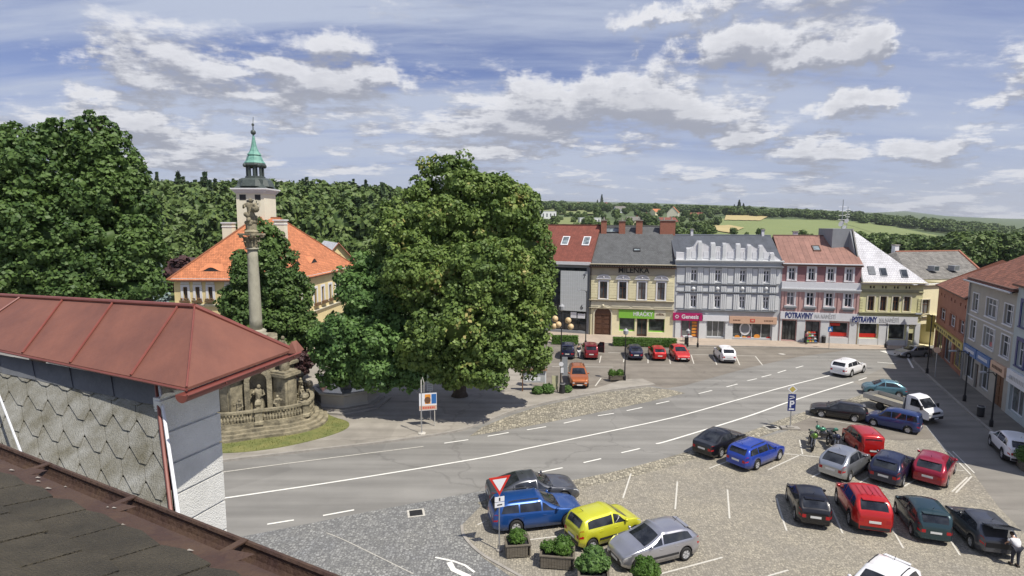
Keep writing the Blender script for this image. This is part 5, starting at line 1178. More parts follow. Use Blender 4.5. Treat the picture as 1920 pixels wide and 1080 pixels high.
def plague_column():
    ctr = Vector((-20.8, 45.3, .14)); t = thing('monument_column', 'tall baroque stone column with a statue on top and a balustraded base', 'monument', ctr, math.radians(-22))
    # plan: 12-gon with alternating concave and convex bays
    def plan(r, amp=.09, n=48): return [(r * (1 + amp * math.cos(4 * a)) * math.cos(a), r * (1 + amp * math.cos(4 * a)) * math.sin(a)) for a in (2 * math.pi * k / n for k in range(n))]
    b = MB(); z = 0
    for k, r in enumerate((5.6, 5.25, 4.9, 4.55)): b.prism(plan(r), z, z + .2); z += .2 - .0005
    b.build('step', 'sandstone', t)
    # balustrade: rail, plinth, balusters, posts
    P = plan(4.35, .09, 64); b = MB(); n = len(P)
    for (zz0, zz1, w) in ((z, z + .22, .26), (z + .95, z + 1.13, .32)):
        pts = [Vector((x, y, 0)) for x, y in P] + [Vector((P[0][0], P[0][1], 0))]; strip(b, pts, w, zz0, zz1)
    bl = b.build('balustrade', 'sandstone', t)
    b = MB()
    for i, (x, y) in enumerate(plan(4.35, .09, 128)):
        if i % 16 in (0, 1, 15): continue
        b.lathe([(.06, 0), (.1, .15), (.12, .28), (.05, .5), (.09, .73)], 6, (x, y, z + .22))
    b.build('balusters', 'sandstone', bl)
    for i in range(8):
        a = math.pi / 4 * i; r = 4.35 * (1 + .09 * math.cos(4 * a)); b = MB(); x, y = r * math.cos(a), r * math.sin(a)
        b.lathe([(.45, 0), (.45, .2), (.36, .25), (.36, .95), (.48, 1.0), (.48, 1.2), (.2, 1.25), (.18, 1.35), (.34, 1.55), (.3, 1.75), (.1, 1.9)], 4 if i % 2 else 6, (x, y, z), rot=a + math.pi / 4); b.build('balustrade_post', 'sandstone', t)
    # central pedestal: body with four projecting pylons and arched niches
    z1 = z; b = MB(); b.prism(plan(2.0, .12, 32), z1, z1 + .5); b.prism(plan(1.75, .12, 32), z1 + .5, z1 + 4.6); b.prism(plan(2.05, .14, 32), z1 + 4.6, z1 + 4.85); b.prism(plan(1.5, .1, 32), z1 + 4.85, z1 + 5.8); b.prism(plan(1.7, .1, 32), z1 + 5.8, z1 + 6.0); b.build('pedestal', 'sandstone', t)
    for i in range(8):
        a = math.pi / 4 * i + math.pi / 8 * 0; ca, sa = math.cos(a), math.sin(a); r = 2.75 if i % 2 == 0 else 2.0; wd = .62 if i % 2 == 0 else .5
        m = Matrix.Rotation(a, 4, 'Z'); b = MB()
        if i % 2 == 0:
            for (w, zz0, zz1) in ((wd + .2, 0, .45), (wd, .45, 3.0), (wd + .12, 3.0, 3.12), (wd + .26, 3.12, 3.35), (wd + .1, 3.35, 3.5)): b.box(r - w, r + w, -w, w, z1 + zz0, z1 + zz1)
            b.box(r + wd, r + wd + .06, -wd * .6, wd * .6, z1 + .7, z1 + 2.8)
            b.v = [tuple(m @ Vector(v)) for v in b.v]; py = b.build('pylon', 'sandstone', t)
            b = MB(); stone_figure(b, (r * ca, r * sa, z1 + 3.5), 2.0, i, a); b.build('statue', 'sandstone', py, smooth=True)
        else:
            # arched niche with figure in front of the body
            b.box(r - .2, r + .35, -1.0, -.62, z1 + .5, z1 + 2.9); b.box(r - .2, r + .35, .62, 1.0, z1 + .5, z1 + 2.9)
            nn = 10
            for k in range(nn):
                t0, t1 = math.pi * k / nn, math.pi * (k + 1) / nn
                vs = [(x, .62 * c if q == 0 else 1.0 * c, z1 + 2.9 + (.62 if q == 0 else 1.0) * s) for x in (r + .36, r - .2) for (c, s, q) in ((math.cos(t0), math.sin(t0), 0), (math.cos(t1), math.sin(t1), 0), (math.cos(t1), math.sin(t1), 1), (math.cos(t0), math.sin(t0), 1))]
                b.add(vs, [(0, 1, 2, 3), (4, 7, 6, 5), (2, 6, 7, 3), (0, 4, 5, 1)])
            b.v = [tuple(m @ Vector(v)) for v in b.v]; py = b.build('niche', 'sandstone', t)
            b = MB(); stone_figure(b, (r * ca, r * sa, z1 + .6), 1.9, i, a); b.build('statue', 'sandstone', py, smooth=True)
        b = MB(); stone_figure(b, (3.5 * math.cos(a + .39), 3.5 * math.sin(a + .39), z1 + .5), 1.35, i + 3, a + .39); b.box(0, 0, 0, 0, 0, 0) if 0 else None
        b.lathe([(.4, 0), (.4, .1), (.32, .15), (.32, .45), (.38, .5)], 8, (3.5 * math.cos(a + .39), 3.5 * math.sin(a + .39), z1)); b.build('statue', 'sandstone', t, smooth=False)
    # shaft, capital, crowning statue; their heights are read at the shaft's own distance
    Yc = ctr.y
    def zz(v): return AT(472, v, Yc).z - ctr.z
    zb, zc, zt = z1 + 6.0, zz(464), zz(438)
    b = MB(); b.lathe([(.85, 0), (.85, .25), (.7, .35), (.78, .5), (.62, .62)], 20, (0, 0, zb)); prof = []
    for k in range(9): f = k / 8; prof.append((.48 - .11 * f ** 1.6, .62 + (zc - zb - .62) * f))
    b.lathe(prof, 24, (0, 0, zb)); b.lathe([(.48, 0), (.5, .1), (.40, .16)], 20, (0, 0, zc - .16)); b.build('shaft', 'column', t, smooth=True)
    b = MB(); h = zt - zc; b.lathe([(.40, 0), (.42, h * .1), (.44, h * .5), (.62, h * .75)], 16, (0, 0, zc))
    for ring, (rr, hz_, hh) in enumerate(((.46, .1, .38), (.56, .42, .36))):
        for k in range(8):
            a = math.pi / 4 * k + ring * .39; b.tube([(rr * math.cos(a), rr * math.sin(a), zc + h * hz_), ((rr + .12) * math.cos(a), (rr + .12) * math.sin(a), zc + h * (hz_ + hh)), ((rr + .28) * math.cos(a), (rr + .28) * math.sin(a), zc + h * (hz_ + hh - .06))], [.08, .07, .04], 5)
    for k in range(4): a = math.pi / 2 * k + .78; b.ball((.78 * math.cos(a), .78 * math.sin(a), zc + h * .82), .16, 6)
    b.box(-.72, .72, -.72, .72, zt - h * .12, zt + .02); b.build('capital', 'sandstone', t)
    b = MB(); zs = zt; zp = zz(375); b.lathe([(.5, 0), (.55, .15), (.4, .3), (.42, .8), (.5, .9)], 12, (0, 0, zs)); b.build('statue_base', 'sandstone', t)
    b = MB(); stone_figure(b, (0, 0, zs + .85), zp - zs - .75, 1, -1.2)
    rng = random.Random(9)
    for k in range(14): a = rng.random() * 6.28; q = rng.random(); b.ball(((.34 + .1 * q) * math.cos(a), (.34 + .1 * q) * math.sin(a), zs + .8 + q * 1.6), .13 + .08 * rng.random(), 5)
    b.tube([(.3, -.1, zs + 1.9), (.75, -.2, zs + 2.3), (.85, -.1, zs + 1.7)], [.12, .16, .05], 6); b.ball((.62, -.1, zs + 1.95), .3, 6); b.build('crowning_statue', 'sandstone', t, smooth=True)
plague_column()

# fountain basin in the shade behind the column
def fountain():
    p = G(650, 752, .14); t = thing('stone_fountain', 'low polygonal grey stone basin on steps in the tree shade', 'fountain', (p.x, p.y, .125), .2)
    b = MB(); b.lathe([(3.9, 0), (3.9, .16)], 8, (0, 0, 0)); b.lathe([(3.4, .16), (3.4, .32)], 8, (0, 0, 0)); b.build('step', 'kerb', t)
    b = MB(); b.lathe([(2.9, .32), (2.75, .5), (2.75, 1.25), (2.95, 1.35), (2.95, 1.5), (2.6, 1.5), (2.6, 1.3)], 8, (0, 0, 0)); b.build('basin', 'stone_plaster', t)
    b = MB(); b.lathe([(2.58, 1.3), (2.58, 1.315)], 8, (0, 0, 0)); b.build('water', 'glass', t)
    b = MB(); b.lathe([(.6, 1.2), (.5, 1.6), (.3, 2.0), (.6, 2.3), (.2, 2.4)], 12, (0, 0, 0)); stone_figure(b, (0, 0, 2.4), 1.5, 2, -1.5); b.build('fountain_statue', 'stone_plaster', t)
fountain()
# ------------------------------------------------------------------ trees
M['leaf_linden'] = leafmat('leaf_linden', (.060, .115, .028), (.195, .275, .065), (.42, .36, .13))
M['leaf_dark'] = leafmat('leaf_dark', (.040, .088, .024), (.125, .20, .052))
M['leaf_maple'] = leafmat('leaf_maple', (.045, .105, .028), (.15, .26, .07))
M['leaf_far'] = leafmat('leaf_far', (.042, .082, .022), (.13, .185, .05), trans=.1)
M['leaf_far_light'] = leafmat('leaf_far_light', (.08, .13, .035), (.17, .23, .07), trans=.1)
M['leaf_copper'] = leafmat('leaf_copper', (.035, .018, .02), (.085, .04, .04), trans=.1)
M['needle'] = leafmat('needle', (.018, .038, .015), (.045, .075, .03), trans=.05)
M['needle_blue'] = leafmat('needle_blue', (.11, .16, .15), (.26, .33, .33), trans=.05)
M['leaf_box'] = leafmat('leaf_box', (.035, .09, .012), (.11, .21, .035))
def leaf_cloud(P, N, size, rng, up=.35, fold=True):
    """arrays of quads: one leaf (or twig of leaves) at each point, facing roughly along N"""
    n = len(P); N = N + rng.normal(0, .55, (n, 3)); N[:, 2] += up; N /= np.linalg.norm(N, axis=1)[:, None] + 1e-9
    a = np.cross(N, rng.normal(0, 1, (n, 3))); a /= np.linalg.norm(a, axis=1)[:, None] + 1e-9; c = np.cross(N, a)
    s = size * (.65 + .7 * rng.rand(n))[:, None]; l = s * (.9 + .5 * rng.rand(n))[:, None]
    V = np.stack([P - a * s * .5, P + c * l * .5 - a * s * .12, P + a * s * .5, P - c * l * .5 + a * s * .12], 1)
    return V.reshape(-1, 3)
def mesh_from_quads(name, V, material, parent=None, extra=None):
    me = bpy.data.meshes.new(name); nv = len(V); nf = nv // 4
    if extra is not None:
        ev, ef = extra; o = nv; V = np.vstack([V, ev]); 
    me.vertices.add(len(V)); me.vertices.foreach_set('co', V.astype(np.float32).ravel())
    if extra is None:
        me.loops.add(nv); me.loops.foreach_set('vertex_index', np.arange(nv, dtype=np.int32)); me.polygons.add(nf); me.polygons.foreach_set('loop_start', np.arange(0, nv, 4, dtype=np.int32)); 
    else:
        idx = np.concatenate([np.arange(nv), (ef + o).ravel()]).astype(np.int32); me.loops.add(len(idx)); me.loops.foreach_set('vertex_index', idx)
        st = np.concatenate([np.arange(0, nv, 4), nv + np.arange(0, ef.size, 3)]).astype(np.int32); me.polygons.add(len(st)); me.polygons.foreach_set('loop_start', st)
    me.materials.append(M[material] if isinstance(material, str) else material); me.update(calc_edges=True); me.validate()
    o_ = bpy.data.objects.new(name, me); C.objects.link(o_)
    if parent: o_.parent = parent
    return o_
def ico(sub=2):
    bm = bmesh.new(); bmesh.ops.create_icosphere(bm, subdivisions=sub, radius=1); v = np.array([p.co[:] for p in bm.verts]); f = np.array([[q.index for q in p.verts] for p in bm.faces]); bm.free(); return v, f
ICO2, ICO1 = ico(2), ico(1)
def crown_arrays(lobes, clump_r, per, leaf, rng, core=.72, fill=1.0, corenoise=.12):
    """lobes: (x, y, z, rx, ry, rz). Twig clumps sit over each lobe's surface, leaves over each clump; a dense inner core closes the view"""
    L_ = np.array(lobes, float); Ps, Ns = [], []; ev, ef = [], []; o = 0
    for i, (cx, cy, cz, rx, ry, rz_) in enumerate(L_):
        area = 4 * math.pi * ((rx * ry + ry * rz_ + rx * rz_) / 3); nc = int(area / (clump_r ** 2 * 1.5) * fill)
        D = rng.normal(0, 1, (nc, 3)); D /= np.linalg.norm(D, axis=1)[:, None]
        rad = (.80 + .30 * rng.rand(nc) ** 1.5)[:, None]; Cn = np.array([cx, cy, cz]) + D * np.array([rx, ry, rz_]) * rad
        keep = np.ones(nc, bool)
        for j, q in enumerate(L_):
            if j != i: keep &= (((Cn - q[:3]) / (q[3:] * .82)) ** 2).sum(1) > 1
        Cn, D = Cn[keep], D[keep]; m = len(Cn)
        if m == 0: continue
        d = rng.normal(0, 1, (m, per, 3)) + D[:, None, :] * .9; d /= np.linalg.norm(d, axis=2)[:, :, None]
        rr = clump_r * (.55 + .75 * rng.rand(m, 1, 1)) * (.75 + .35 * rng.rand(m, per, 1)); p = Cn[:, None, :] + d * rr * np.array([1, 1, .8])
        Ps.append(p.reshape(-1, 3)); Ns.append(d.reshape(-1, 3))
        v, f = ICO2; nv = v * np.array([rx, ry, rz_]) * core * (1 + rng.normal(0, corenoise, (len(v), 1))) + np.array([cx, cy, cz]); ev.append(nv); ef.append(f + o); o += len(v)
    P, N = np.vstack(Ps), np.vstack(Ns); return leaf_cloud(P, N, leaf, rng), (np.vstack(ev), np.vstack(ef))
def limbs(b, base, top, lobes, r0, rng):
    base = Vector(base); top = Vector(top); m = (base + top) / 2 + Vector((rng.uniform(-.3, .3), rng.uniform(-.3, .3), 0))
    b.tube([base, base + Vector((0, 0, .5)), m, top], [r0 * 1.5, r0 * 1.05, r0 * .9, r0 * .7], 10)
    for l in lobes:
        c = Vector(l[:3]); s = base.lerp(top, rng.uniform(.6, 1)); b.tube([s, s.lerp(c, .5) + Vector((0, 0, .4)), c], [r0 * .5, r0 * .32, r0 * .12], 6)
SHR = .90
def big_tree(name, label, base, lobes_px, Y, leafm, leaf, clump_r, per, seed, r0=.45, trunk_top=.35, group=None, fill=1.15, core=.58):
    """lobes given as (u, v, half width px, half height px, depth offset m): every lobe stands at its own distance in the crown"""
    rng = np.random.RandomState(seed); pr = random.Random(seed); L_ = []
    for (u, v, hw, hh, dy) in lobes_px:
        p = AT(u, v, Y + dy); k = (Y + dy) / CF * SHR; rx, rz_ = hw * k, hh * k; q = (p.x - base[0], p.y - base[1], p.z - base[2]); ry = (rx + rz_) / 2; L_.append((*q, rx * .84, ry * .84, rz_ * .84))
        for k2 in range(4):     # boughs standing out of the lobe
            dv = rng.normal(0, 1, 3); dv[1] = -abs(dv[1]) * .8; dv /= np.linalg.norm(dv); f = rng.uniform(.34, .50); L_.append((q[0] + dv[0] * rx * .68, q[1] + dv[1] * ry * .68, q[2] + dv[2] * rz_ * .68, rx * f, ry * f, rz_ * f))
    t = thing(name, label, 'tree', base, 0, group); V, ex = crown_arrays(L_, clump_r, per, leaf, rng, core, fill)
    mesh_from_quads('crown', V, leafm, t, ex)
    zt = sum(l[2] for l in L_) / len(L_); b = MB(); limbs(b, (0, 0, -.1), (sum(l[0] for l in L_) / len(L_) * .5, 0, zt * .6), L_[:10], r0, pr); b.build('trunk', 'trunk', t, smooth=True)
    return t
g = G(862, 742, .12)
T1 = [(860, 430, 110, 75, 0), (775, 435, 62, 56, -1), (740, 398, 30, 26, 1), (950, 400, 70, 60, 0), (855, 345, 44, 34, 1), (812, 312, 20, 14, 1), (868, 303, 20, 11, 0), (838, 318, 14, 22, 0), (900, 360, 60, 40, 0), (985, 470, 55, 70, 0), (728, 485, 36, 58, 1), (800, 520, 95, 80, -3), (900, 520, 100, 80, -4), (980, 570, 60, 70, -2), (860, 610, 100, 70, -5), (950, 640, 70, 60, -3), (1000, 655, 28, 42, -2), (820, 660, 70, 50, -4), (900, 680, 62, 44, -5), (985, 430, 42, 40, 1), (840, 700, 48, 26, -4), (1005, 520, 32, 50, 0), (712, 440, 20, 28, 2), (795, 362, 30, 24, 1), (930, 352, 28, 20, 1)]
big_tree('linden_tree', 'largest tree, a wide linden with yellowish tips in the middle of the square', (g.x, g.y, .1), T1, 50, 'leaf_linden', .25, .72, 62, 1, .6)
g = G(690, 742, .12)
T2 = [(700, 560, 65, 55, 0), (650, 620, 50, 45, -1), (700, 640, 70, 60, -1), (640, 670, 45, 38, -1), (720, 690, 62, 36, -2), (660, 530, 30, 28, 0), (612, 655, 26, 30, 0), (625, 700, 30, 20, -1), (600, 625, 16, 20, 0), (755, 640, 40, 60, -1), (680, 500, 28, 22, 1), (670, 702, 40, 24, -1), (780, 700, 30, 24, -2), (735, 520, 30, 30, 0)]
big_tree('maple_tree', 'lower deep green tree standing left of and against the big linden', (g.x, g.y, .1), T2, 48, 'leaf_maple', .25, .66, 58, 2, .4)
g = G(510, 690, .12)
T3 = [(500, 455, 28, 40, 0), (515, 500, 42, 50, 0), (475, 510, 40, 46, 0), (540, 560, 48, 55, 0), (465, 575, 50, 50, 0), (510, 600, 66, 48, -1), (440, 620, 26, 30, 0), (570, 610, 26, 36, 0), (500, 640, 70, 22, -1), (430, 560, 16, 24, 0), (485, 430, 16, 20, 0), (560, 640, 30, 22, 0)]
big_tree('round_tree', 'dark pointed tree behind the stone column in front of the town hall', (g.x, g.y, .1), T3, 58, 'leaf_dark', .27, .66, 50, 3, .35)
g = Vector((-38, 44, 0))
T4 = [(60, 330, 95, 75, 0), (22, 268, 36, 28, 0), (66, 258, 28, 24, 0), (108, 262, 26, 32, 0), (20, 420, 100, 100, 1), (100, 440, 90, 90, -1), (80, 520, 110, 60, -1), (-60, 380, 90, 120, 1), (-40, 500, 90, 90, 0), (150, 510, 50, 60, -1)]
big_tree('tall_tree', 'broad dark tree at the left edge above the red roof', g, T4, 42, 'leaf_dark', .25, .74, 56, 4, .6)
g = Vector((-30, 46, 0))
T5 = [(158, 250, 22, 24, 0), (178, 228, 11, 22, 0), (196, 250, 18, 20, 0), (160, 300, 36, 36, 0), (205, 290, 42, 45, 0), (235, 330, 32, 34, 0), (190, 370, 60, 55, -1), (245, 400, 42, 50, 0), (200, 450, 70, 60, -1), (265, 470, 34, 60, 0), (220, 520, 75, 50, -1), (150, 400, 45, 50, 0), (285, 530, 30, 30, 0), (180, 560, 90, 40, -1)]
big_tree('tall_tree', 'tallest leafy tree with a spiky top, right of the broad one above the red roof', g, T5, 43, 'leaf_dark', .25, .70, 56, 5, .5)

# conifers and small trees: unit shapes in metres
def spruce_arrays(h, r, leaf, rng, n=420):
    f = rng.rand(n) ** 1.3; a = rng.rand(n) * 2 * np.pi; tier = (np.floor(f * 9) / 9 + .08 * rng.rand(n)); rr = r * (1 - tier) * (.55 + .5 * rng.rand(n)); z = h * (.06 + .94 * f) - rr * .3
    P = np.stack([rr * np.cos(a), rr * np.sin(a), z], 1); N = np.stack([np.cos(a), np.sin(a), np.full(n, .4)], 1)
    V = leaf_cloud(P, N, leaf, rng, .1); k = 9; v = np.array([[r * .62 * math.cos(2 * math.pi * i / k), r * .62 * math.sin(2 * math.pi * i / k), h * .08] for i in range(k)] + [[0, 0, h * .96]]); fc = np.array([[i, (i + 1) % k, k] for i in range(k)])
    return V, (v, fc)
g = G(300, 640, 0); g = AT(300, 640, 56); 
t = thing('blue_spruce', 'pale blue spruce at the left corner of the town hall', 'tree', (g.x, 56, 0)); ztop = AT(297, 462, 56).z; V, ex = spruce_arrays(ztop, 2.6, .42, np.random.RandomState(8), 3800); mesh_from_quads('crown', V, 'needle_blue', t, ex)
b = MB(); b.tube([(0, 0, -.1), (0, 0, ztop * .9)], [.22, .04], 6); b.build('trunk', 'trunk', t)
# dark purple globe tree near the fountain
g = G(560, 712, .12); t = thing('purple_tree', 'small dark purple round tree behind the column at the gutter end', 'tree', (g.x, g.y, .12))
V, ex = crown_arrays([(0, 0, 2.0, 1.25, 1.2, 1.35)], .35, 36, .22, np.random.RandomState(12)); mesh_from_quads('crown', V, 'leaf_copper', t, ex); b = MB(); b.tube([(0, 0, 0), (0, 0, 1.6)], .09, 6); b.build('trunk', 'trunk', t)

# far woods and country
FAR = []   # library of (quads, core) unit shapes
rngF = np.random.RandomState(77)
for k in range(4):
    lob = [(0, 0, .58, .34, .34, .36), (rngF.uniform(-.16, .16), rngF.uniform(-.1, .1), .74, .22, .22, .22), (rngF.uniform(-.25, -.1), 0, .45, .22, .22, .24), (rngF.uniform(.1, .25), 0, .48, .22, .22, .24)]
    FAR.append(crown_arrays(lob, .11, 7, .105, rngF, .86, 1.0, .16))
FSP = [spruce_arrays(1.0, .20, .09, rngF, 420) for _ in range(2)]
def place_arr(shape, p, h, w, rng):
    V, (ev, ef) = shape; a = rng.rand() * 6.28; R_ = np.array([[math.cos(a), -math.sin(a), 0], [math.sin(a), math.cos(a), 0], [0, 0, 1]]); s = np.array([w, w, h])
    return (V * s) @ R_.T + np.array(p), (ev * s) @ R_.T + np.array(p), ef
def wood(name, label, spots, material, shapes, seed):
    rng = np.random.RandomState(seed); Vs, Es, Fs = [], [], []; o = 0
    for (x, y, h, w) in spots:
        V, e, f = place_arr(shapes[rng.randint(len(shapes))], (x, y, TZ(x, y) - .3), h, w, rng); Vs.append(V); Es.append(e); Fs.append(f + o); o += len(e)
    ob = mesh_from_quads(name, np.vstack(Vs), material, None, (np.vstack(Es), np.vstack(Fs))); return tag(ob, label, 'wood', kind='stuff')
rng = np.random.RandomState(5)
spots, spots2 = [], []
for i in range(760):
    y = 118 + 240 * rng.rand() ** 1.2; u = rng.uniform(-80, 730) if i % 6 else rng.uniform(640, 860); x = (u - 960) / CF * y
    if 540 < u < 700 and y < 135: continue
    h = rng.uniform(10, 16) * (1 if y > 150 else .65); (spots if rng.rand() < .86 else spots2).append((x, y, h, h * rng.uniform(.8, 1.1)))
wood('forest', 'dense green deciduous wood covering the hill behind the town hall', spots, 'leaf_far', FAR, 1)
wood('forest', 'dark conifers mixed through the hillside wood', [(x, y, h * 1.25, h * 1.1) for x, y, h, w in spots2], 'needle', FSP, 2)
# treeline bands on the right: from the far ridges down to the hedges round the big field
sp = []
for i in range(560):
    u = rng.uniform(990, 2050); vtop = np.interp(u, [990, 1200, 1400, 1600, 1800, 2050], [384, 388, 396, 404, 422, 446]); vv = vtop + rng.rand() * np.interp(u, [990, 1300, 1500, 1800, 2050], [10, 8, 8, 18, 26])
    p = TERR(u, vv + 3); h = rng.uniform(9, 15) * (1 + p.y / 6000); sp.append((p.x, p.y, h, h * rng.uniform(1.0, 1.7)))
wood('treeline', 'dark distant treeline along the ridge above the fields', sp, 'leaf_far', FAR, 3)
sp = []
for i in range(330):
    u = rng.uniform(1800, 2060); vv = rng.uniform(450, 505); p = TERR(u, vv); h = rng.uniform(8, 13); sp.append((p.x, p.y, h, h * rng.uniform(.9, 1.2)))
for i in range(170):
    u = rng.uniform(1560, 1830); f = (u - 1560) / 270; vv = rng.uniform(458 + 10 * f, 470 + 22 * f); p = TERR(u, vv); h = rng.uniform(6, 10); sp.append((p.x, p.y, h, h * rng.uniform(.9, 1.2)))
for i in range(95):
    u = rng.uniform(990, 1340); vv = rng.uniform(402, 447) if rng.rand() < .7 else rng.uniform(434, 456); p = TERR(u, vv); h = rng.uniform(5, 9); sp.append((p.x, p.y, h, h * rng.uniform(.9, 1.3)))
wood('tree_belt', 'trees and hedges between the roofs and the fields', sp, 'leaf_far', FAR, 4)
patch('field', [(1345, 411), (1560, 414), (1790, 449), (1300, 441)], 'field_green', 1.0)
patch('field', [(1560, 414), (1640, 420), (1800, 452), (1700, 458)], 'field_green', 1.3)
patch('field', [(1300, 441), (1790, 449), (1770, 466), (1330, 462)], 'field_green', .9)
patch('stubble_field', [(1362, 403.5), (1444, 406), (1425, 416), (1358, 415)], 'field_wheat', 2.0)
patch('stubble_field', [(1295, 428), (1368, 425), (1395, 430), (1370, 441)], 'field_wheat', 1.8)
patch('meadow', [(1000, 388), (1110, 391), (1115, 404), (1000, 402)], 'field_pale', 2.0)
patch('meadow', [(1000, 410), (1110, 410), (1150, 424), (1000, 424)], 'field_pale', 1.6)

# single trees standing in the country, each a thing
protos = {}
def far_tree(name, label, u, v, hpx, kind, wf=1.0, group=None):
    p = TERR(u, v); h = hpx / CF * p.y
    if kind not in protos:
        t = thing(name, None, None, (0, 0, 0)); V, ex = (FSP[0] if kind == 'spruce' else FAR[{'a': 0, 'b': 1, 'c': 2}.get(kind, 3)]); mesh_from_quads('crown', V, 'needle' if kind == 'spruce' else ('leaf_far_light' if kind == 'c' else 'leaf_far'), t, ex)
        b = MB(); b.tube([(0, 0, -.02), (0, 0, .4)], .02, 5); b.build('trunk', 'trunk', t); protos[kind] = t; o = t
    else: o = copy_tree(protos[kind])
    o.name = name; o.location = p; o.scale = (h * wf, h * wf, h); o.rotation_euler = (0, 0, u * 1.3); tag(o, label, 'tree', group)
    return o
far_tree('round_oak', 'dark round tree on the meadow by the flat white house', 1047, 402, 16, 'a', 1.1)
for (u, v, h, lab) in ((343, 372, 38, 'leftmost pointed spruce on the wooded skyline left of the tower'), (366, 372, 32, 'pair spruce with a split top on the skyline left of the tower'), (520, 368, 24, 'small spruce tip on the skyline just right of the tower'), (575, 355, 20, 'spruce tip on the highest skyline right of the tower')):
    p = AT(u, v - h, 250); t = thing('spruce_tree', lab, 'tree', (p.x, 250, p.z - 17), u, 'spruces on the wooded skyline'); V, ex = FSP[0]; 
    pr_ = copy_tree(protos['spruce']) if 'spruce' in protos else None
    if pr_: bpy.data.objects.remove(t); pr_.location = (p.x, 250, p.z - 17); pr_.scale = (18, 18, 17); tag(pr_, lab, 'tree', 'spruces on the wooded skyline'); pr_.name = 'spruce_tree'
    else:
        mesh_from_quads('crown', V, 'needle', t, ex); b = MB(); b.tube([(0, 0, -.02), (0, 0, .4)], .02, 5); b.build('trunk', 'trunk', t); t.scale = (18, 18, 17); protos['spruce'] = t
for (u, v, h) in ((1385, 403, 27), (1393, 404, 22), (1376, 404, 20), (1128, 388, 22), (1120, 390, 15), (1292, 404, 12)):
    far_tree('spruce_tree', {1385: 'tallest spruce of the clump above the upper stubble field', 1393: 'right spruce of the clump above the upper stubble field', 1376: 'left spruce of the clump above the upper stubble field', 1128: 'tall conifer rising over the village roofs', 1120: 'shorter conifer beside the tall one over the village', 1292: 'small conifer at the end of the village by the stubble'}[u], u, v, h, 'spruce', 1.3, 'conifers over the village and fields')
for (u, v, h, k, lab) in ((1425, 446, 18, 'a', 'round bush tree on the green field above the grey house roof'), (1400, 446, 11, 'b', 'small tree on the field edge left of the round bush tree'), (1375, 443, 16, 'a', 'tree by the lower stubble field corner'), (1505, 458, 26, 'b', 'dark tree rising behind the pink house roof'), (1518, 458, 20, 'a', 'shorter tree beside the one behind the pink roof'), (1500, 410, 13, 'a', 'lone tree on the far upper edge of the green field'), (1625, 416, 14, 'a', 'lone dark tree at the head of the field above the aerial')):
    far_tree('field_tree', lab, u, v, h, k, 1.0, 'single trees around the green field')
i = 0
VT = ['tree left of the flat white house roofs on the meadow edge', 'tree at the top left of the long white hall', 'tree just above the left end of the long white hall', 'bushy tree above the middle of the long white hall', 'tree above the right end of the long white hall', 'pale bushy tree between the white hall and the brown roofed house', 'tree close left of the pale brown roofed village house', 'tree close right of the pale brown roofed village house', 'largest village tree, below the little red roofed house', 'second largest village tree, left below the wide red roof', 'pale bush below the brown roofed village house', 'tree between the small orange roof and the tall orange house', 'tree at the right foot of the tall orange gabled house', 'tree right of the tall orange gabled house', 'pale tree under the dark red village roof', 'tree right of the dark red village roof', 'last village tree before the upper stubble field', 'tree at the top corner of the lower stubble field', 'small tree above the lower stubble field', 'small pale tree left under the long white hall', 'tree peeping over the cream house left chimney', 'tree behind the second chimney of the cream house', 'small pale bush before the wide red roofed house', 'small tree over the widest brick chimney']
for (u, v, h, k) in ((1068, 398, 12, 'a'), (1088, 396, 13, 'b'), (1105, 400, 16, 'a'), (1120, 408, 20, 'b'), (1140, 400, 16, 'a'), (1155, 410, 18, 'c'), (1172, 404, 14, 'a'), (1195, 408, 16, 'b'), (1210, 425, 26, 'a'), (1225, 430, 24, 'b'), (1180, 432, 18, 'c'), (1238, 408, 15, 'a'), (1268, 422, 16, 'b'), (1285, 412, 18, 'a'), (1300, 418, 18, 'c'), (1315, 416, 16, 'a'), (1332, 412, 16, 'b'), (1345, 424, 18, 'a'), (1322, 428, 14, 'b'), (1075, 420, 12, 'c'), (1100, 430, 14, 'a'), (1136, 426, 16, 'b'), (1250, 432, 12, 'c'), (1290, 432, 14, 'a')):
    far_tree('village_tree', VT[i], u, v, h, k, 1.05, 'trees among the far village houses'); i += 1
# copper beech and lighter trees at the foot of the hill
for (u, v, Y, h, w, m, lab) in ((345, 520, 112, 8.5, 10, 'leaf_copper', 'dark copper coloured tree behind the left end of the town hall'), (640, 470, 150, 11, 7, 'leaf_far_light', 'pale slender tree standing before the wooded hill'), (655, 500, 128, 7, 8, 'leaf_far', 'dark tree just right of the yellow gable')):
    p = AT(u, v, Y); t = thing('foothill_tree', lab, 'tree', (p.x, Y, TZ(p.x, Y))); V, ex = FAR[1]; mesh_from_quads('crown', V * np.array([w, w, h]), m, t, (ex[0] * np.array([w, w, h]), ex[1])); b = MB(); b.tube([(0, 0, 0), (0, 0, h * .4)], .2, 5); b.build('trunk', 'trunk', t)

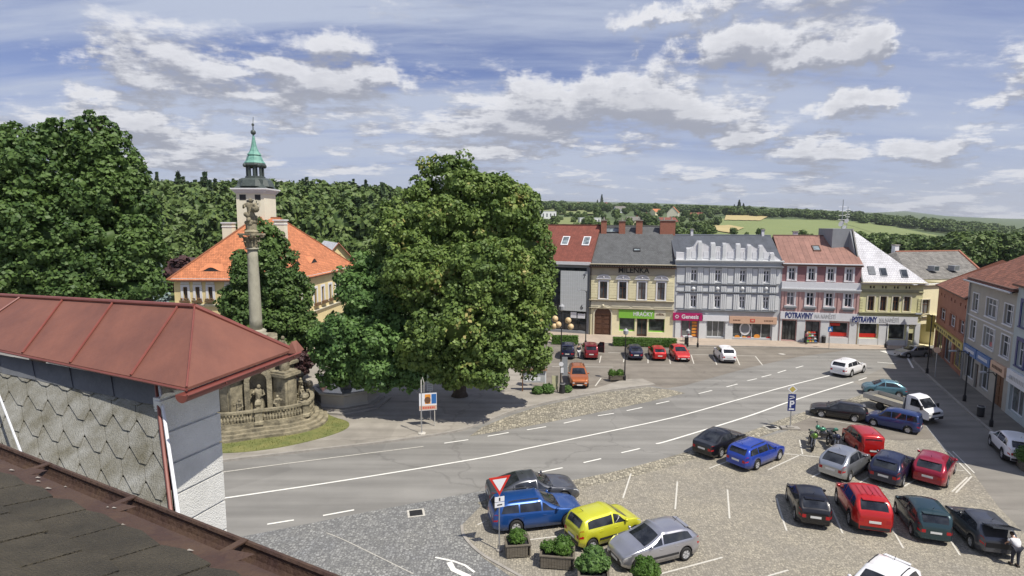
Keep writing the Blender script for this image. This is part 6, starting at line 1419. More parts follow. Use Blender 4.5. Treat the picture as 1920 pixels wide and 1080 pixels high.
# far houses, each with walls, roof and windows
def far_house(u, v, wpx, hpx, roofm, wallm, label, roof='gable', rz=0.0, wide=1.4):
    p = TERR(u, v); w = wpx / CF * p.y; h = hpx / CF * p.y; d = w / wide; t = thing('village_house', label, 'house', p, rz, 'houses of the far village'); hw_ = h * (.55 if roof == 'gable' else 1.0)
    b = MB(); b.box(-w / 2, w / 2, -d / 2, d / 2, -1, hw_); 
    if roof == 'gable': b.add([(-w / 2, -d / 2, hw_), (-w / 2, d / 2, hw_), (-w / 2, 0, h - .05)], [(0, 1, 2)]); b.add([(w / 2, -d / 2, hw_), (w / 2, d / 2, hw_), (w / 2, 0, h - .05)], [(0, 1, 2)])
    b.build('wall', wallm, t); b = MB()
    if roof == 'gable':
        for s in (-1, 1): roofquad(b, [(-w / 2 - .4, s * (d / 2 + .5), hw_ - .3), (w / 2 + .4, s * (d / 2 + .5), hw_ - .3), (w / 2 + .4, 0, h), (-w / 2 - .4, 0, h)])
    else: b.box(-w / 2 - .2, w / 2 + .2, -d / 2 - .2, d / 2 + .2, hw_, hw_ + .3)
    b.build('roof', roofm, t); b = MB(); n = max(2, int(w / 3.5))
    for k in range(n): x = -w / 2 + w * (k + .5) / n; b.box(x - .6, x + .6, -d / 2 - .05, -d / 2, hw_ * .35, hw_ * .75)
    b.build('window', 'glass', t)
    if roof == 'gable': b = MB(); b.box(w * .2, w * .2 + .8, .2, 1.0, h - .8, h + 1.0); b.build('chimney', 'brickred', t)
for a in ((1027, 413, 28, 16, 'sign_grey', 'sign_white', 'flat white box house on the meadow beside the round tree', 'flat', .15, 1.5), (1105, 421, 40, 12, 'sign_white', 'sign_white', 'long low white hall behind the red roofed building', 'flat', .1, 2.5),
          (1188, 422, 28, 15, 'roof_stone', 'cream', 'pale brown roofed house over the cream house chimneys', 'gable', .2, 1.5), (1262, 412, 24, 24, 'tile_orange', 'tower_white', 'tall orange gabled house in the village', 'gable', 1.2, 1.2), (1250, 425, 34, 17, 'tile_red', 'cream_pale', 'wide red roofed house before the tall orange one', 'gable', .3, 1.6),
          (1230, 404, 20, 12, 'tile_orange', 'cream', 'small orange roof on the village skyline', 'gable', .6, 1.4), (1136, 393, 20, 13, 'tile_red', 'sign_white', 'white gable with a red roof below the tall conifer', 'gable', 1.1, 1.3), (1088, 388, 12, 8, 'tile_orange', 'sign_peach', 'pinkish house at the top meadow', 'gable', .4, 1.3),
          (1304, 412, 24, 13, 'tile_red', 'cream', 'dark red roof at the right end of the village', 'gable', -.2, 1.5), (1210, 412, 20, 12, 'tile_red', 'tower_white', 'little red roofed house left of the wide one', 'gable', .9, 1.4), (1162, 399, 20, 12, 'roof_stone', 'sign_white', 'white house with brown roof on the upper village edge', 'gable', .2, 1.4),
          (1525, 462, 28, 8, 'sign_white', 'white_trim', 'low white roofed shed behind the pink house', 'flat', .0, 2.0), (1548, 465, 24, 9, 'tile_red', 'cream', 'red roofed outbuilding behind the pink house', 'gable', .1, 1.8), (1800, 462, 22, 6, 'sign_grey', 'sign_white', 'pale long barn among the trees at the right', 'flat', .1, 2.4), (1790, 488, 16, 8, 'tile_orange', 'cream', 'small orange roof behind the brown shingle roof', 'gable', .2, 1.5),
          (600, 452, 40, 16, 'grey_deep', 'white_trim', 'grey flat house half hidden in the hillside trees', 'flat', .1, 1.8)):
    far_house(*a)
# ------------------------------------------------------------------ cars
def paint(name, col, metal=.35, rough=.32):
    return mat('paint_' + name, col, rough, .05, .7, metal=metal, coat=.8)
for n_, c_ in dict(black=(.010, .010, .013), navy=(.010, .014, .045), midnight=(.014, .022, .035), blue=(.015, .055, .38), deepblue=(.018, .04, .15), skoda=(.012, .07, .27), teal=(.10, .22, .28), darkteal=(.016, .045, .055), red=(.50, .012, .010), brightred=(.62, .035, .03),
                   darkred=(.20, .006, .014), cherry=(.30, .008, .03), orange=(.42, .12, .03), yellow=(.66, .66, .04), gunmetal=(.07, .075, .09), slate=(.11, .115, .13)).items(): M['p_' + n_] = paint(n_, c_)
M['p_silver'] = paint('silver', (.42, .44, .47), .75, .3); M['p_silverlilac'] = paint('silver_lilac', (.46, .46, .50), .75, .28); M['p_white'] = paint('white', (.78, .78, .80), 0, .35)
M['tyre'] = mat('tyre', (.018, .018, .018), .8, .2, 8); M['rim'] = mat('rim', (.55, .56, .58), .35, .05, metal=.4); M['plastic'] = mat('black_plastic', (.022, .022, .024), .55, .1)
M['carglass'] = glassmat('car_glass', (.012, .014, .018), .04); M['lamp_red'] = mat('lamp_red', (.42, .015, .02), .15, .1); M['lamp_clear'] = mat('lamp_clear', (.62, .64, .66), .1, .1, metal=.3); M['plate'] = mat('number_plate', (.72, .72, .70), .5, .03)
def pchip(pts, x):
    xs = [p[0] for p in pts]; 
    if x <= xs[0]: return pts[0][1]
    if x >= xs[-1]: return pts[-1][1]
    i = int(np.searchsorted(xs, x)) - 1; i = max(0, min(len(pts) - 2, i)); h = xs[i + 1] - xs[i]
    def sl(k): return (pts[k + 1][1] - pts[k][1]) / (pts[k + 1][0] - pts[k][0])
    def der(k):
        if k == 0: return sl(0)
        if k == len(pts) - 1: return sl(k - 1)
        a, b = sl(k - 1), sl(k); return 0 if a * b <= 0 else 2 * a * b / (a + b)
    t = (x - xs[i]) / h; a, b = pts[i][1], pts[i + 1][1]; return (2 * t ** 3 - 3 * t * t + 1) * a + (t ** 3 - 2 * t * t + t) * h * der(i) + (-2 * t ** 3 + 3 * t * t) * b + (t ** 3 - t * t) * h * der(i + 1)
TYPES = {  # length, width, height, wheelbase, wheel r, hood front z, cowl x from front, cowl z, roof front x, roof rear x, rear glass foot x (from rear), its z, deck z at tail, belt
 'hatch':  dict(L=4.1, W=1.74, H=1.46, wb=2.50, r=.31, hz=.74, cx=1.05, cz=.98, rf=1.95, rr=.62, gx=.10, gz=.98, dz=.90, belt=.93),
 'golf':   dict(L=4.25, W=1.79, H=1.48, wb=2.60, r=.32, hz=.76, cx=1.15, cz=1.0, rf=2.0, rr=.60, gx=.12, gz=1.0, dz=.92, belt=.95),
 'small':  dict(L=3.55, W=1.62, H=1.50, wb=2.37, r=.28, hz=.82, cx=.80, cz=1.02, rf=1.45, rr=.32, gx=.06, gz=.98, dz=.94, belt=.95),
 'mini':   dict(L=3.85, W=1.68, H=1.52, wb=2.46, r=.29, hz=.80, cx=.85, cz=1.02, rf=1.65, rr=.85, gx=.14, gz=1.0, dz=.92, belt=.95),
 'wagon':  dict(L=4.65, W=1.80, H=1.48, wb=2.62, r=.33, hz=.72, cx=1.25, cz=.97, rf=2.15, rr=.42, gx=.08, gz=.98, dz=.92, belt=.93),
 'sedan':  dict(L=4.85, W=1.84, H=1.45, wb=2.82, r=.34, hz=.72, cx=1.40, cz=.96, rf=2.30, rr=1.62, gx=.55, gz=1.06, dz=1.0, belt=.94),
 'suv':    dict(L=4.45, W=1.86, H=1.66, wb=2.66, r=.36, hz=.88, cx=1.10, cz=1.10, rf=1.90, rr=.55, gx=.12, gz=1.12, dz=1.0, belt=1.06),
 'mpv':    dict(L=4.35, W=1.80, H=1.68, wb=2.70, r=.32, hz=.82, cx=.85, cz=1.10, rf=1.75, rr=.42, gx=.08, gz=1.08, dz=.98, belt=1.02),
 'van':    dict(L=4.30, W=1.80, H=1.82, wb=2.70, r=.32, hz=.86, cx=.92, cz=1.12, rf=1.65, rr=.14, gx=.05, gz=1.10, dz=.98, belt=1.05)}
def make_car(kind, body, label, pos, rz, sc=1.0, sx=1.0, sz=1.05, name='parked_car', cat='car', plate=True, rails=False, trim=None, boot=False, door=None, group=None, dark_low=False, roofstripe=False):
    T = TYPES[kind]; L_, W_, H_, wb, r = T['L'], T['W'], T['H'], T['wb'], T['r']; hl, hw = L_ / 2, W_ / 2
    t = thing(name, label, cat, (pos.x, pos.y, .004), rz, group); t.scale = (sc * sx, sc, sc * sz)
    xf = hl - (L_ - wb) * .46; xr = xf - wb
    front = [(hl, T['hz'] - .22), (hl - .05, T['hz'] - .08), (hl - .22, T['hz'] + .03), (hl - T['cx'] * .6, T['cz'] - .07), (hl - T['cx'], T['cz']), (hl - T['rf'], H_ - .10), (hl - T['rf'] - .38, H_ - .028)]
    rear = [(-hl, T['dz'] - .16), (-hl + .035, T['dz']), (-hl + T['gx'], T['gz']), (-hl + T['rr'], H_ - .13), (-hl + T['rr'] + .42, H_ - .045)]
    if kind == 'sedan': rear = [(-hl, T['dz'] - .2), (-hl + .05, T['dz']), (-hl + T['gx'], T['gz'] - .02), (-hl + T['rr'], H_ - .05), (-hl + T['rr'] + .4, H_ - .01)]
    prof = sorted(rear + [(0 if kind != 'sedan' else .1, H_)] + front)
    def top(x): return pchip(prof, x)
    def wid(x): u = abs(x) / hl; return hw * (1 - .05 * u ** 2 - .20 * max(0, (u - .74) / .26) ** 2.2)
    def low(x):
        z = .20 + .10 * max(0, (abs(x) / hl - .82) / .18)
        for xc in (xf, xr):
            d = abs(x - xc); R_ = r + .055
            if d < R_: z = max(z, r + math.sqrt(R_ * R_ - d * d))
        return z
    wr = hw * (.73 if kind not in ('van', 'mpv') else .84)
    def half(x):
        zt = top(x); zb = min(T['belt'] + .04 * (-x / hl), zt - .03); w = wid(x); k = max(0.0, min(1.0, (zt - zb) / (H_ - T['belt']))); lo = low(x)
        y6 = w * .955 + (wr - w * .955) * k; z6 = zb + (zt - zb) * .86; ml = max(lo + .07, .52); ml = min(ml, zb - .06)
        return [(0, lo), (w * .80, lo), (w * .975, max(lo, .22) + .004), (w, max(ml, lo + .01)), (w * .99, max(zb - .07, lo + .02)), (w * .955, zb), (y6, z6), (y6 * .87, zt - .02 - .02 * k), (y6 * .5, zt), (0, zt + .02 * k)]
    st = set(round(-hl + L_ * k / 34, 3) for k in range(35)); st |= set(round(p[0], 3) for p in prof)
    for xc in (xf, xr):
        for k in range(-6, 7): st.add(round(xc + (r + .055) * math.sin(math.pi / 2 * k / 6), 3))
        st |= {round(xc - r - .058, 3), round(xc + r + .058, 3)}
    xs = sorted(st); xs = [x for i, x in enumerate(xs) if i == 0 or x - xs[i - 1] > .002]
    b = MB(); rings = []; vs = []
    for x in xs:
        h = half(x); ring = [(x, y, z) for y, z in h] + [(x, -y, z) for y, z in h[-2:0:-1]]; vs += ring
    n = len(half(0)) * 2 - 2; fs = [(i * n + k, (i + 1) * n + k, (i + 1) * n + (k + 1) % n, i * n + (k + 1) % n) for i in range(len(xs) - 1) for k in range(n)]
    fs += [tuple(range(n - 1, -1, -1))[::-1], tuple((len(xs) - 1) * n + k for k in range(n))[::-1]]
    mi = []
    b.add(vs, fs); 
    body_o = b.build('body', [body, 'plastic'], t, smooth=True)
    try:
        md = body_o.data; md.polygons[-1].use_smooth = False; md.polygons[-2].use_smooth = False
        for k, p in enumerate(md.polygons):
            q = k % n if k < (len(xs) - 1) * n else 99
            if q in (0, n - 1, 1, n - 2) or (dark_low and q in (2, n - 3)): p.material_index = 1
    except Exception: pass
    # side glass on the band between belt and roof edge
    def S_(x, f, s, off=.008):
        h = half(x); (y5, z5), (y6, z6) = h[5], h[6]; return (x, s * (y5 + (y6 - y5) * f + off), z5 + (z6 - z5) * f)
    xa, xb = hl - T['cx'] - .12, -hl + (T['rr'] if kind != 'van' else .2); xt = hl - T['rf'] - .02; xbt = xb + (.12 if kind != 'sedan' else .18); B1 = (xf + xr) / 2 - .02
    if kind == 'sedan': xb = -hl + T['gx'] + .55; xbt = -hl + T['rr'] + .12
    elif kind in ('hatch', 'mini', 'golf', 'small'): xb = -hl + T['gx'] + .38; xbt = -hl + T['rr'] + .12
    elif kind in ('wagon', 'suv', 'mpv'): xb = -hl + T['gx'] + .28; xbt = -hl + T['rr'] + .10
    cut = xr + .18 if kind in ('wagon', 'suv', 'mpv', 'van', 'golf', 'sedan') else None
    segs = [(B1 + .04, B1 + .04, xa, xt)]
    if cut: segs += [(cut + .03, cut + .03, B1 - .04, B1 - .04), (xb, min(xbt, cut - .05), cut - .04, cut - .04)]
    else: segs += [(xb, xbt, B1 - .04, B1 - .04)]
    for s in (-1, 1):
        for (x0b, x0t, x1b, x1t) in segs:
            if x1b - x0b < .08: continue
            g = MB(); nx, ny = 8, 3; vs = []
            for j in range(ny + 1):
                f = .10 + .80 * j / ny
                for i in range(nx + 1): a = i / nx; x = (x0b + (x0t - x0b) * f) * (1 - a) + (x1b + (x1t - x1b) * f) * a; vs.append(S_(x, f, s))
            g.add(vs, [(j * (nx + 1) + i, j * (nx + 1) + i + 1, (j + 1) * (nx + 1) + i + 1, (j + 1) * (nx + 1) + i) for j in range(ny) for i in range(nx)]); g.build('side_window', 'carglass', t, smooth=True)
    def topgrid(x0, x1, nm, inset=.92, material='carglass', off=.010, y0=-1, y1=1):
        g = MB(); nx, ny = 6, 8; vs = []
        for i in range(nx + 1):
            x = x0 + (x1 - x0) * i / nx; h = half(x); y7, z7 = h[7]; z9 = h[9][1]; sl = (top(x + .02) - top(x - .02)) / .04; nn = math.hypot(1, sl)
            for j in range(ny + 1): f = y0 + (y1 - y0) * j / ny; y = f * y7 * inset; z = z9 + (z7 - z9) * (abs(f * inset) ** 2.2); vs.append((x - sl / nn * off, y, z + off / nn))
        g.add(vs, [(i * (ny + 1) + j, (i + 1) * (ny + 1) + j, (i + 1) * (ny + 1) + j + 1, i * (ny + 1) + j + 1) for i in range(nx) for j in range(ny)]); return g.build(nm, material, t, smooth=True)
    topgrid(hl - T['cx'] - .06, hl - T['rf'] + .06, 'windscreen'); 
    if not boot: topgrid(-hl + T['gx'] + .04, -hl + T['rr'] - .04, 'rear_window', .9)
    if trim == 'glassroof': topgrid(hl - T['rf'] - .3, -hl + T['rr'] + .5, 'glass_roof', .8)
    if roofstripe:
        for k in range(4): topgrid(hl - T['rf'] - .5, -hl + T['rr'] + .3, 'roof_rib', .9, body, .018, -.8 + k * .5, -.68 + k * .5)
    # wheels
    for xc in (xf, xr):
        for s in (-1, 1):
            g = MB(); y0 = s * (wid(xc) - .20); y1 = s * (wid(xc) + .005)
            prof_ = [(r * .62, 0), (r * .94, 0), (r, .04), (r, .16), (r * .94, .205), (r * .62, .205), (r * .60, .17)]
            g.lathe(prof_, 20, (0, 0, 0)); g.v = [(xc + x, y0 + s * z, r + y) for x, y, z in g.v]; w = g.build('wheel', 'tyre', t, smooth=True)
            g = MB(); g.lathe([(r * .66, .10), (r * .66, .195), (r * .63, .195), (r * .60, .16), (.02, .165)], 16, (0, 0, 0)); g.v = [(xc + x, y0 + s * z, r + y) for x, y, z in g.v]; g.build('wheel_disc', 'plastic', w)
            g = MB()
            for k in range(6):
                a = math.pi / 3 * k; ca, sa = math.cos(a), math.sin(a)
                q = [(0, -.045), (r * .62, -.05), (r * .62, .05), (0, .045)]; g.add([(xc + px_ * ca - py_ * sa, y0 + s * .188, r + px_ * sa + py_ * ca) for px_, py_ in q], [(0, 1, 2, 3)])
            g.lathe([(r * .53, .188), (r * .64, .198), (r * .67, .190)], 18, (0, 0, 0), caps=False); m_ = len(g.v) - 54
            g.v = g.v[:m_] + [(xc + x, y0 + s * z, r + y) for x, y, z in g.v[m_:]]; g.build('rim', 'rim', w)
    # lamps, plates, bumper line, mirrors, handles
    for s in (-1, 1):
        def LP(x, f, off): 
            h = half(x); (ya, za), (yb, zb) = h[3], h[5]; return (x, s * (ya + (yb - ya) * f + off), za + (zb - za) * f)
        for nm, x0, x1, f0, f1, m1, cap in (('headlight', hl - .38, hl - .02, .52, 1.0, 'lamp_clear', 1), ('taillight', -hl + .02, -hl + .24, .25, .98, 'lamp_red', -1)):
            g = MB(); vs = [LP(x0 + (x1 - x0) * i / 4, f0 + (f1 - f0) * j / 2 if i not in ((0,) if cap > 0 else (4,)) else f0 + (f1 - f0) * (.35 + .3 * j / 1), .010) for j in range(3) for i in range(5)]
            g.add(vs, [(j * 5 + i, j * 5 + i + 1, (j + 1) * 5 + i + 1, (j + 1) * 5 + i) for j in range(2) for i in range(4)])
            e = cap * (hl + .004); h = half(cap * hl); ww = h[4][0]; zt_ = top(cap * hl); zb_ = zt_ - (.14 if cap > 0 else .22)
            g.box(min(e, e - cap * .04), max(e, e - cap * .04), min(s * ww * .70, s * ww * .98), max(s * ww * .70, s * ww * .98), zb_ + (.03 if cap < 0 else 0), zt_ - .025)
            g.build(nm, m1, t)
        g = MB(); xm = hl - T['cx'] - .28; h = half(xm); g.ball((0, 0, 0), .1, 6); g.v = [(xm + x * .7, s * (h[5][0] + .08) + y * .9, T['belt'] + .09 + z * .75) for x, y, z in g.v]; g.tube([(xm, s * (h[5][0] - .02), T['belt'] + .03), (xm, s * (h[5][0] + .06), T['belt'] + .07)], .025, 5); g.build('mirror', body if kind != 'van' else 'plastic', t, smooth=True)
        g = MB()
        for xh in (B1 + .12, (cut or xb + .4) + .12 if cut else B1 - .7): h = half(xh); g.box(xh - .09, xh + .09, min(s * (h[4][0] - .02), s * (h[4][0] + .018)), max(s * (h[4][0] - .02), s * (h[4][0] + .018)), T['belt'] - .15, T['belt'] - .12)
        g.build('door_handle', 'plastic' if trim == 'plastic' else body, t)
        g = MB(); nS = 12; vs = []
        for i in range(nS + 1): x = xr + r + .1 + (wb - 2 * r - .2) * i / nS; h = half(x); vs += [(x, s * (h[3][0] + .009), .42), (x, s * (h[3][0] + .009), .47 if trim != 'rub' else .52)]
        g.add(vs, [(2 * i, 2 * i + 2, 2 * i + 3, 2 * i + 1) for i in range(nS)]); g.build('side_trim', 'plastic', t) if trim in ('rub', 'plastic') else None
        if rails: g = MB(); g.tube([(x, s * wr * .9, top(x) + .035 if k not in (0, 5) else top(x)) for k, x in enumerate([hl - T['rf'] - .25 - (hl * 2 - T['rf'] - T['rr'] - .6) * k / 5 for k in range(6)])], .022, 6); g.build('roof_rail', 'plastic', t)
    g = MB(); h = half(-hl); g.box(-hl - .012, -hl + .02, -h[3][0] * .93, h[3][0] * .93, .32, .46); g.build('bumper', 'plastic' if trim or kind == 'suv' else body, t)
    g = MB(); zl = top(hl); g.box(hl - .02, hl + .012, -hw * .45, hw * .45, zl - .16, zl - .03); g.box(hl - .02, hl + .014, -hw * .6, hw * .6, .30, .42); g.build('grille', 'plastic', t)
    if plate:
        zz = .62 if kind != 'small' else .5
        if not boot: g = MB(); g.box(-hl - .022, -hl - .012, -.26, .26, min(zz, top(-hl) - .18), min(zz, top(-hl) - .18) + .11); g.build('number_plate', 'plate', t)
        g = MB(); g.box(hl + .014, hl + .024, -.26, .26, .34, .45); g.build('number_plate', 'plate', t)
    if kind in ('hatch', 'golf', 'wagon', 'suv', 'mini', 'mpv') and not boot:
        g = MB(); x0 = -hl + T['rr'] - .10; hh = H_ - .06; g.add([(x0 + .16, -wr * .78, hh - .03), (x0 + .16, wr * .78, hh - .03), (x0 - .06, wr * .72, hh - .06), (x0 - .06, -wr * .72, hh - .06), (x0 + .16, -wr * .78, hh - .055), (x0 + .16, wr * .78, hh - .055), (x0 - .06, wr * .72, hh - .08), (x0 - .06, -wr * .72, hh - .08)], [(0, 1, 2, 3), (7, 6, 5, 4), (3, 2, 6, 7), (0, 3, 7, 4), (1, 5, 6, 2)]); g.build('spoiler', body, t)
    g = MB(); g.tube([(-hl + T['rr'] + .3, 0, H_ - .01), (-hl + T['rr'] + .12, 0, H_ + .16)], [.014, .006], 5); g.build('aerial', 'plastic', t)
    if door is not None:   # an open front door, hinged at its front edge
        s = door; g = MB(); xh = xf - r - .12; y = s * (wid(xh) + .02); g.box(0, -1.0, 0, s * .07, .30, T['belt'])
        d = bpy.data.objects; pts = [(0, T['belt']), (-.95, T['belt']), (-.85, H_ - .1), (-.5, H_ - .1)]
        g.box(-1.0, -.94, 0, s * .05, T['belt'], H_ - .12); g.box(-.94, -.45, 0, s * .05, H_ - .16, H_ - .12); g.tube([(-.45, s * .03, H_ - .14), (0, s * .03, T['belt'])], .03, 5)
        o = g.build('open_door', body, t); o.location = (xh, y, 0); o.rotation_euler = (0, 0, -s * math.radians(62))
        gg = MB(); gg.add([(0, s * .025, T['belt']), (-.94, s * .025, T['belt']), (-.94, s * .025, H_ - .16), (-.45, s * .025, H_ - .16)], [(0, 1, 2, 3)]); gg.build('pane', 'carglass', o)
        gg = MB(); gg.box(-.95, -.03, -s * .012, 0, .32, T['belt'] - .02); gg.build('door_panel', 'plastic', o)
    if boot:               # raised tailgate, dark load space
        g = MB(); x0 = -hl + T['rr']; g.box(-1.0, .0, -wr * .88, wr * .88, -.03, .03); o = g.build('tailgate', body, t); o.location = (x0, 0, H_ - .08); o.rotation_euler = (0, math.radians(14), 0)
        gg = MB(); gg.box(-.62, -.12, -wr * .78, wr * .78, .031, .038); gg.build('rear_window', 'carglass', o)
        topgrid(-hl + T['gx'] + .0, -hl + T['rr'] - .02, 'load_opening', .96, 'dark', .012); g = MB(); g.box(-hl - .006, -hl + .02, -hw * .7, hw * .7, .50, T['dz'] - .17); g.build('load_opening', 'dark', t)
    return t
def side_pose(F_, R_, side, kind):
    T = TYPES[kind]; a, c = G(*F_), G(*R_); d = (a - c); m_ = d.length; d.normalize(); sc = max(.84, min(1.10, m_ / T['wb'])); inn = Vector((-d.y, d.x, 0)) * (1 if side == 'R' else -1)
    mid = (a + c) / 2 + inn * (T['W'] / 2 - .06) * sc; xf = T['L'] / 2 - (T['L'] - T['wb']) * .46; off = xf - T['wb'] / 2; mid -= d * off * sc * 1.0
    return mid, math.atan2(d.y, d.x), sc
def pair_pose(Lw, Rw, view, kind, sc=None, turn=0):
    T = TYPES[kind]; a, c = G(*Lw), G(*Rw); d = (c - a); m_ = d.length; d.normalize(); sc = sc or max(.9, min(1.12, m_ / (T['W'] * .92))); h = Vector((-d.y, d.x, 0)); 
    if turn: h = Matrix.Rotation(math.radians(turn), 3, 'Z') @ h
    xf = T['L'] / 2 - (T['L'] - T['wb']) * .46; xr = xf - T['wb']
    if view == 'rear': p = (a + c) / 2 - h * xr * sc
    else: p = (a + c) / 2 + h * xf * sc; h = -h
    return p, math.atan2(h.y, h.x), sc
def S2(kind, body, label, F_, R_, side, **k): p, rz, sc = side_pose(F_, R_, side, kind); sc = k.pop('sc', sc); return make_car(kind, body, label, p, rz, sc, **k)
def P2(kind, body, label, a, c, view='rear', **k): p, rz, sc = pair_pose(a, c, view, kind, k.pop('fs', None), k.pop('turn', 0) if 'to' not in k else math.degrees(math.atan2((G(*c) - G(*a)).y, (G(*c) - G(*a)).x)) * -1 + k.pop('to') - 90); return make_car(kind, body, label, p, rz, sc, **k)
GR1 = 'cars in the front parking rows'; GR2 = 'cars parked by the far shops'
S2('sedan', 'p_gunmetal', 'dark grey sedan behind the give way sign, farthest from the planters', (1078, 944), (937, 960), 'R', group=GR1)
S2('wagon', 'p_skoda', 'metallic blue estate between the dark grey sedan and the yellow car', (1066, 989), (967.5, 1001), 'R', rails=True, group=GR1)
S2('small', 'p_yellow', 'small lemon yellow hatchback', (1193, 1008), (1105, 1035), 'R', trim='rub', group=GR1)
S2('hatch', 'p_silverlilac', 'silver hatchback facing the planters next to the yellow car', (1197, 1073), (1285, 1051), 'L', trim='rub', group=GR1)
S2('sedan', 'p_black', 'black sedan beside the sett gutter, left of the bright blue estate', (1395, 838), (1351, 860), 'R', group=GR1, sc=1.02)
S2('wagon', 'p_blue', 'bright blue estate beside the black sedan', (1461, 863), (1418.9, 881), 'R', rails=True, group=GR1)
S2('mini', 'p_silver', 'silver rounded hatchback in front of the red van', (1626, 882), (1592.5, 903), 'R', group=GR1)
S2('golf', 'p_navy', 'dark navy hatchback between the silver and the cherry red ones', (1711, 887), (1692.5, 912.5), 'R', group=GR1)
S2('hatch', 'p_cherry', 'cherry red hatchback at the right end of the middle row', (1789, 888), (1775, 914), 'R', group=GR1)
P2('golf', 'p_black', 'black hatchback at the left end of the nearest row', (1493, 981), (1553, 984), to=74, sx=.88, sz=1.1, group=GR1)
P2('suv', 'p_red', 'bright red off-road car between the black and the dark teal cars', (1597, 992), (1663, 994), to=74, sx=.88, sz=1.1, group=GR1, dark_low=True, roofstripe=True)
P2('mpv', 'p_darkteal', 'dark teal boxy car in the nearest row', (1713, 1010), (1775, 1012), group=GR1, fs=.97, to=73, sx=.88, sz=1.02)
BOOT = S2('hatch', 'p_gunmetal', 'dark grey hatchback with its tailgate raised', (1786, 988), (1820, 1022), 'L', boot=True, group=GR1, sc=1.03, sx=.92)
p = G(1650, 1136); make_car('hatch', 'p_white', 'white car cut off by the bottom edge', p, math.radians(-143), 1.08, rails=True, group=GR1)
P2('van', 'p_red', 'red high roofed van behind the motorbikes', (1608, 851), (1648, 858), group=GR1, fs=.92, turn=18)
S2('wagon', 'p_black', 'black estate in front of the flatbed truck', (1543, 783), (1598, 791), 'L', group=GR1, sc=.92, rails=True)
S2('van', 'p_deepblue', 'dark blue small van beside the white truck cab', (1642, 800), (1696, 812), 'L', group=GR1, sc=.86)
S2('mini', 'p_teal', 'pale teal round hatchback behind the flatbed truck', (1638, 741), (1679, 745), 'L', group=GR1, sc=.92)
S2('wagon', 'p_white', 'white estate driving along the main road', (1619, 699), (1596, 707), 'R', name='moving_car')
S2('wagon', 'p_silver', 'silver estate waiting at the crossing in the shade', (1702, 672), (1738, 671), 'L', name='moving_car', sc=.9, rails=True)
S2('suv', 'p_white', 'white off-road car parked by the shaded kerb', (1855.6, 836), (1878, 861), 'L', dark_low=True, name='parked_car')
P2('mpv', 'p_navy', 'dark blue car at the left end of the far row, half behind the tree', (1051, 671), (1077, 672), group=GR2, fs=.98)
P2('mpv', 'p_darkred', 'dark red car with its front door open', (1093, 672), (1122, 672.5), group=GR2, fs=1.0, door=-1)
P2('hatch', 'p_navy', 'nearly black hatchback between the two lamp posts of the far row', (1176, 673), (1206, 673.5), group=GR2, fs=1.04)
P2('hatch', 'p_red', 'plain red hatchback seen from behind in the far row', (1222, 674), (1248, 674.5), group=GR2, fs=.98)
P2('hatch', 'p_brightred', 'coral red car facing the square in the far row', (1263, 676.5), (1294, 677), 'front', group=GR2, fs=1.04)
P2('suv', 'p_white', 'white car standing alone at the right of the far row', (1347, 678), (1379, 679), group=GR2, fs=1.0)
P2('suv', 'p_orange', 'copper orange car facing the road near the linden', (1069, 725), (1102, 725.5), 'front', dark_low=True, rails=True)

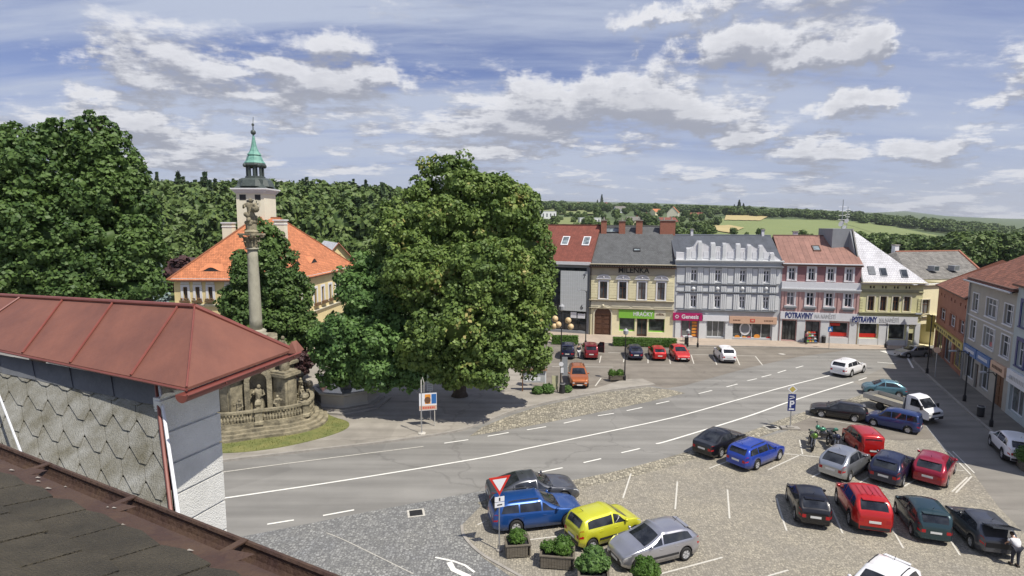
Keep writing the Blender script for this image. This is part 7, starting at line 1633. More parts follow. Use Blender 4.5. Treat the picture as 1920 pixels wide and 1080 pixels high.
# flatbed truck
def truck():
    a = G(1722, 792); c = G(1628, 762); d = (a - c).normalized(); rz = math.atan2(d.y, d.x); sc = .92; inn = Vector((-d.y, d.x, 0)); p = a - d * 1.9 * sc + inn * .85
    t = thing('flatbed_truck', 'white cab truck with a long empty grey flatbed', 'truck', (p.x, p.y, 0), rz); t.scale = (sc, sc, sc)
    prof = [(2.75, .45), (2.78, .8), (2.72, 1.12), (2.25, 1.32), (1.62, 2.08), (1.35, 2.2), (.72, 2.22), (.62, 2.1), (.62, .45)]; hw = .95; b = MB(); n = len(prof)
    def wy(z): return hw if z < 1.2 else hw - .16 * (z - 1.2)
    b.add([(x, wy(z), z) for x, z in prof] + [(x, -wy(z), z) for x, z in prof], [tuple(range(n))[::-1], tuple(range(n, 2 * n))] + [(i, (i + 1) % n, n + (i + 1) % n, n + i) for i in range(n)]); cab = b.build('cab', 'p_white', t)
    b = MB(); b.quad((2.235, -.80, 1.37), (2.235, .80, 1.37), (1.67, .72, 2.04), (1.67, -.72, 2.04)); b.v = [(x + .012, y, z + .012) for x, y, z in b.v]; b.build('windscreen', 'carglass', t)
    for s in (-1, 1):
        b = MB(); b.add([(2.1, s * (wy(1.35) + .008), 1.36), (1.05, s * (wy(1.35) + .008), 1.36), (1.05, s * (wy(2.0) + .008), 2.0), (1.62, s * (wy(2.0) + .008), 2.0)], [(0, 1, 2, 3)]); b.build('side_window', 'carglass', t)
        b = MB(); b.box(2.1, 2.22, min(s * 1.0, s * 1.22), max(s * 1.0, s * 1.22), 1.25, 1.62); b.build('mirror', 'plastic', t)
        b = MB(); b.box(2.70, 2.79, min(s * .55, s * .93), max(s * .55, s * .93), .82, 1.0); b.build('headlight', 'lamp_clear', t)
        for xc in (1.95, -1.75):
            g = MB(); g.lathe([(.2, 0), (.34, 0), (.36, .05), (.36, .2), (.34, .24), (.2, .24)], 18, (0, 0, 0)); y0 = s * (.72 if xc > 0 else .74); g.v = [(xc + x, y0 + s * z, .36 + y) for x, y, z in g.v]; w = g.build('wheel', 'tyre', t, smooth=True)
            g = MB(); g.lathe([(.05, .2), (.2, .23), (.21, .2)], 14, (0, 0, 0)); g.v = [(xc + x, y0 + s * z, .36 + y) for x, y, z in g.v]; g.build('rim', 'rim', w)
    b = MB(); b.box(2.76, 2.80, -.5, .5, .9, 1.08); b.box(2.7, 2.82, -.93, .93, .42, .66); b.build('grille', 'plastic', t); b = MB(); b.box(2.82, 2.83, -.26, .26, .48, .6); b.build('number_plate', 'plate', t)
    b = MB(); b.box(-3.1, .6, -.45, .45, .5, .78); b.build('chassis', 'plastic', t)
    b = MB(); b.box(-3.3, .5, -1.05, 1.05, .80, .88); bed = b.build('flatbed', 'wood_grey', t)
    for (x0, x1, y0, y1) in ((-3.3, .5, -1.09, -1.05), (-3.3, .5, 1.05, 1.09), (-3.34, -3.3, -1.09, 1.09), (.5, .54, -1.05, 1.05)): b = MB(); b.box(x0, x1, y0, y1, .82, 1.26 if x1 - x0 > .1 or x0 < 0 else 1.9); b.build('side_board', 'steel', bed)
    b = MB(); b.box(-3.36, -3.34, -.26, .26, .6, .72); b.build('number_plate', 'plate', t)
M['wood_grey'] = mat('weathered_board', (.26, .24, .19), .85, .2, 3, stretch=(1, 6, 1))
truck()

# motorcycles
M['p_lime'] = paint('lime', (.10, .20, .02)); M['p_mint'] = paint('mint', (.07, .24, .15)); 
def motorbike(label, u, v, rz, body, sc=1.0):
    p = G(u, v); t = thing('motorcycle', label, 'motorcycle', (p.x, p.y, 0), rz, 'motorcycles'); t.scale = (sc,) * 3; t.rotation_euler = (math.radians(-9), 0, rz)
    for xc in (-.72, .74):
        g = MB(); N_ = 20
        for k in range(N_): a0, a1 = 2 * math.pi * k / N_, 2 * math.pi * (k + 1) / N_; g.tube([(xc + .27 * math.cos(a0), 0, .33 + .27 * math.sin(a0)), (xc + .27 * math.cos(a1), 0, .33 + .27 * math.sin(a1))], .065, 7, cap=False)
        w = g.build('wheel', 'tyre', t, smooth=True); g = MB(); g.tube([(xc, -.07, .33), (xc, .07, .33)], .06, 8)
        for k in range(8): a = math.pi / 4 * k; g.tube([(xc, 0, .33), (xc + .24 * math.cos(a), 0, .33 + .24 * math.sin(a))], .012, 4)
        g.build('rim', 'rim', w)
    g = MB(); g.tube([(-.72, -.09, .33), (-.2, -.1, .42)], .035, 6); g.tube([(-.72, .09, .33), (-.2, .1, .42)], .035, 6); g.tube([(.42, 0, .88), (.05, 0, .5), (-.25, 0, .42), (-.3, 0, .7)], .045, 6); g.build('frame', 'blackmetal', t)
    for s in (-1, 1): g = MB(); g.tube([(.74, s * .09, .33), (.46, s * .09, .95)], .028, 6); g.build('fork', 'steel', t)
    g = MB(); g.box(-.15, .28, -.17, .17, .28, .58); g.tube([(.2, .12, .5), (.3, .14, .25), (-.6, .17, .3)], .05, 7); g.build('engine', 'gunmetal_m', t)
    g = MB(); g.ball((0, 0, 0), .22, 8); g.v = [(.18 + x * 1.35, y * .8, .84 + z * .75) for x, y, z in g.v]; g.build('fuel_tank', body, t, smooth=True)
    g = MB(); g.ball((0, 0, 0), .2, 8); g.v = [(-.38 + x * 2.1, y * .75, .82 + z * .38 + max(0, -x) * .25) for x, y, z in g.v]; g.build('saddle', 'plastic', t, smooth=True)
    g = MB(); g.ball((0, 0, 0), .17, 7); g.v = [(.58 + x, y * 1.05, 1.0 + z * 1.15) for x, y, z in g.v]; g.build('fairing', body, t, smooth=True)
    g = MB(); g.tube([(.36, -.38, 1.04), (.46, -.15, 1.02), (.46, .15, 1.02), (.36, .38, 1.04)], .022, 6); g.build('handlebar', 'blackmetal', t)
    for s in (-1, 1): g = MB(); g.tube([(.4, s * .3, 1.04), (.46, s * .36, 1.24)], .012, 4); g.ball((.46, s * .37, 1.27), .06, 5); g.build('mirror', 'plastic', t)
    g = MB(); g.box(-1.02, -.62, -.12, .12, .72, .86); g.build('tail', body, t); g = MB(); g.tube([(-.1, .1, .32), (-.18, .36, .03)], .015, 4); g.build('stand', 'blackmetal', t)
M['gunmetal_m'] = mat('engine_metal', (.10, .10, .11), .4, .3, 6, metal=.7)
motorbike('black motorcycle with lime green panels at the left of the trio', 1519, 838, math.radians(248), 'p_lime', 1.12)
motorbike('motorcycle with a mint green tank behind the other two', 1543, 823, math.radians(185), 'p_mint', 1.0)
motorbike('dark motorcycle with a red lamp at the right of the trio', 1558, 840, math.radians(258), 'p_navy', 1.12)
# ------------------------------------------------------------------ near roofs at the left
M['sheet_red'] = mat('painted_sheet_red', (.21, .083, .056), .7, .12, 1.3, bump=.4, bscale=3, col2=(.145, .058, .043))
M['gutter_red'] = mat('gutter_red', (.19, .055, .042), .45, .15, 3)
M['slate_tile'] = mat('fibre_cement_tile', (.30, .30, .28), .85, .2, 2.6, bump=.6, bscale=60, col2=(.12, .11, .075))
M['flash_shaded'] = mat('flashing_shaded', (.095, .10, .11), .6, .2, 1.5, bump=.2)  # grey darkened: the shade under the eave is put into the base colour
M['stucco'] = mat('grey_stucco', (.66, .66, .64), .9, .14, 1.2, bump=.5, bscale=50)
M['rust'] = mat('rusty_sheet', (.085, .05, .03), .7, .4, 5, bump=.3, bscale=30, col2=(.045, .022, .018))
M['bitumen'] = mat('bitumen_shingle', (.115, .098, .068), .95, .3, 3, bump=.9, bscale=120, col2=(.045, .04, .03))
def near_bay():
    zC = -2.03; zR = -1.27
    C_ = AT(350, 727, 7.0); zc = C_.z; d = ray(0, 655); A_ = d * ((zc - CH) / d.z) + Vector((0, 0, CH)); d = ray(548, 655); E_ = d * ((zc - CH) / d.z) + Vector((0, 0, CH))
    R1 = AT(365, 576, 8.4); d = ray(0, 560); R0 = d * ((R1.z - CH) / d.z) + Vector((0, 0, CH)); d_ = (R0 - R1).normalized(); A_ = C_ + (A_ - C_) * 1.4; R0 = R1 + (A_ - C_) * 1.0; R0.z -= .22
    D2 = R0 + (R0 - A_); D2.z = A_.z; E2 = E_.copy()
    t = thing('near_building', 'nearest building with a red sheet roof above weathered hexagonal cladding and grey stucco', 'building', (C_.x, C_.y, 0), 0)
    o = Vector((C_.x, C_.y, 0))
    def Lc(p): return Vector(p) - o
    A, Cc, E, P1, P0, D = map(Lc, (A_, C_, E_, R1, R0, D2))
    b = MB(); NS = 16
    for k in range(NS): f0, f1 = k / NS, (k + 1) / NS; b.add([A.lerp(Cc, f0), A.lerp(Cc, f1), P0.lerp(P1, f1), P0.lerp(P1, f0)], [(0, 1, 2, 3)])
    b.add([Cc, E, P1], [(0, 1, 2)]); b.add([E, D, P0, P1], [(0, 1, 2, 3)])
    dn = Vector((0, 0, -.035)); b.add([A, Cc, Cc + dn, A + dn, E, E + dn], [(0, 3, 2, 1), (1, 2, 5, 4)]); roof = b.build('roof', 'sheet_red', t)
    # standing seams: rolls from ridge to eave, folded hips, ridge roll
    s_ = MB()
    for (ue, ve, ur, vr) in ((-80, 0, 40, 0), (42, 664, 119, 0), (131, 676, 213, 0), (245, 704, 335, 0)):
        fe = None
        # seam ends by their picture columns on eave and ridge lines
        def on(a, c, u):
            best = min((abs((lambda q: 960 + CF * (q.dot(_rt)) / q.dot(_fw))((o + a + (c - a) * k / 400) - Vector((0, 0, CH))) - u), k) for k in range(401)); return a + (c - a) * best[1] / 400
        p, q = on(A, Cc, ue), on(P0, P1, ur); n = Vector((0, 0, .02)); s_.tube([p + n, q + n], .018, 6); s_.build('roof_seam', 'gutter_red', roof); s_ = MB()
    s_ = MB(); s_.tube([Cc + Vector((0, 0, .01)), P1 + Vector((0, 0, .02))], .014, 6); s_.tube([E, P1 + Vector((0, 0, .02))], .035, 8); s_.tube([P1 + Vector((0, 0, .02)), P0 + Vector((0, 0, .02))], .035, 8); s_.build('ridge_roll', 'gutter_red', roof)
    s_ = MB(); s_.tube([A + Vector((0, 0, -.03)), Cc + Vector((0, 0, -.03))], .02, 6); s_.build('eave_drip', 'gutter_red', roof)
    # half round gutter along the front eave
    g = MB(); dr = (E - Cc).normalized(); sd = Vector((dr.y, -dr.x, 0)); a0 = Cc - dr * .16 - sd * .03; a1 = E + dr * .02 - sd * .03; n = 9; vs = []
    for p in (a0, a1):
        for k in range(n): an = math.pi + math.pi * k / (n - 1); vs.append(p + sd * (.09 + .09 * math.cos(an)) + Vector((0, 0, -.05 + .1 * math.sin(an))))
    for p in (a0, a1):
        for k in range(n): an = math.pi + math.pi * k / (n - 1); vs.append(p + sd * (.09 + .082 * math.cos(an)) + Vector((0, 0, -.048 + .09 * math.sin(an))))
    fs = [(k, k + 1, n + k + 1, n + k) for k in range(n - 1)] + [(2 * n + k, 3 * n + k, 3 * n + k + 1, 2 * n + k + 1) for k in range(n - 1)]
    g.add(vs, fs); g.add([vs[k] for k in range(n)], [tuple(range(n))]); g.tube([a0 + sd * .18 + Vector((0, 0, -.045)), a1 + sd * .18 + Vector((0, 0, -.045))], .016, 6); gt = g.build('gutter', 'gutter_red', t)
    g = MB()
    for f in (.28, .62, .92): c = a0 + (a1 - a0) * f; g.tube([c + sd * 0 + Vector((0, 0, .02)), c + sd * .0 + Vector((0, 0, -.08)), c + sd * .09 + Vector((0, 0, -.165)), c + sd * .185 + Vector((0, 0, -.07))], .012, 5)
    g.build('gutter_bracket', 'gutter_red', gt)
    # small hipped cap of the next eave at the far end of the gutter
    g = MB(); e = E - dr * .03 + sd * .0; g.add([e + Vector((-.10, -.06, -.05)), e + Vector((.13, -.1, -.04)), e + Vector((.14, .2, -.04)), e + Vector((-.09, .2, -.04)), e + Vector((.0, .03, .13)), e + Vector((.04, .14, .13))], [(0, 1, 4), (1, 2, 5, 4), (2, 3, 5), (3, 0, 4, 5)]); g.build('corner_cap', 'sheet_red', t)
    # clad slope under the eave: a mansard face of pointed tiles laid over boards
    Q = [(-60, 655, 9.9), (297, 722, 7.75), (331, 1000, 6.4), (-10, 905, 7.3)]
    q = [Lc(AT(u, v, y)) for u, v, y in Q]
    def QP(a, c): return (q[0] * (1 - a) + q[1] * a) * (1 - c) + (q[3] * (1 - a) + q[2] * a) * c
    nrm = (q[1] - q[0]).cross(q[3] - q[0]).normalized()
    if nrm.dot(Vector((0, 0, CH)) - o - q[0]) < 0: nrm = -nrm
    b = MB(); b.add([p - nrm * .03 for p in q], [(0, 1, 2, 3)]); b.build('cladding_board', 'dark', t)
    top_f = .17
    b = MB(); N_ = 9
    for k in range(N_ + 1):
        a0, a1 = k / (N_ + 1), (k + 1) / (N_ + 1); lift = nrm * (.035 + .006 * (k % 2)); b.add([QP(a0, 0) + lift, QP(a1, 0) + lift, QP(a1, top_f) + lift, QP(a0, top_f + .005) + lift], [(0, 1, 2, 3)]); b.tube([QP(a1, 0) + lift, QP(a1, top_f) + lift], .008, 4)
    b.build('flashing', 'flash_shaded', t)
    # tiles: rows of hexagon-pointed plates, each tilted so its tip stands proud of the row below
    Wd = (q[1] - q[0]).length; rows = 4; cols = 9; tw = 1.0 / cols; rh = (1 - top_f) / rows; rng = random.Random(6); b = MB()
    for r_ in range(-1, rows + 1):
        for c in range(-2, cols + 1):
            off = (r_ % 2) * .5; a = (c + .5 + off) * tw; v0 = top_f + r_ * rh; shape = [(-.5, -.25), (.5, -.25), (.5, .66), (.0 + .14, 1.16), (-.14, 1.16), (-.5, .66)]
            pts = []
            ok = True
            for (sx, sy) in shape:
                fa = a + sx * tw * .97 ; fc = v0 + sy * rh; fa = min(1.0, max(-.02, fa)); fc = max(top_f * .88, min(1.06, fc)); base = QP(fa, fc); pts.append(base + nrm * (.008 + .035 * max(0, (sy + .25)) / 1.5 + rng.uniform(0, .003)))
            if (pts[1] - pts[0]).length < .02: continue
            dn_ = nrm * -.014; m = len(pts); b.add(pts + [p + dn_ for p in pts], [tuple(range(m))] + [(i, m + i, m + (i + 1) % m, (i + 1) % m) for i in range(m)])
    b.build('cladding', 'slate_tile', t)
    b = MB(); b.tube([q[1] + nrm * .05, q[2] + nrm * .05], .022, 6); b.build('edge_strip', 'gutter_red', t); b = MB(); b.tube([q[1] + nrm * .05 + Vector((.05, 0, 0)), q[2] + nrm * .05 + Vector((.09, 0, 0))], .022, 8); b.build('lightning_cable', 'sign_white', t)
    b = MB(); b.tube([Lc(AT(-4, 735, 8.2)), Lc(AT(45, 862, 6.9))], .014, 6); b.build('edge_flashing', 'sign_white', t)
    # stucco pier to the right: rusticated blocks with deep joints, cove under the eave
    W0 = Lc(AT(301, 760, 7.45)); W1 = Lc(AT(412, 760, 8.35)); W0.z = W1.z = 0; dw = (W1 - W0).normalized(); nw = Vector((dw.y, -dw.x, 0)); wl = (W1 - W0).length
    top_z = zc - .12; b = MB()
    def blk(z0, z1, e0, e1, m=0):
        a = W0 + dw * e0 + nw * m; c = W0 + dw * e1 + nw * m; b.add([Vector((a.x, a.y, z0)), Vector((c.x, c.y, z0)), Vector((c.x, c.y, z1)), Vector((a.x, a.y, z1)), Vector((a.x, a.y, z0)) - nw * .12, Vector((c.x, c.y, z0)) - nw * .12, Vector((c.x, c.y, z1)) - nw * .12, Vector((a.x, a.y, z1)) - nw * .12], [(0, 1, 2, 3), (1, 5, 6, 2), (4, 0, 3, 7), (3, 2, 6, 7), (0, 4, 5, 1)])
    z = zc - .30; hs = [.42, .50, .50, .50, .50]; k = 0
    blk(-CH + CH - 0, z + .0, .02, wl - .02, -.04)
    zz = z
    while zz > zc - 4.2: h = .47; blk(zz - h, zz - .035, 0, wl + .0, 0); zz -= h
    blk(zc - 4.3, zc - 4.0, 0, wl, 0); b.build('stucco_wall', 'stucco', t)
    b = MB(); n = 7; pa, pc = W0, W1; vs = []
    for i in range(n + 1):
        f = i / n; oo = .26 * (1 - math.cos(f * math.pi / 2)); hh = .12 * math.sin(f * math.pi / 2)
        for (p, ex) in ((W0, 0), (W1 + dw * (.02 + 1.05 * f * f), 0)): v = p + nw * oo; vs.append(Vector((v.x, v.y, z - .0 + hh)))
    b.add(vs, [(2 * i, 2 * i + 1, 2 * i + 3, 2 * i + 2) for i in range(n)]); 
    last = [vs[2 * n], vs[2 * n + 1]]; b.add([last[0], last[1], last[1] + Vector((0, 0, .03)), last[0] + Vector((0, 0, .03))], [(0, 1, 2, 3)]); b.build('eave_cove', 'stucco', t)
    # the body below the picture edge so that the pier stands on the ground
    b = MB(); a = W0 - nw * .6; 
    for (za, zb_) in ((0, zc - 4.29),): blk(0, zc - 4.29, 0, wl, -.01)
    b.build('lower_wall', 'stucco', t); 
    bk = MB(); bk.prism([(W0.x - .12, W0.y + .58), (W1.x - .12, W1.y - .02), (W1.x - 5.5, W1.y + 3.5), (q[0].x - .4, q[0].y + 2.4)], 0, zc - .35); bk.build('inner_wall', 'stucco', t)
near_bay()
def own_roof():
    # the roof the picture is taken from: shingles running down to a rusty gutter
    zg = CH - 1.6
    def on(u, v, z): return G(u, v, z)
    g0, g1 = on(-60, 842, zg), on(540, 1096, zg); d = (g1 - g0).normalized(); g0 = g0 - d * 1.0; g1 = g1 + d * 1.5; s = Vector((-d.y, d.x, 0)) # s points away (outward)
    if s.y < 0: s = -s
    t = thing('near_roof', 'dark shingle roof with a rusty gutter at the bottom left corner', 'roof', (g0.x, g0.y, zg), math.atan2(d.y, d.x)); Ln = (g1 - g0).length
    # local: x along the gutter, y outward, z up
    b = MB(); sl = .28; dp = 3.0
    b.add([(0, -.16, .02), (Ln, -.16, .02), (Ln, -dp, .02 + dp * sl), (0, -dp, .02 + dp * sl)], [(3, 2, 1, 0)]); b.build('roof_deck', 'dark', t)
    rng = random.Random(3); b = MB(); row = .26
    for r_ in range(10):
        x = -.3 * (r_ % 2)
        while x < Ln:
            w = rng.uniform(.30, .36); y0 = -.16 - r_ * row; y1 = y0 - row * 1.15; lift = .030; sk = .05
            pts = [(x, y0 + rng.uniform(-.02, .01), .02 + (-y0 - .16 + .0) * sl + lift + .045), (x + w * .35, y0 + .03, .02 + (-y0 - .16) * sl + lift + .038), (x + w - .012, y0 + rng.uniform(-.02, .01), .02 + (-y0 - .16) * sl + lift + .045), (x + w - .012, y1, .02 + (-y1 - .16) * sl + lift + .02), (x, y1, .02 + (-y1 - .16) * sl + lift + .02)]
            b.add(pts + [(p[0], p[1], p[2] - .012) for p in pts], [(0, 1, 2, 3, 4), (0, 5, 6, 1), (1, 6, 7, 2), (0, 4, 9, 5), (2, 7, 8, 3)]); x += w
    b.build('shingles', 'bitumen', t)
    b = MB(); b.add([(0, -.30, .10), (Ln, -.30, .10), (Ln, -.02, .045), (0, -.02, .045), (0, -.02, .03), (Ln, -.02, .03)], [(0, 1, 2, 3), (3, 2, 5, 4)]); b.build('drip_sheet', 'rust', t)
    n = 10; vs = []
    for x in (0, Ln):
        for k in range(n): an = math.pi + math.pi * k / (n - 1); vs.append((x, .045 + .075 * math.cos(an), .01 + .085 * math.sin(an)))
    for x in (0, Ln):
        for k in range(n): an = math.pi + math.pi * k / (n - 1); vs.append((x, .045 + .068 * math.cos(an), .012 + .077 * math.sin(an)))
    b = MB(); b.add(vs, [(k, k + 1, n + k + 1, n + k) for k in range(n - 1)] + [(2 * n + k, 3 * n + k, 3 * n + k + 1, 2 * n + k + 1) for k in range(n - 1)]); b.tube([(0, .122, .012), (Ln, .122, .012)], .014, 6); gt = b.build('gutter', 'rust', t)
    b = MB(); x = .9
    while x < Ln: b.box(x - .02, x + .02, -.10, .125, .022, .03); b.add([(x + .02, -.1, .05), (x + .16, -.04, .05), (x + .19, .03, .055), (x + .05, .0, .055)], [(0, 1, 2, 3)]); x += .95
    b.build('gutter_bracket', 'rust', gt)
    b = MB()   # scraps of paint and leaves caught along the drip edge
    for k in range(46): x = rng.uniform(.2, Ln); y = -rng.uniform(.03, .28); z = .045 + (-y - .02) * .196 + .006; a = rng.uniform(0, 3); s1 = rng.uniform(.008, .02); b.add([(x, y, z), (x + s1 * 2.2, y + s1 * .5, z + .004), (x + s1 * 2, y + s1, z), (x + s1 * .2, y + s1 * .7, z + .003)], [(0, 1, 2, 3)])
    o = b.build('flakes', 'kerb', t); o['kind'] = 'stuff'
own_roof()
# ------------------------------------------------------------------ street furniture
def leafball(name, label, p, r, rz_, material='leaf_box', seed=1, leaf=.07, parent=None, lobes=None, n=30, group=None, part='foliage', cat='shrub'):
    rng = np.random.RandomState(seed); L_ = lobes or [(0, 0, 0, r, r, rz_)]; V, ex = crown_arrays(L_, .11, n, leaf, rng, .9, 1.0, .02)
    if parent is None:
        o = mesh_from_quads(name, V, material, None, ex); o.location = p; return tag(o, label, cat, group)
    o = mesh_from_quads(part, V, material, parent, ex); o.location = p; return o
M['planter_wood'] = mat('planter_board', (.17, .15, .12), .85, .35, 2.5, bump=.4, stretch=(1, 1, 5), col2=(.09, .075, .055))
def planter(label, u, v, rz, w, d, h, shrubs, lab2, seed=1, z0=0.0, mat_='planter_wood'):
    p = G(u, v); t = thing('planter', label, 'planter', (p.x, p.y, z0), rz); b = MB()
    n = 4
    for s in (-1, 1):
        for k in range(int(w / .13)): x = -w / 2 + .13 * k + .005; b.box(x, x + .12, s * d / 2 - .03, s * d / 2 + .03, .06, h)
        b.build('side_boards', mat_, t); b = MB()
    b = MB()
    for s in (-1, 1):
        for k in range(int(d / .13)): y = -d / 2 + .13 * k + .005; b.box(s * w / 2 - .03, s * w / 2 + .03, y, y + .12, .06, h)
        b.build('end_boards', mat_, t); b = MB()
    b = MB(); b.box(-w / 2 - .06, w / 2 + .06, -d / 2 - .06, -d / 2 + .05, h, h + .05); b.box(-w / 2 - .06, w / 2 + .06, d / 2 - .05, d / 2 + .06, h, h + .05); b.box(-w / 2 - .06, -w / 2 + .05, -d / 2 + .05, d / 2 - .05, h, h + .05); b.box(w / 2 - .05, w / 2 + .06, -d / 2 + .05, d / 2 - .05, h, h + .05); b.build('rim_board', mat_, t)
    for s in (-1, 1):
        for q in (-1, 1): b = MB(); b.box(s * (w / 2 - .05) - .05, s * (w / 2 - .05) + .05, q * (d / 2 - .05) - .05, q * (d / 2 - .05) + .05, 0, .06); b.build('foot', mat_, t)
    b = MB(); b.box(-w / 2 + .03, w / 2 - .03, -d / 2 + .03, d / 2 - .03, h - .12, h - .05); b.build('soil', 'dark', t)
    R_ = Matrix.Rotation(rz, 3, 'Z')
    for k, (x, y, r, m, lb) in enumerate(shrubs):
        q = R_ @ Vector((x, y, 0)); leafball('boxwood', lb, (p.x + q.x, p.y + q.y, z0 + h + r * .72), r, r * .95, m, seed + k, .05)
    return t
planter('wooden planter with one round boxwood by the give way sign', 970, 1037, .12, 1.15, .85, .62, [(0, 0, .36, 'leaf_box', 'round clipped boxwood in the planter next to the give way sign')], None, 11)
planter('long wooden planter with a small and a large boxwood', 1045, 1057, -.12, 1.55, .95, .62, [(.25, .02, .44, 'leaf_box', 'largest clipped boxwood in the long planter'), (-.50, .05, .28, 'leaf_box', 'smallest clipped boxwood at the left of the long planter')], None, 21)
planter('wooden planter with a loose flowering bush at the bottom edge', 1112, 1092, -.1, 1.3, .95, .55, [], None, 31)
p = G(1110, 1088); rng = np.random.RandomState(4); leafball('flower_bush', 'loose leafy bush between the long planter and the silver car', (p.x, p.y, .95), .7, .6, 'leaf_maple', 5, .09, lobes=[(0, 0, 0, .52, .5, .4), (-.40, 0, -.1, .32, .3, .28), (.38, -.1, -.05, .34, .3, .32), (.1, .1, .3, .4, .35, .3)], n=26)
planter('wooden planter at the bottom edge before the silver car', 1212, 1108, -.1, 1.1, .9, .6, [(0, 0, .55, 'leaf_box', 'clipped boxwood at the bottom edge in front of the silver car')], None, 41)
planter('small planter with two globe shrubs at the tip of the island', 1155, 714, .1, 1.4, .7, .45, [(-.40, 0, .36, 'leaf_box', 'left globe shrub on the island planter'), (.40, 0, .36, 'leaf_box', 'right globe shrub on the island planter')], None, 51, .12)
planter('planter with a leafy plant at the right edge beside the white car', 1925, 880, 1.1, 1.0, .8, .55, [(0, 0, .62, 'leaf_maple', 'bushy plant cut by the right edge')], None, 61)

def box_bush(name, label, a, c, w, h, z0, seed, material='leaf_box', wave=0):
    A, B = G(*a, z0), G(*c, z0); d = B - A; L_ = d.length; rng = np.random.RandomState(seed); n = int(L_ * 700); P = []; N = []
    f = rng.rand(n); side = rng.randint(0, 4, n); q = rng.rand(n); y = np.where(side == 0, -w / 2, np.where(side == 1, w / 2, (q - .5) * w)); z = np.where(side >= 2, h, q * h); P = np.stack([f * L_, y, z], 1) + rng.normal(0, .03, (n, 3)); N = np.stack([np.zeros(n), np.where(side == 0, -1, np.where(side == 1, 1, 0)), np.where(side >= 2, 1, .2)], 1)
    V = leaf_cloud(P, N.astype(float), .11, rng); bx = np.array([[x, yy, zz] for x in (0.05, L_ - .05) for yy in (-w / 2 + .06, w / 2 - .06) for zz in (0, h - .06)]); fc = np.array([[0, 1, 3], [0, 3, 2], [4, 6, 7], [4, 7, 5], [0, 4, 5], [0, 5, 1], [2, 3, 7], [2, 7, 6], [1, 5, 7], [1, 7, 3]])
    o = mesh_from_quads(name, V, material, None, (bx, fc)); o.location = A; o.rotation_euler = (0, 0, math.atan2(d.y, d.x)); return tag(o, label, 'hedge')
box_bush('clipped_hedge', 'long low clipped hedge in front of the toy shop', (1149, 646), (1268, 649), 1.0, .95, .12, 1)
box_bush('clipped_hedge', 'shorter hedge in front of the glass fronted building', (1034, 643), (1084, 644), 1.0, 1.0, .12, 2)
for k, (u, v, r, lab) in enumerate(((1027, 736, .55, 'wild shrub right of the notice board'), (1063, 735, .4, 'tufted plant beside the litter bin and pole'), (1008, 738, .45, 'low shrub under the notice board'))):
    p = G(u, v, .12); leafball('wild_shrub', lab, (p.x, p.y, .12 + r * .7), r, r * .8, 'leaf_maple', 70 + k, .09, n=24)

def pole(b, x, y, z0, z1, r=.045): b.tube([(x, y, z0), (x, y, z1)], r, 8)
# give way sign
p = G(936, 1032); hgt = 2.9; Yp = p.y; ztop = AT(940, 893, Yp).z; zb = AT(938, 928, Yp).z
t = thing('give_way_sign', 'red and white give way triangle on a steel pole beside the blue estate', 'road sign', (p.x, p.y, 0), .35)
b = MB(); pole(b, 0, 0, 0, zb + .1, .035); b.build('pole', 'steel', t); b = MB(); b.lathe([(.16, 0), (.16, .06), (.05, .09)], 10, (0, 0, 0)); b.build('base', 'kerb', t)
h_ = ztop - zb; tri = [(-h_ * .58, ztop), (h_ * .58, ztop), (0, zb)]; cz = (ztop * 2 + zb) / 3
b = MB(); b.add([(x, -.05, z) for x, z in tri] + [(x, -.03, z) for x, z in tri], [(2, 1, 0)[::-1], (3, 4, 5), (0, 1, 4, 3), (1, 2, 5, 4), (2, 0, 3, 5)]); pl = b.build('sign_plate', 'sign_red', t)
b = MB(); b.add([(x * .66, -.056, cz + (z - cz) * .66) for x, z in tri], [(0, 1, 2)]); b.build('sign_face', 'sign_white', pl)
z1 = AT(938, 930, Yp).z; z2 = AT(938, 951, Yp).z
for k in range(2):
    za = z1 - (z1 - z2) * k / 2 - .02; zb2 = z1 - (z1 - z2) * (k + 1) / 2 + .02; b = MB(); b.box(-.25, .25, -.055, -.035, zb2, za); pt = b.build('supplementary_plate', 'sign_white', t)
    b = MB(); b.box(-.13, .13, -.06, -.056, zb2 + .1, za - .09) if k else b.box(-.04, .04, -.06, -.056, zb2 + .04, za - .04); b.build('sign_mark', 'dark', pt)
# priority road and parking plates by the lot
p = G(1481, 804); Yp = p.y; t = thing('parking_sign', 'pole with a yellow diamond and tall blue parking plates on a concrete foot', 'road sign', (p.x, p.y, 0), -.1)
zt = AT(1487, 721, Yp).z; zd = AT(1487, 738, Yp).z; ze = AT(1485, 770, Yp).z
b = MB(); pole(b, 0, 0, .12, zt - .2, .04); b.build('pole', 'steel', t); b = MB(); b.box(-.7, .7, -.3, .3, 0, .14); b.box(-.25, .25, -.2, .2, .14, .22); b.build('base', 'kerb', t)
r_ = (zt - zd) / 2; cz = (zt + zd) / 2
b = MB(); b.add([(-r_, -.06, cz), (0, -.06, zd), (r_, -.06, cz), (0, -.06, zt), (-r_, -.04, cz), (0, -.04, zd), (r_, -.04, cz), (0, -.04, zt)], [(0, 1, 2, 3), (7, 6, 5, 4), (0, 4, 5, 1), (1, 5, 6, 2), (2, 6, 7, 3), (3, 7, 4, 0)]); dm = b.build('priority_diamond', 'sign_white', t)
b = MB(); k = .68; b.add([(-r_ * k, -.064, cz), (0, -.064, cz - r_ * k), (r_ * k, -.064, cz), (0, -.064, cz + r_ * k)], [(0, 1, 2, 3)]); b.build('sign_face', 'sign_yellow', dm)
zq = zd - .02; hh = (zq - ze) / 2.35
b = MB(); b.box(-.30, .30, -.06, -.04, zq - hh * .9, zq); u1 = b.build('parking_plate', 'sign_navy', t)
b = MB(); b.box(-.30, .30, -.06, -.04, zq - hh * 2.35, zq - hh * .93); u2 = b.build('parking_plate', 'sign_navy', t)
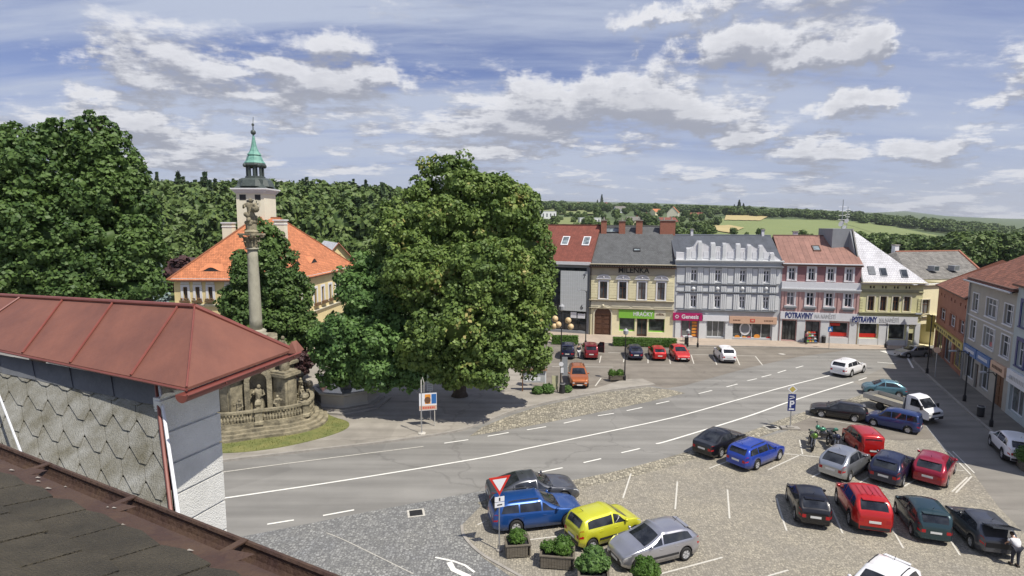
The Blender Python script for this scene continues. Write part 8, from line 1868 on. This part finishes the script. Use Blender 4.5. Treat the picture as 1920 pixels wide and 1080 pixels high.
text_mesh('P', .75, 'sign_letter', 'sign_white', u2, (0, -.066, zq - hh * 1.45), (math.pi / 2, 0, 0), extrude=.003, bold=.02)
b = MB(); b.box(-.2, .2, -.066, -.061, zq - hh * 2.2, zq - hh * 2.0); b.box(-.2, .15, -.066, -.061, zq - hh * .35, zq - hh * .25); b.add([(-.2, -.066, zq - hh * .75), (.2, -.066, zq - hh * .5), (.2, -.066, zq - hh * .4), (-.2, -.066, zq - hh * .62)], [(0, 1, 2, 3)]); b.build('sign_mark', 'sign_white', u1)
# slim sign pole and lean bracket near the poster board
p = G(791, 813, .12); Yp = p.y; t = thing('slim_pole', 'thin steel pole with a small bracket on a white foot by the kerb', 'pole', (p.x, p.y, .12), 0)
b = MB(); pole(b, 0, 0, 0, AT(791, 716, Yp).z - .12, .035); b.build('pole', 'steel', t); b = MB(); b.lathe([(.3, 0), (.3, .06), (.1, .1)], 12, (0, 0, 0)); b.build('base', 'worn_paint', t)
zz = AT(791, 712, Yp).z - .12; b = MB(); b.tube([(0, 0, zz - .1), (.1, 0, zz + .2), (.22, -.05, zz - .2), (.2, 0, zz - 1.0)], .03, 6); b.box(-.03, .06, -.05, -.03, zz - 1.0, zz); b.build('bracket', 'worn_paint', t)
# election poster board on two posts
p = G(803, 800, .12); Yp = p.y; t = thing('poster_board', 'white poster board with an orange and blue picture and a red strip on posts', 'billboard', (p.x, p.y, .12), .22)
def H_(v): return AT(803, v, Yp).z - .12
w = 30 / CF * Yp / 2 * 1.12
for x in (-w * .8, w * .75): b = MB(); pole(b, x, .04, 0, H_(745), .04); b.build('post', 'worn_paint', t)
b = MB(); b.box(-w, w, -.03, .0, H_(769), H_(737)); bd = b.build('board', 'sign_white', t)
b = MB(); b.box(-w * .35, w * .3, -.036, -.031, H_(757), H_(739)); b.build('poster_picture', 'orange_food', bd); b = MB(); b.ball((0, 0, 0), .28, 6); b.v = [(-w * .05 + x * .9, -.04 + y * .02, H_(750) + z) for x, y, z in b.v]; b.build('poster_figure', 'wood', bd)
b = MB(); b.box(w * .4, w * .95, -.036, -.031, H_(757), H_(739)); b.build('poster_picture', 'sign_blue', bd); b = MB(); b.box(-w * .98, w * .98, -.036, -.031, H_(768), H_(760)); st_ = b.build('poster_strip', 'sign_peach', bd)
b = MB(); x = -w * .8
while x < w * .7: b.box(x, x + .08, -.041, -.037, H_(766), H_(762)); x += .14
b.build('poster_marks', 'sign_red', st_)
# stacked bus timetable plates behind it
p = G(806, 788, .12); Yp = p.y; t = thing('stop_post', 'post with pale green and white timetable plates above the poster board', 'sign post', (p.x + .05, p.y, .12), .1)
def H2(v): return AT(806, v, Yp).z - .12
b = MB(); pole(b, 0, 0, 0, H2(703), .04); b.build('post', 'steel', t)
for (a_, c_, m_) in ((702, 717, 'p_palegreen'), (719, 732, 'sign_grey')): 
    if m_ == 'p_palegreen' and m_ not in M: M[m_] = mat('pale_green_plate', (.42, .52, .36), .5, .1)
    b = MB(); b.box(-.24, .24, -.06, -.04, H2(c_), H2(a_)); pt = b.build('timetable_plate', m_, t); b = MB()
    for k in range(3): b.box(-.18, .18, -.065, -.061, H2(c_) + .08 + k * .16, H2(c_) + .14 + k * .16)
    b.build('sign_mark', 'grey_deep', pt)
# notice board under the linden
p = G(1001, 733, .12); Yp = p.y; t = thing('notice_board', 'glazed notice board on two posts at the edge of the linden shade', 'notice board', (p.x, p.y, .12), .05)
def H3(v): return AT(1001, v, Yp).z - .12
w = 42 / CF * Yp / 2
b = MB(); b.box(-w - .1, -w, -.06, .06, 0, H3(694)); b.build('post', 'wood', t); b = MB(); b.box(w, w + .12, -.06, .06, 0, H3(692)); b.build('post', 'sign_white', t)
b = MB(); b.box(-w + .002, w - .002, -.05, .05, H3(717), H3(696)); bd = b.build('case', 'sign_grey', t)
rng_ = random.Random(5); b = MB()
for k in range(8): x = -w + .15 + (2 * w - .5) * (k % 4) / 4; z = H3(716) + .1 + (k // 4) * .55; b.box(x, x + .32, -.056, -.051, z, z + .42)
b.build('notices', ['sign_white'], bd)
b = MB(); b.add([(-w - .2, -.25, H3(694) - .02), (w + .2, -.25, H3(694) - .02), (w + .2, 0, H3(691)), (-w - .2, 0, H3(691)), (w + .2, .25, H3(694) - .02), (-w - .2, .25, H3(694) - .02)], [(0, 1, 2, 3), (3, 2, 4, 5)]); b.build('roof', 'wood', t)
# yellowish standing panel and litter bin
p = G(1040, 735, .12); t = thing('info_panel', 'low ochre information panel left of the black pole', 'info panel', (p.x, p.y, .12), .2)
b = MB(); b.box(-.3, .3, -.05, .05, .25, 1.6); b.build('panel', 'olive_trim', t); 
for s in (-1, 1): b = MB(); b.box(s * .26 - .03, s * .26 + .03, -.04, .04, 0, .25); b.build('leg', 'wood', t)
def bin_(label, u, v, z=.12, h=1.0, r=.26):
    p = G(u, v, z); t = thing('litter_bin', label, 'litter bin', (p.x, p.y, z), .3); b = MB(); b.lathe([(r * .85, 0), (r, h * .1), (r, h * .9), (r * .8, h)], 12, (0, 0, 0)); b.build('bin', 'plastic', t); b = MB(); b.lathe([(r * 1.08, h * .88), (r * 1.08, h * .97)], 12, (0, 0, 0)); b.build('hoop', 'steel', t)
bin_('dark litter bin at the foot of the black pole', 1054, 737); bin_('dark litter bin outside the pink house entrance', 1544, 643, .12, 1.0); bin_('black litter bin outside the pink sign shop', 1287, 646, .12, 1.1); bin_('dark litter bin on the shaded pavement', 1838, 781, .12, .95)
# lamps
def lamp(label, u, v, vtop, z0=.12, arm=0, globes=0, rz=0.0, group='street lamps'):
    p = G(u, v, z0); Yp = p.y; ht = AT(u, vtop, Yp).z - z0; t = thing('street_lamp', label, 'street lamp', (p.x, p.y, z0), rz, group)
    b = MB(); b.lathe([(.14, 0), (.14, .5), (.08, .6), (.07, .7)], 10, (0, 0, 0)); b.tube([(0, 0, .6), (0, 0, ht)], [.07, .045], 8); b.build('pole', 'blackmetal', t)
    if arm:
        b = MB(); b.tube([(0, 0, ht - .3), (arm * .3, 0, ht + .05), (arm, 0, ht + .1)], .035, 6); b.build('arm', 'blackmetal', t); b = MB(); b.box(min(arm, arm * 1.5), max(arm, arm * 1.5), -.12, .12, ht + .04, ht + .16); b.build('lamp_head', 'grey_paint', t)
    else:
        b = MB(); b.lathe([(.06, 0), (.24, .1), (.28, .45), (.1, .62), (.03, .7)], 10, (0, 0, ht)); b.build('lamp_head', 'grey_paint', t)
    return t, ht
M['amber_ball'] = mat('amber_globe', (.62, .46, .26), .45, .2, 6)
t, ht = lamp('tall black lamp post with amber globes in front of the glass building', 1051, 737, 583, arm=.0)
for (dx, dz) in ((-.62, -.75), (-.72, -1.45), (.62, -.9), (.86, -1.5), (-.30, -1.3)):
    b = MB(); b.tube([(0, 0, ht - .3), (dx * .6, 0, ht - .2), (dx, 0, ht + dz + .3)], .022, 5); o = b.build('hanger', 'blackmetal', t); b = MB(); b.ball((dx, 0, ht + dz), .3, 9); b.build('globe', 'amber_ball', t, smooth=True)
b = MB(); b.box(.1, .62, -.03, .0, ht - 6.2, ht - 4.4); b.build('banner', 'grey_deep', t); b = MB(); b.box(-.02, .25, -.10, -.08, 2.0, 2.5); b.build('small_sign', 'sign_white', t); b = MB(); b.lathe([(.001, 0), (.22, 0), (.22, .02), (.001, .02)], 14, (0, 0, 0)); o = b.build('small_sign', 'sign_white', t); o.location = (.02, -.09, 2.85); o.rotation_euler = (math.pi / 2, 0, 0)
lamp('thin lamp post before the arched door of the cream house', 1098, 646, 545, arm=-.8)
lamp('thin lamp post between the two globe shrubs and the far row', 1171, 713, 628, group='street lamps', arm=0)
lamp('lamp post in front of the pink shop sign', 1308, 651, 590, arm=.8)
lamp('lamp post at the corner in front of the yellow corner house', 1660, 652, 606, arm=-.7)
lamp('lamp post with an arm where the shaded pavement begins', 1738, 700, 590, arm=-1.2)
lamp('lamp post halfway along the shaded pavement', 1808, 752, 660, arm=-1.2)
lamp('lamp post near the dark bin on the shaded pavement', 1858, 800, 700, arm=-.9)
lamp('short lamp post outside the pink sign shop door', 1289, 650, 626)
# crossing signs
p = G(1554, 653, .12); t = thing('crossing_sign', 'blue square crossing sign before the red shop window', 'road sign', (p.x, p.y, .12), 0); b = MB(); pole(b, 0, 0, 0, 3.0, .04); b.build('pole', 'steel', t); b = MB(); b.box(-.3, .3, -.06, -.04, 2.2, 2.85); o = b.build('sign_plate', 'sign_blue', t); b = MB(); b.add([(-.2, -.065, 2.3), (.2, -.065, 2.3), (0, -.065, 2.72)], [(0, 1, 2)]); b.build('sign_face', 'sign_white', o)
p = G(1753, 706, .12); t = thing('round_sign', 'round pale red sign on a pole at the start of the shaded pavement', 'road sign', (p.x, p.y, .12), -.9); b = MB(); pole(b, 0, 0, 0, 3.1, .05); b.build('pole', 'steel', t); b = MB(); b.lathe([(.001, 0), (.32, 0), (.32, .02), (.001, .02)], 18, (0, 0, 0)); o = b.build('sign_plate', 'sign_peach', t); o.location = (0, -.06, 2.9); o.rotation_euler = (math.pi / 2, 0, 0)
# goods rack by the shop door
p = G(1520, 643, .12); t = thing('goods_rack', 'rack of colourful goods beside the grocery entrance', 'display rack', (p.x, p.y, .12), 0)
for k in range(4): b = MB(); b.box(-.75, .75, -.35 + k * .12, .3, .15 + k * .38, .2 + k * .38); b.build('shelf', 'grey_paint', t)
rn = random.Random(7); 
for k in range(4):
    for m in range(4): b = MB(); b.box(-.68 + m * .35, -.68 + m * .35 + .26, -.3 + k * .12, -.05 + k * .12, .205 + k * .38, .36 + k * .38); b.build('goods', rn.choice(['sign_red', 'orange_food', 'sign_green', 'sign_yellow', 'sign_white', 'sign_blue', 'wood']), t)
for s in (-1, 1): b = MB(); b.box(s * .77 - .02, s * .77 + .02, -.3, .3, 0, 1.6); b.build('side_frame', 'blackmetal', t)
p = G(1275, 640, .12); t = thing('sale_stand', 'small white table stand outside the pink sign shop', 'stand', (p.x + 1.0, p.y, .12), 0); b = MB(); b.box(-.6, .6, -.3, .3, .7, .76); b.build('table_top', 'sign_white', t)
for sx in (-1, 1):
    for sy in (-1, 1): b = MB(); b.box(sx * .55 - .02, sx * .55 + .02, sy * .25 - .02, sy * .25 + .02, 0, .7); b.build('leg', 'steel', t)

# ------------------------------------------------------------------ people
M['skin'] = mat('skin', (.45, .27, .19), .6, .08); M['hair'] = mat('hair', (.05, .03, .02), .7, .2); M['cloth_dark'] = mat('cloth_dark', (.03, .032, .045), .9, .2, 6); M['cloth_white'] = mat('cloth_white', (.62, .62, .64), .9, .08, 6); M['jeans'] = mat('jeans', (.05, .08, .16), .9, .2, 6); M['cloth_pink'] = mat('cloth_pink', (.42, .12, .14), .9, .15, 6); M['shoe'] = mat('shoe', (.04, .035, .03), .6, .1)
def person(label, pos, rz, z0, top='cloth_dark', legs='jeans', stride=.12, lean=0.0, arm=(.15, -.1), hgt=1.74):
    """one skinned figure: joints as vertices, tapering radii; clothing are its children"""
    J = {'pelvis': (0, 0, .95, .135), 'waist': (.0, 0, 1.08, .12), 'chest': (.02 + lean * .3, 0, 1.30, .145), 'neck': (.02 + lean * .45, 0, 1.47, .055), 'head0': (.03 + lean * .5, 0, 1.56, .075), 'head': (.045 + lean * .55, 0, 1.66, .088)}
    E = [('pelvis', 'waist'), ('waist', 'chest'), ('chest', 'neck'), ('neck', 'head0'), ('head0', 'head')]
    for s, n in ((1, 'l'), (-1, 'r')):
        st = stride * s
        J['hip' + n] = (0, s * .09, .90, .095); J['knee' + n] = (.03 + st * .6, s * .10, .49, .062); J['ankle' + n] = (st, s * .10, .09, .042); J['toe' + n] = (st + .15, s * .12, .035, .034)
        E += [('pelvis', 'hip' + n), ('hip' + n, 'knee' + n), ('knee' + n, 'ankle' + n), ('ankle' + n, 'toe' + n)]
        a = arm[0] if s > 0 else arm[1]
        J['sh' + n] = (.02 + lean * .35, s * .185, 1.40, .062); J['el' + n] = (.0 + a * .6, s * .23, 1.13, .045); J['wr' + n] = (.10 + a, s * .22, .90, .030); J['palm' + n] = (.13 + a, s * .215, .83, .034)
        E += [('chest', 'sh' + n), ('sh' + n, 'el' + n), ('el' + n, 'wr' + n), ('wr' + n, 'palm' + n)]
        for k, (dy, L_) in enumerate(((-.03, .075), (-.01, .085), (.01, .08), (.028, .065))): J['f%s%d' % (n, k)] = (.15 + a + .01 * k, s * .215 + dy, .83 - L_, .009); E.append(('palm' + n, 'f%s%d' % (n, k)))
        J['th' + n] = (.19 + a, s * .20, .80, .011); E.append(('palm' + n, 'th' + n))
    if lean > .3: J = {n: ((v[0], v[1], v[2] - lean * .30 * max(0, v[2] - 1.05) / .5, v[3]) if n[:2] not in ('wr', 'pa', 'th') and n[0] != 'f' else v) for n, v in J.items()}
    names = list(J); k_ = hgt / 1.74
    def skin(keys, edges, material, name, grow, parent, root):
        me = bpy.data.meshes.new(name); me.from_pydata([tuple(c * k_ for c in J[n][:3]) for n in keys], [(keys.index(a), keys.index(c)) for a, c in edges], []); o = bpy.data.objects.new(name, me); C.objects.link(o)
        m = o.modifiers.new('skin', 'SKIN'); m.use_smooth_shade = True; o.modifiers.new('sub', 'SUBSURF').levels = 1
        for i, n in enumerate(keys): sv = me.skin_vertices[0].data[i]; r = (J[n][3] + grow) * k_; sv.radius = (r, r * (1.25 if n in ('chest', 'waist', 'pelvis') else 1.0)); sv.use_root = (n == root)
        dg = bpy.context.evaluated_depsgraph_get(); m2 = bpy.data.meshes.new_from_object(o.evaluated_get(dg)); bpy.data.objects.remove(o); o = bpy.data.objects.new(name, m2); C.objects.link(o); m2.materials.clear(); m2.materials.append(M[material]); o.parent = parent; return o
    t = thing('person', label, 'person', (pos.x, pos.y, z0), rz)
    skin(names, E, 'skin', 'body', 0, t, 'pelvis')
    up = ['waist', 'chest', 'shl', 'shr', 'ell', 'elr', 'pelvis']; skin(up, [('pelvis', 'waist'), ('waist', 'chest'), ('chest', 'shl'), ('chest', 'shr'), ('shl', 'ell'), ('shr', 'elr')], top, 'shirt', .014, t, 'pelvis')
    lo = ['pelvis', 'hipl', 'hipr', 'kneel', 'kneer', 'anklel', 'ankler']; skin(lo, [('pelvis', 'hipl'), ('pelvis', 'hipr'), ('hipl', 'kneel'), ('hipr', 'kneer'), ('kneel', 'anklel'), ('kneer', 'ankler')], legs, 'trousers', .012, t, 'pelvis')
    h = J['head']; b = MB(); b.ball((0, 0, 0), .1, 8); b.v = [((h[0] - .018 + x * 1.02) * k_, (y * .95) * k_, (h[2] + .03 + z * 1.0) * k_) for x, y, z in b.v]; b.build('hair', 'hair', t, smooth=True)
    b = MB(); b.ball(((h[0] + .098) * k_, 0, (h[2] - .01) * k_), .016 * k_, 5); b.build('nose', 'skin', t)
    for s in (-1, 1): b = MB(); b.ball(((h[0] + .08) * k_, s * .035 * k_, (h[2] + .012) * k_), .012 * k_, 5); b.build('eye', 'dark', t); b = MB(); st = stride * s; b.box((st - .06) * k_, (st + .19) * k_, (s * .11 - .05) * k_, (s * .11 + .05) * k_, -.002, .085 * k_); b.build('shoe', 'shoe', t)
    b = MB(); b.box((h[0] + .083) * k_, (h[0] + .09) * k_, -.025 * k_, .025 * k_, (h[2] - .05) * k_, (h[2] - .043) * k_); b.build('mouth', 'frame_brown', t)
    return t
person('person in dark clothes standing between the dark blue and the dark red car', G(1085, 672), math.radians(100), .0, 'cloth_dark', 'cloth_white')
person('person in a pink top walking by the grocery entrance', G(1511, 645, .12), math.radians(20), .12, 'cloth_pink', 'cloth_dark', .2)
a_ = BOOT.rotation_euler.z; person('person in a white top bending into the raised boot of the grey car', Vector((BOOT.location.x - 2.4 * math.cos(a_) + .4 * math.sin(a_), BOOT.location.y - 2.4 * math.sin(a_) - .4 * math.cos(a_), 0)), a_, .0, 'cloth_white', 'cloth_dark', .05, .75, (.35, .3))

# ------------------------------------------------------------------ summer air
def haze():
    b = MB(); b.box(-21000, 21000, -620, 9600, -120, 420); m = bpy.data.materials.new('haze'); m.use_nodes = True; nt = m.node_tree; nt.nodes.clear()
    v = nt.nodes.new('ShaderNodeVolumePrincipled'); v.inputs['Density'].default_value = 0.00007; v.inputs['Color'].default_value = (.86, .92, 1, 1); v.inputs['Anisotropy'].default_value = .3
    o = nt.nodes.new('ShaderNodeOutputMaterial'); nt.links.new(v.outputs[0], o.inputs['Volume']); ob = b.build('haze', m); tag(ob, 'thin pale summer haze over the far country', 'haze', kind='stuff')
haze()
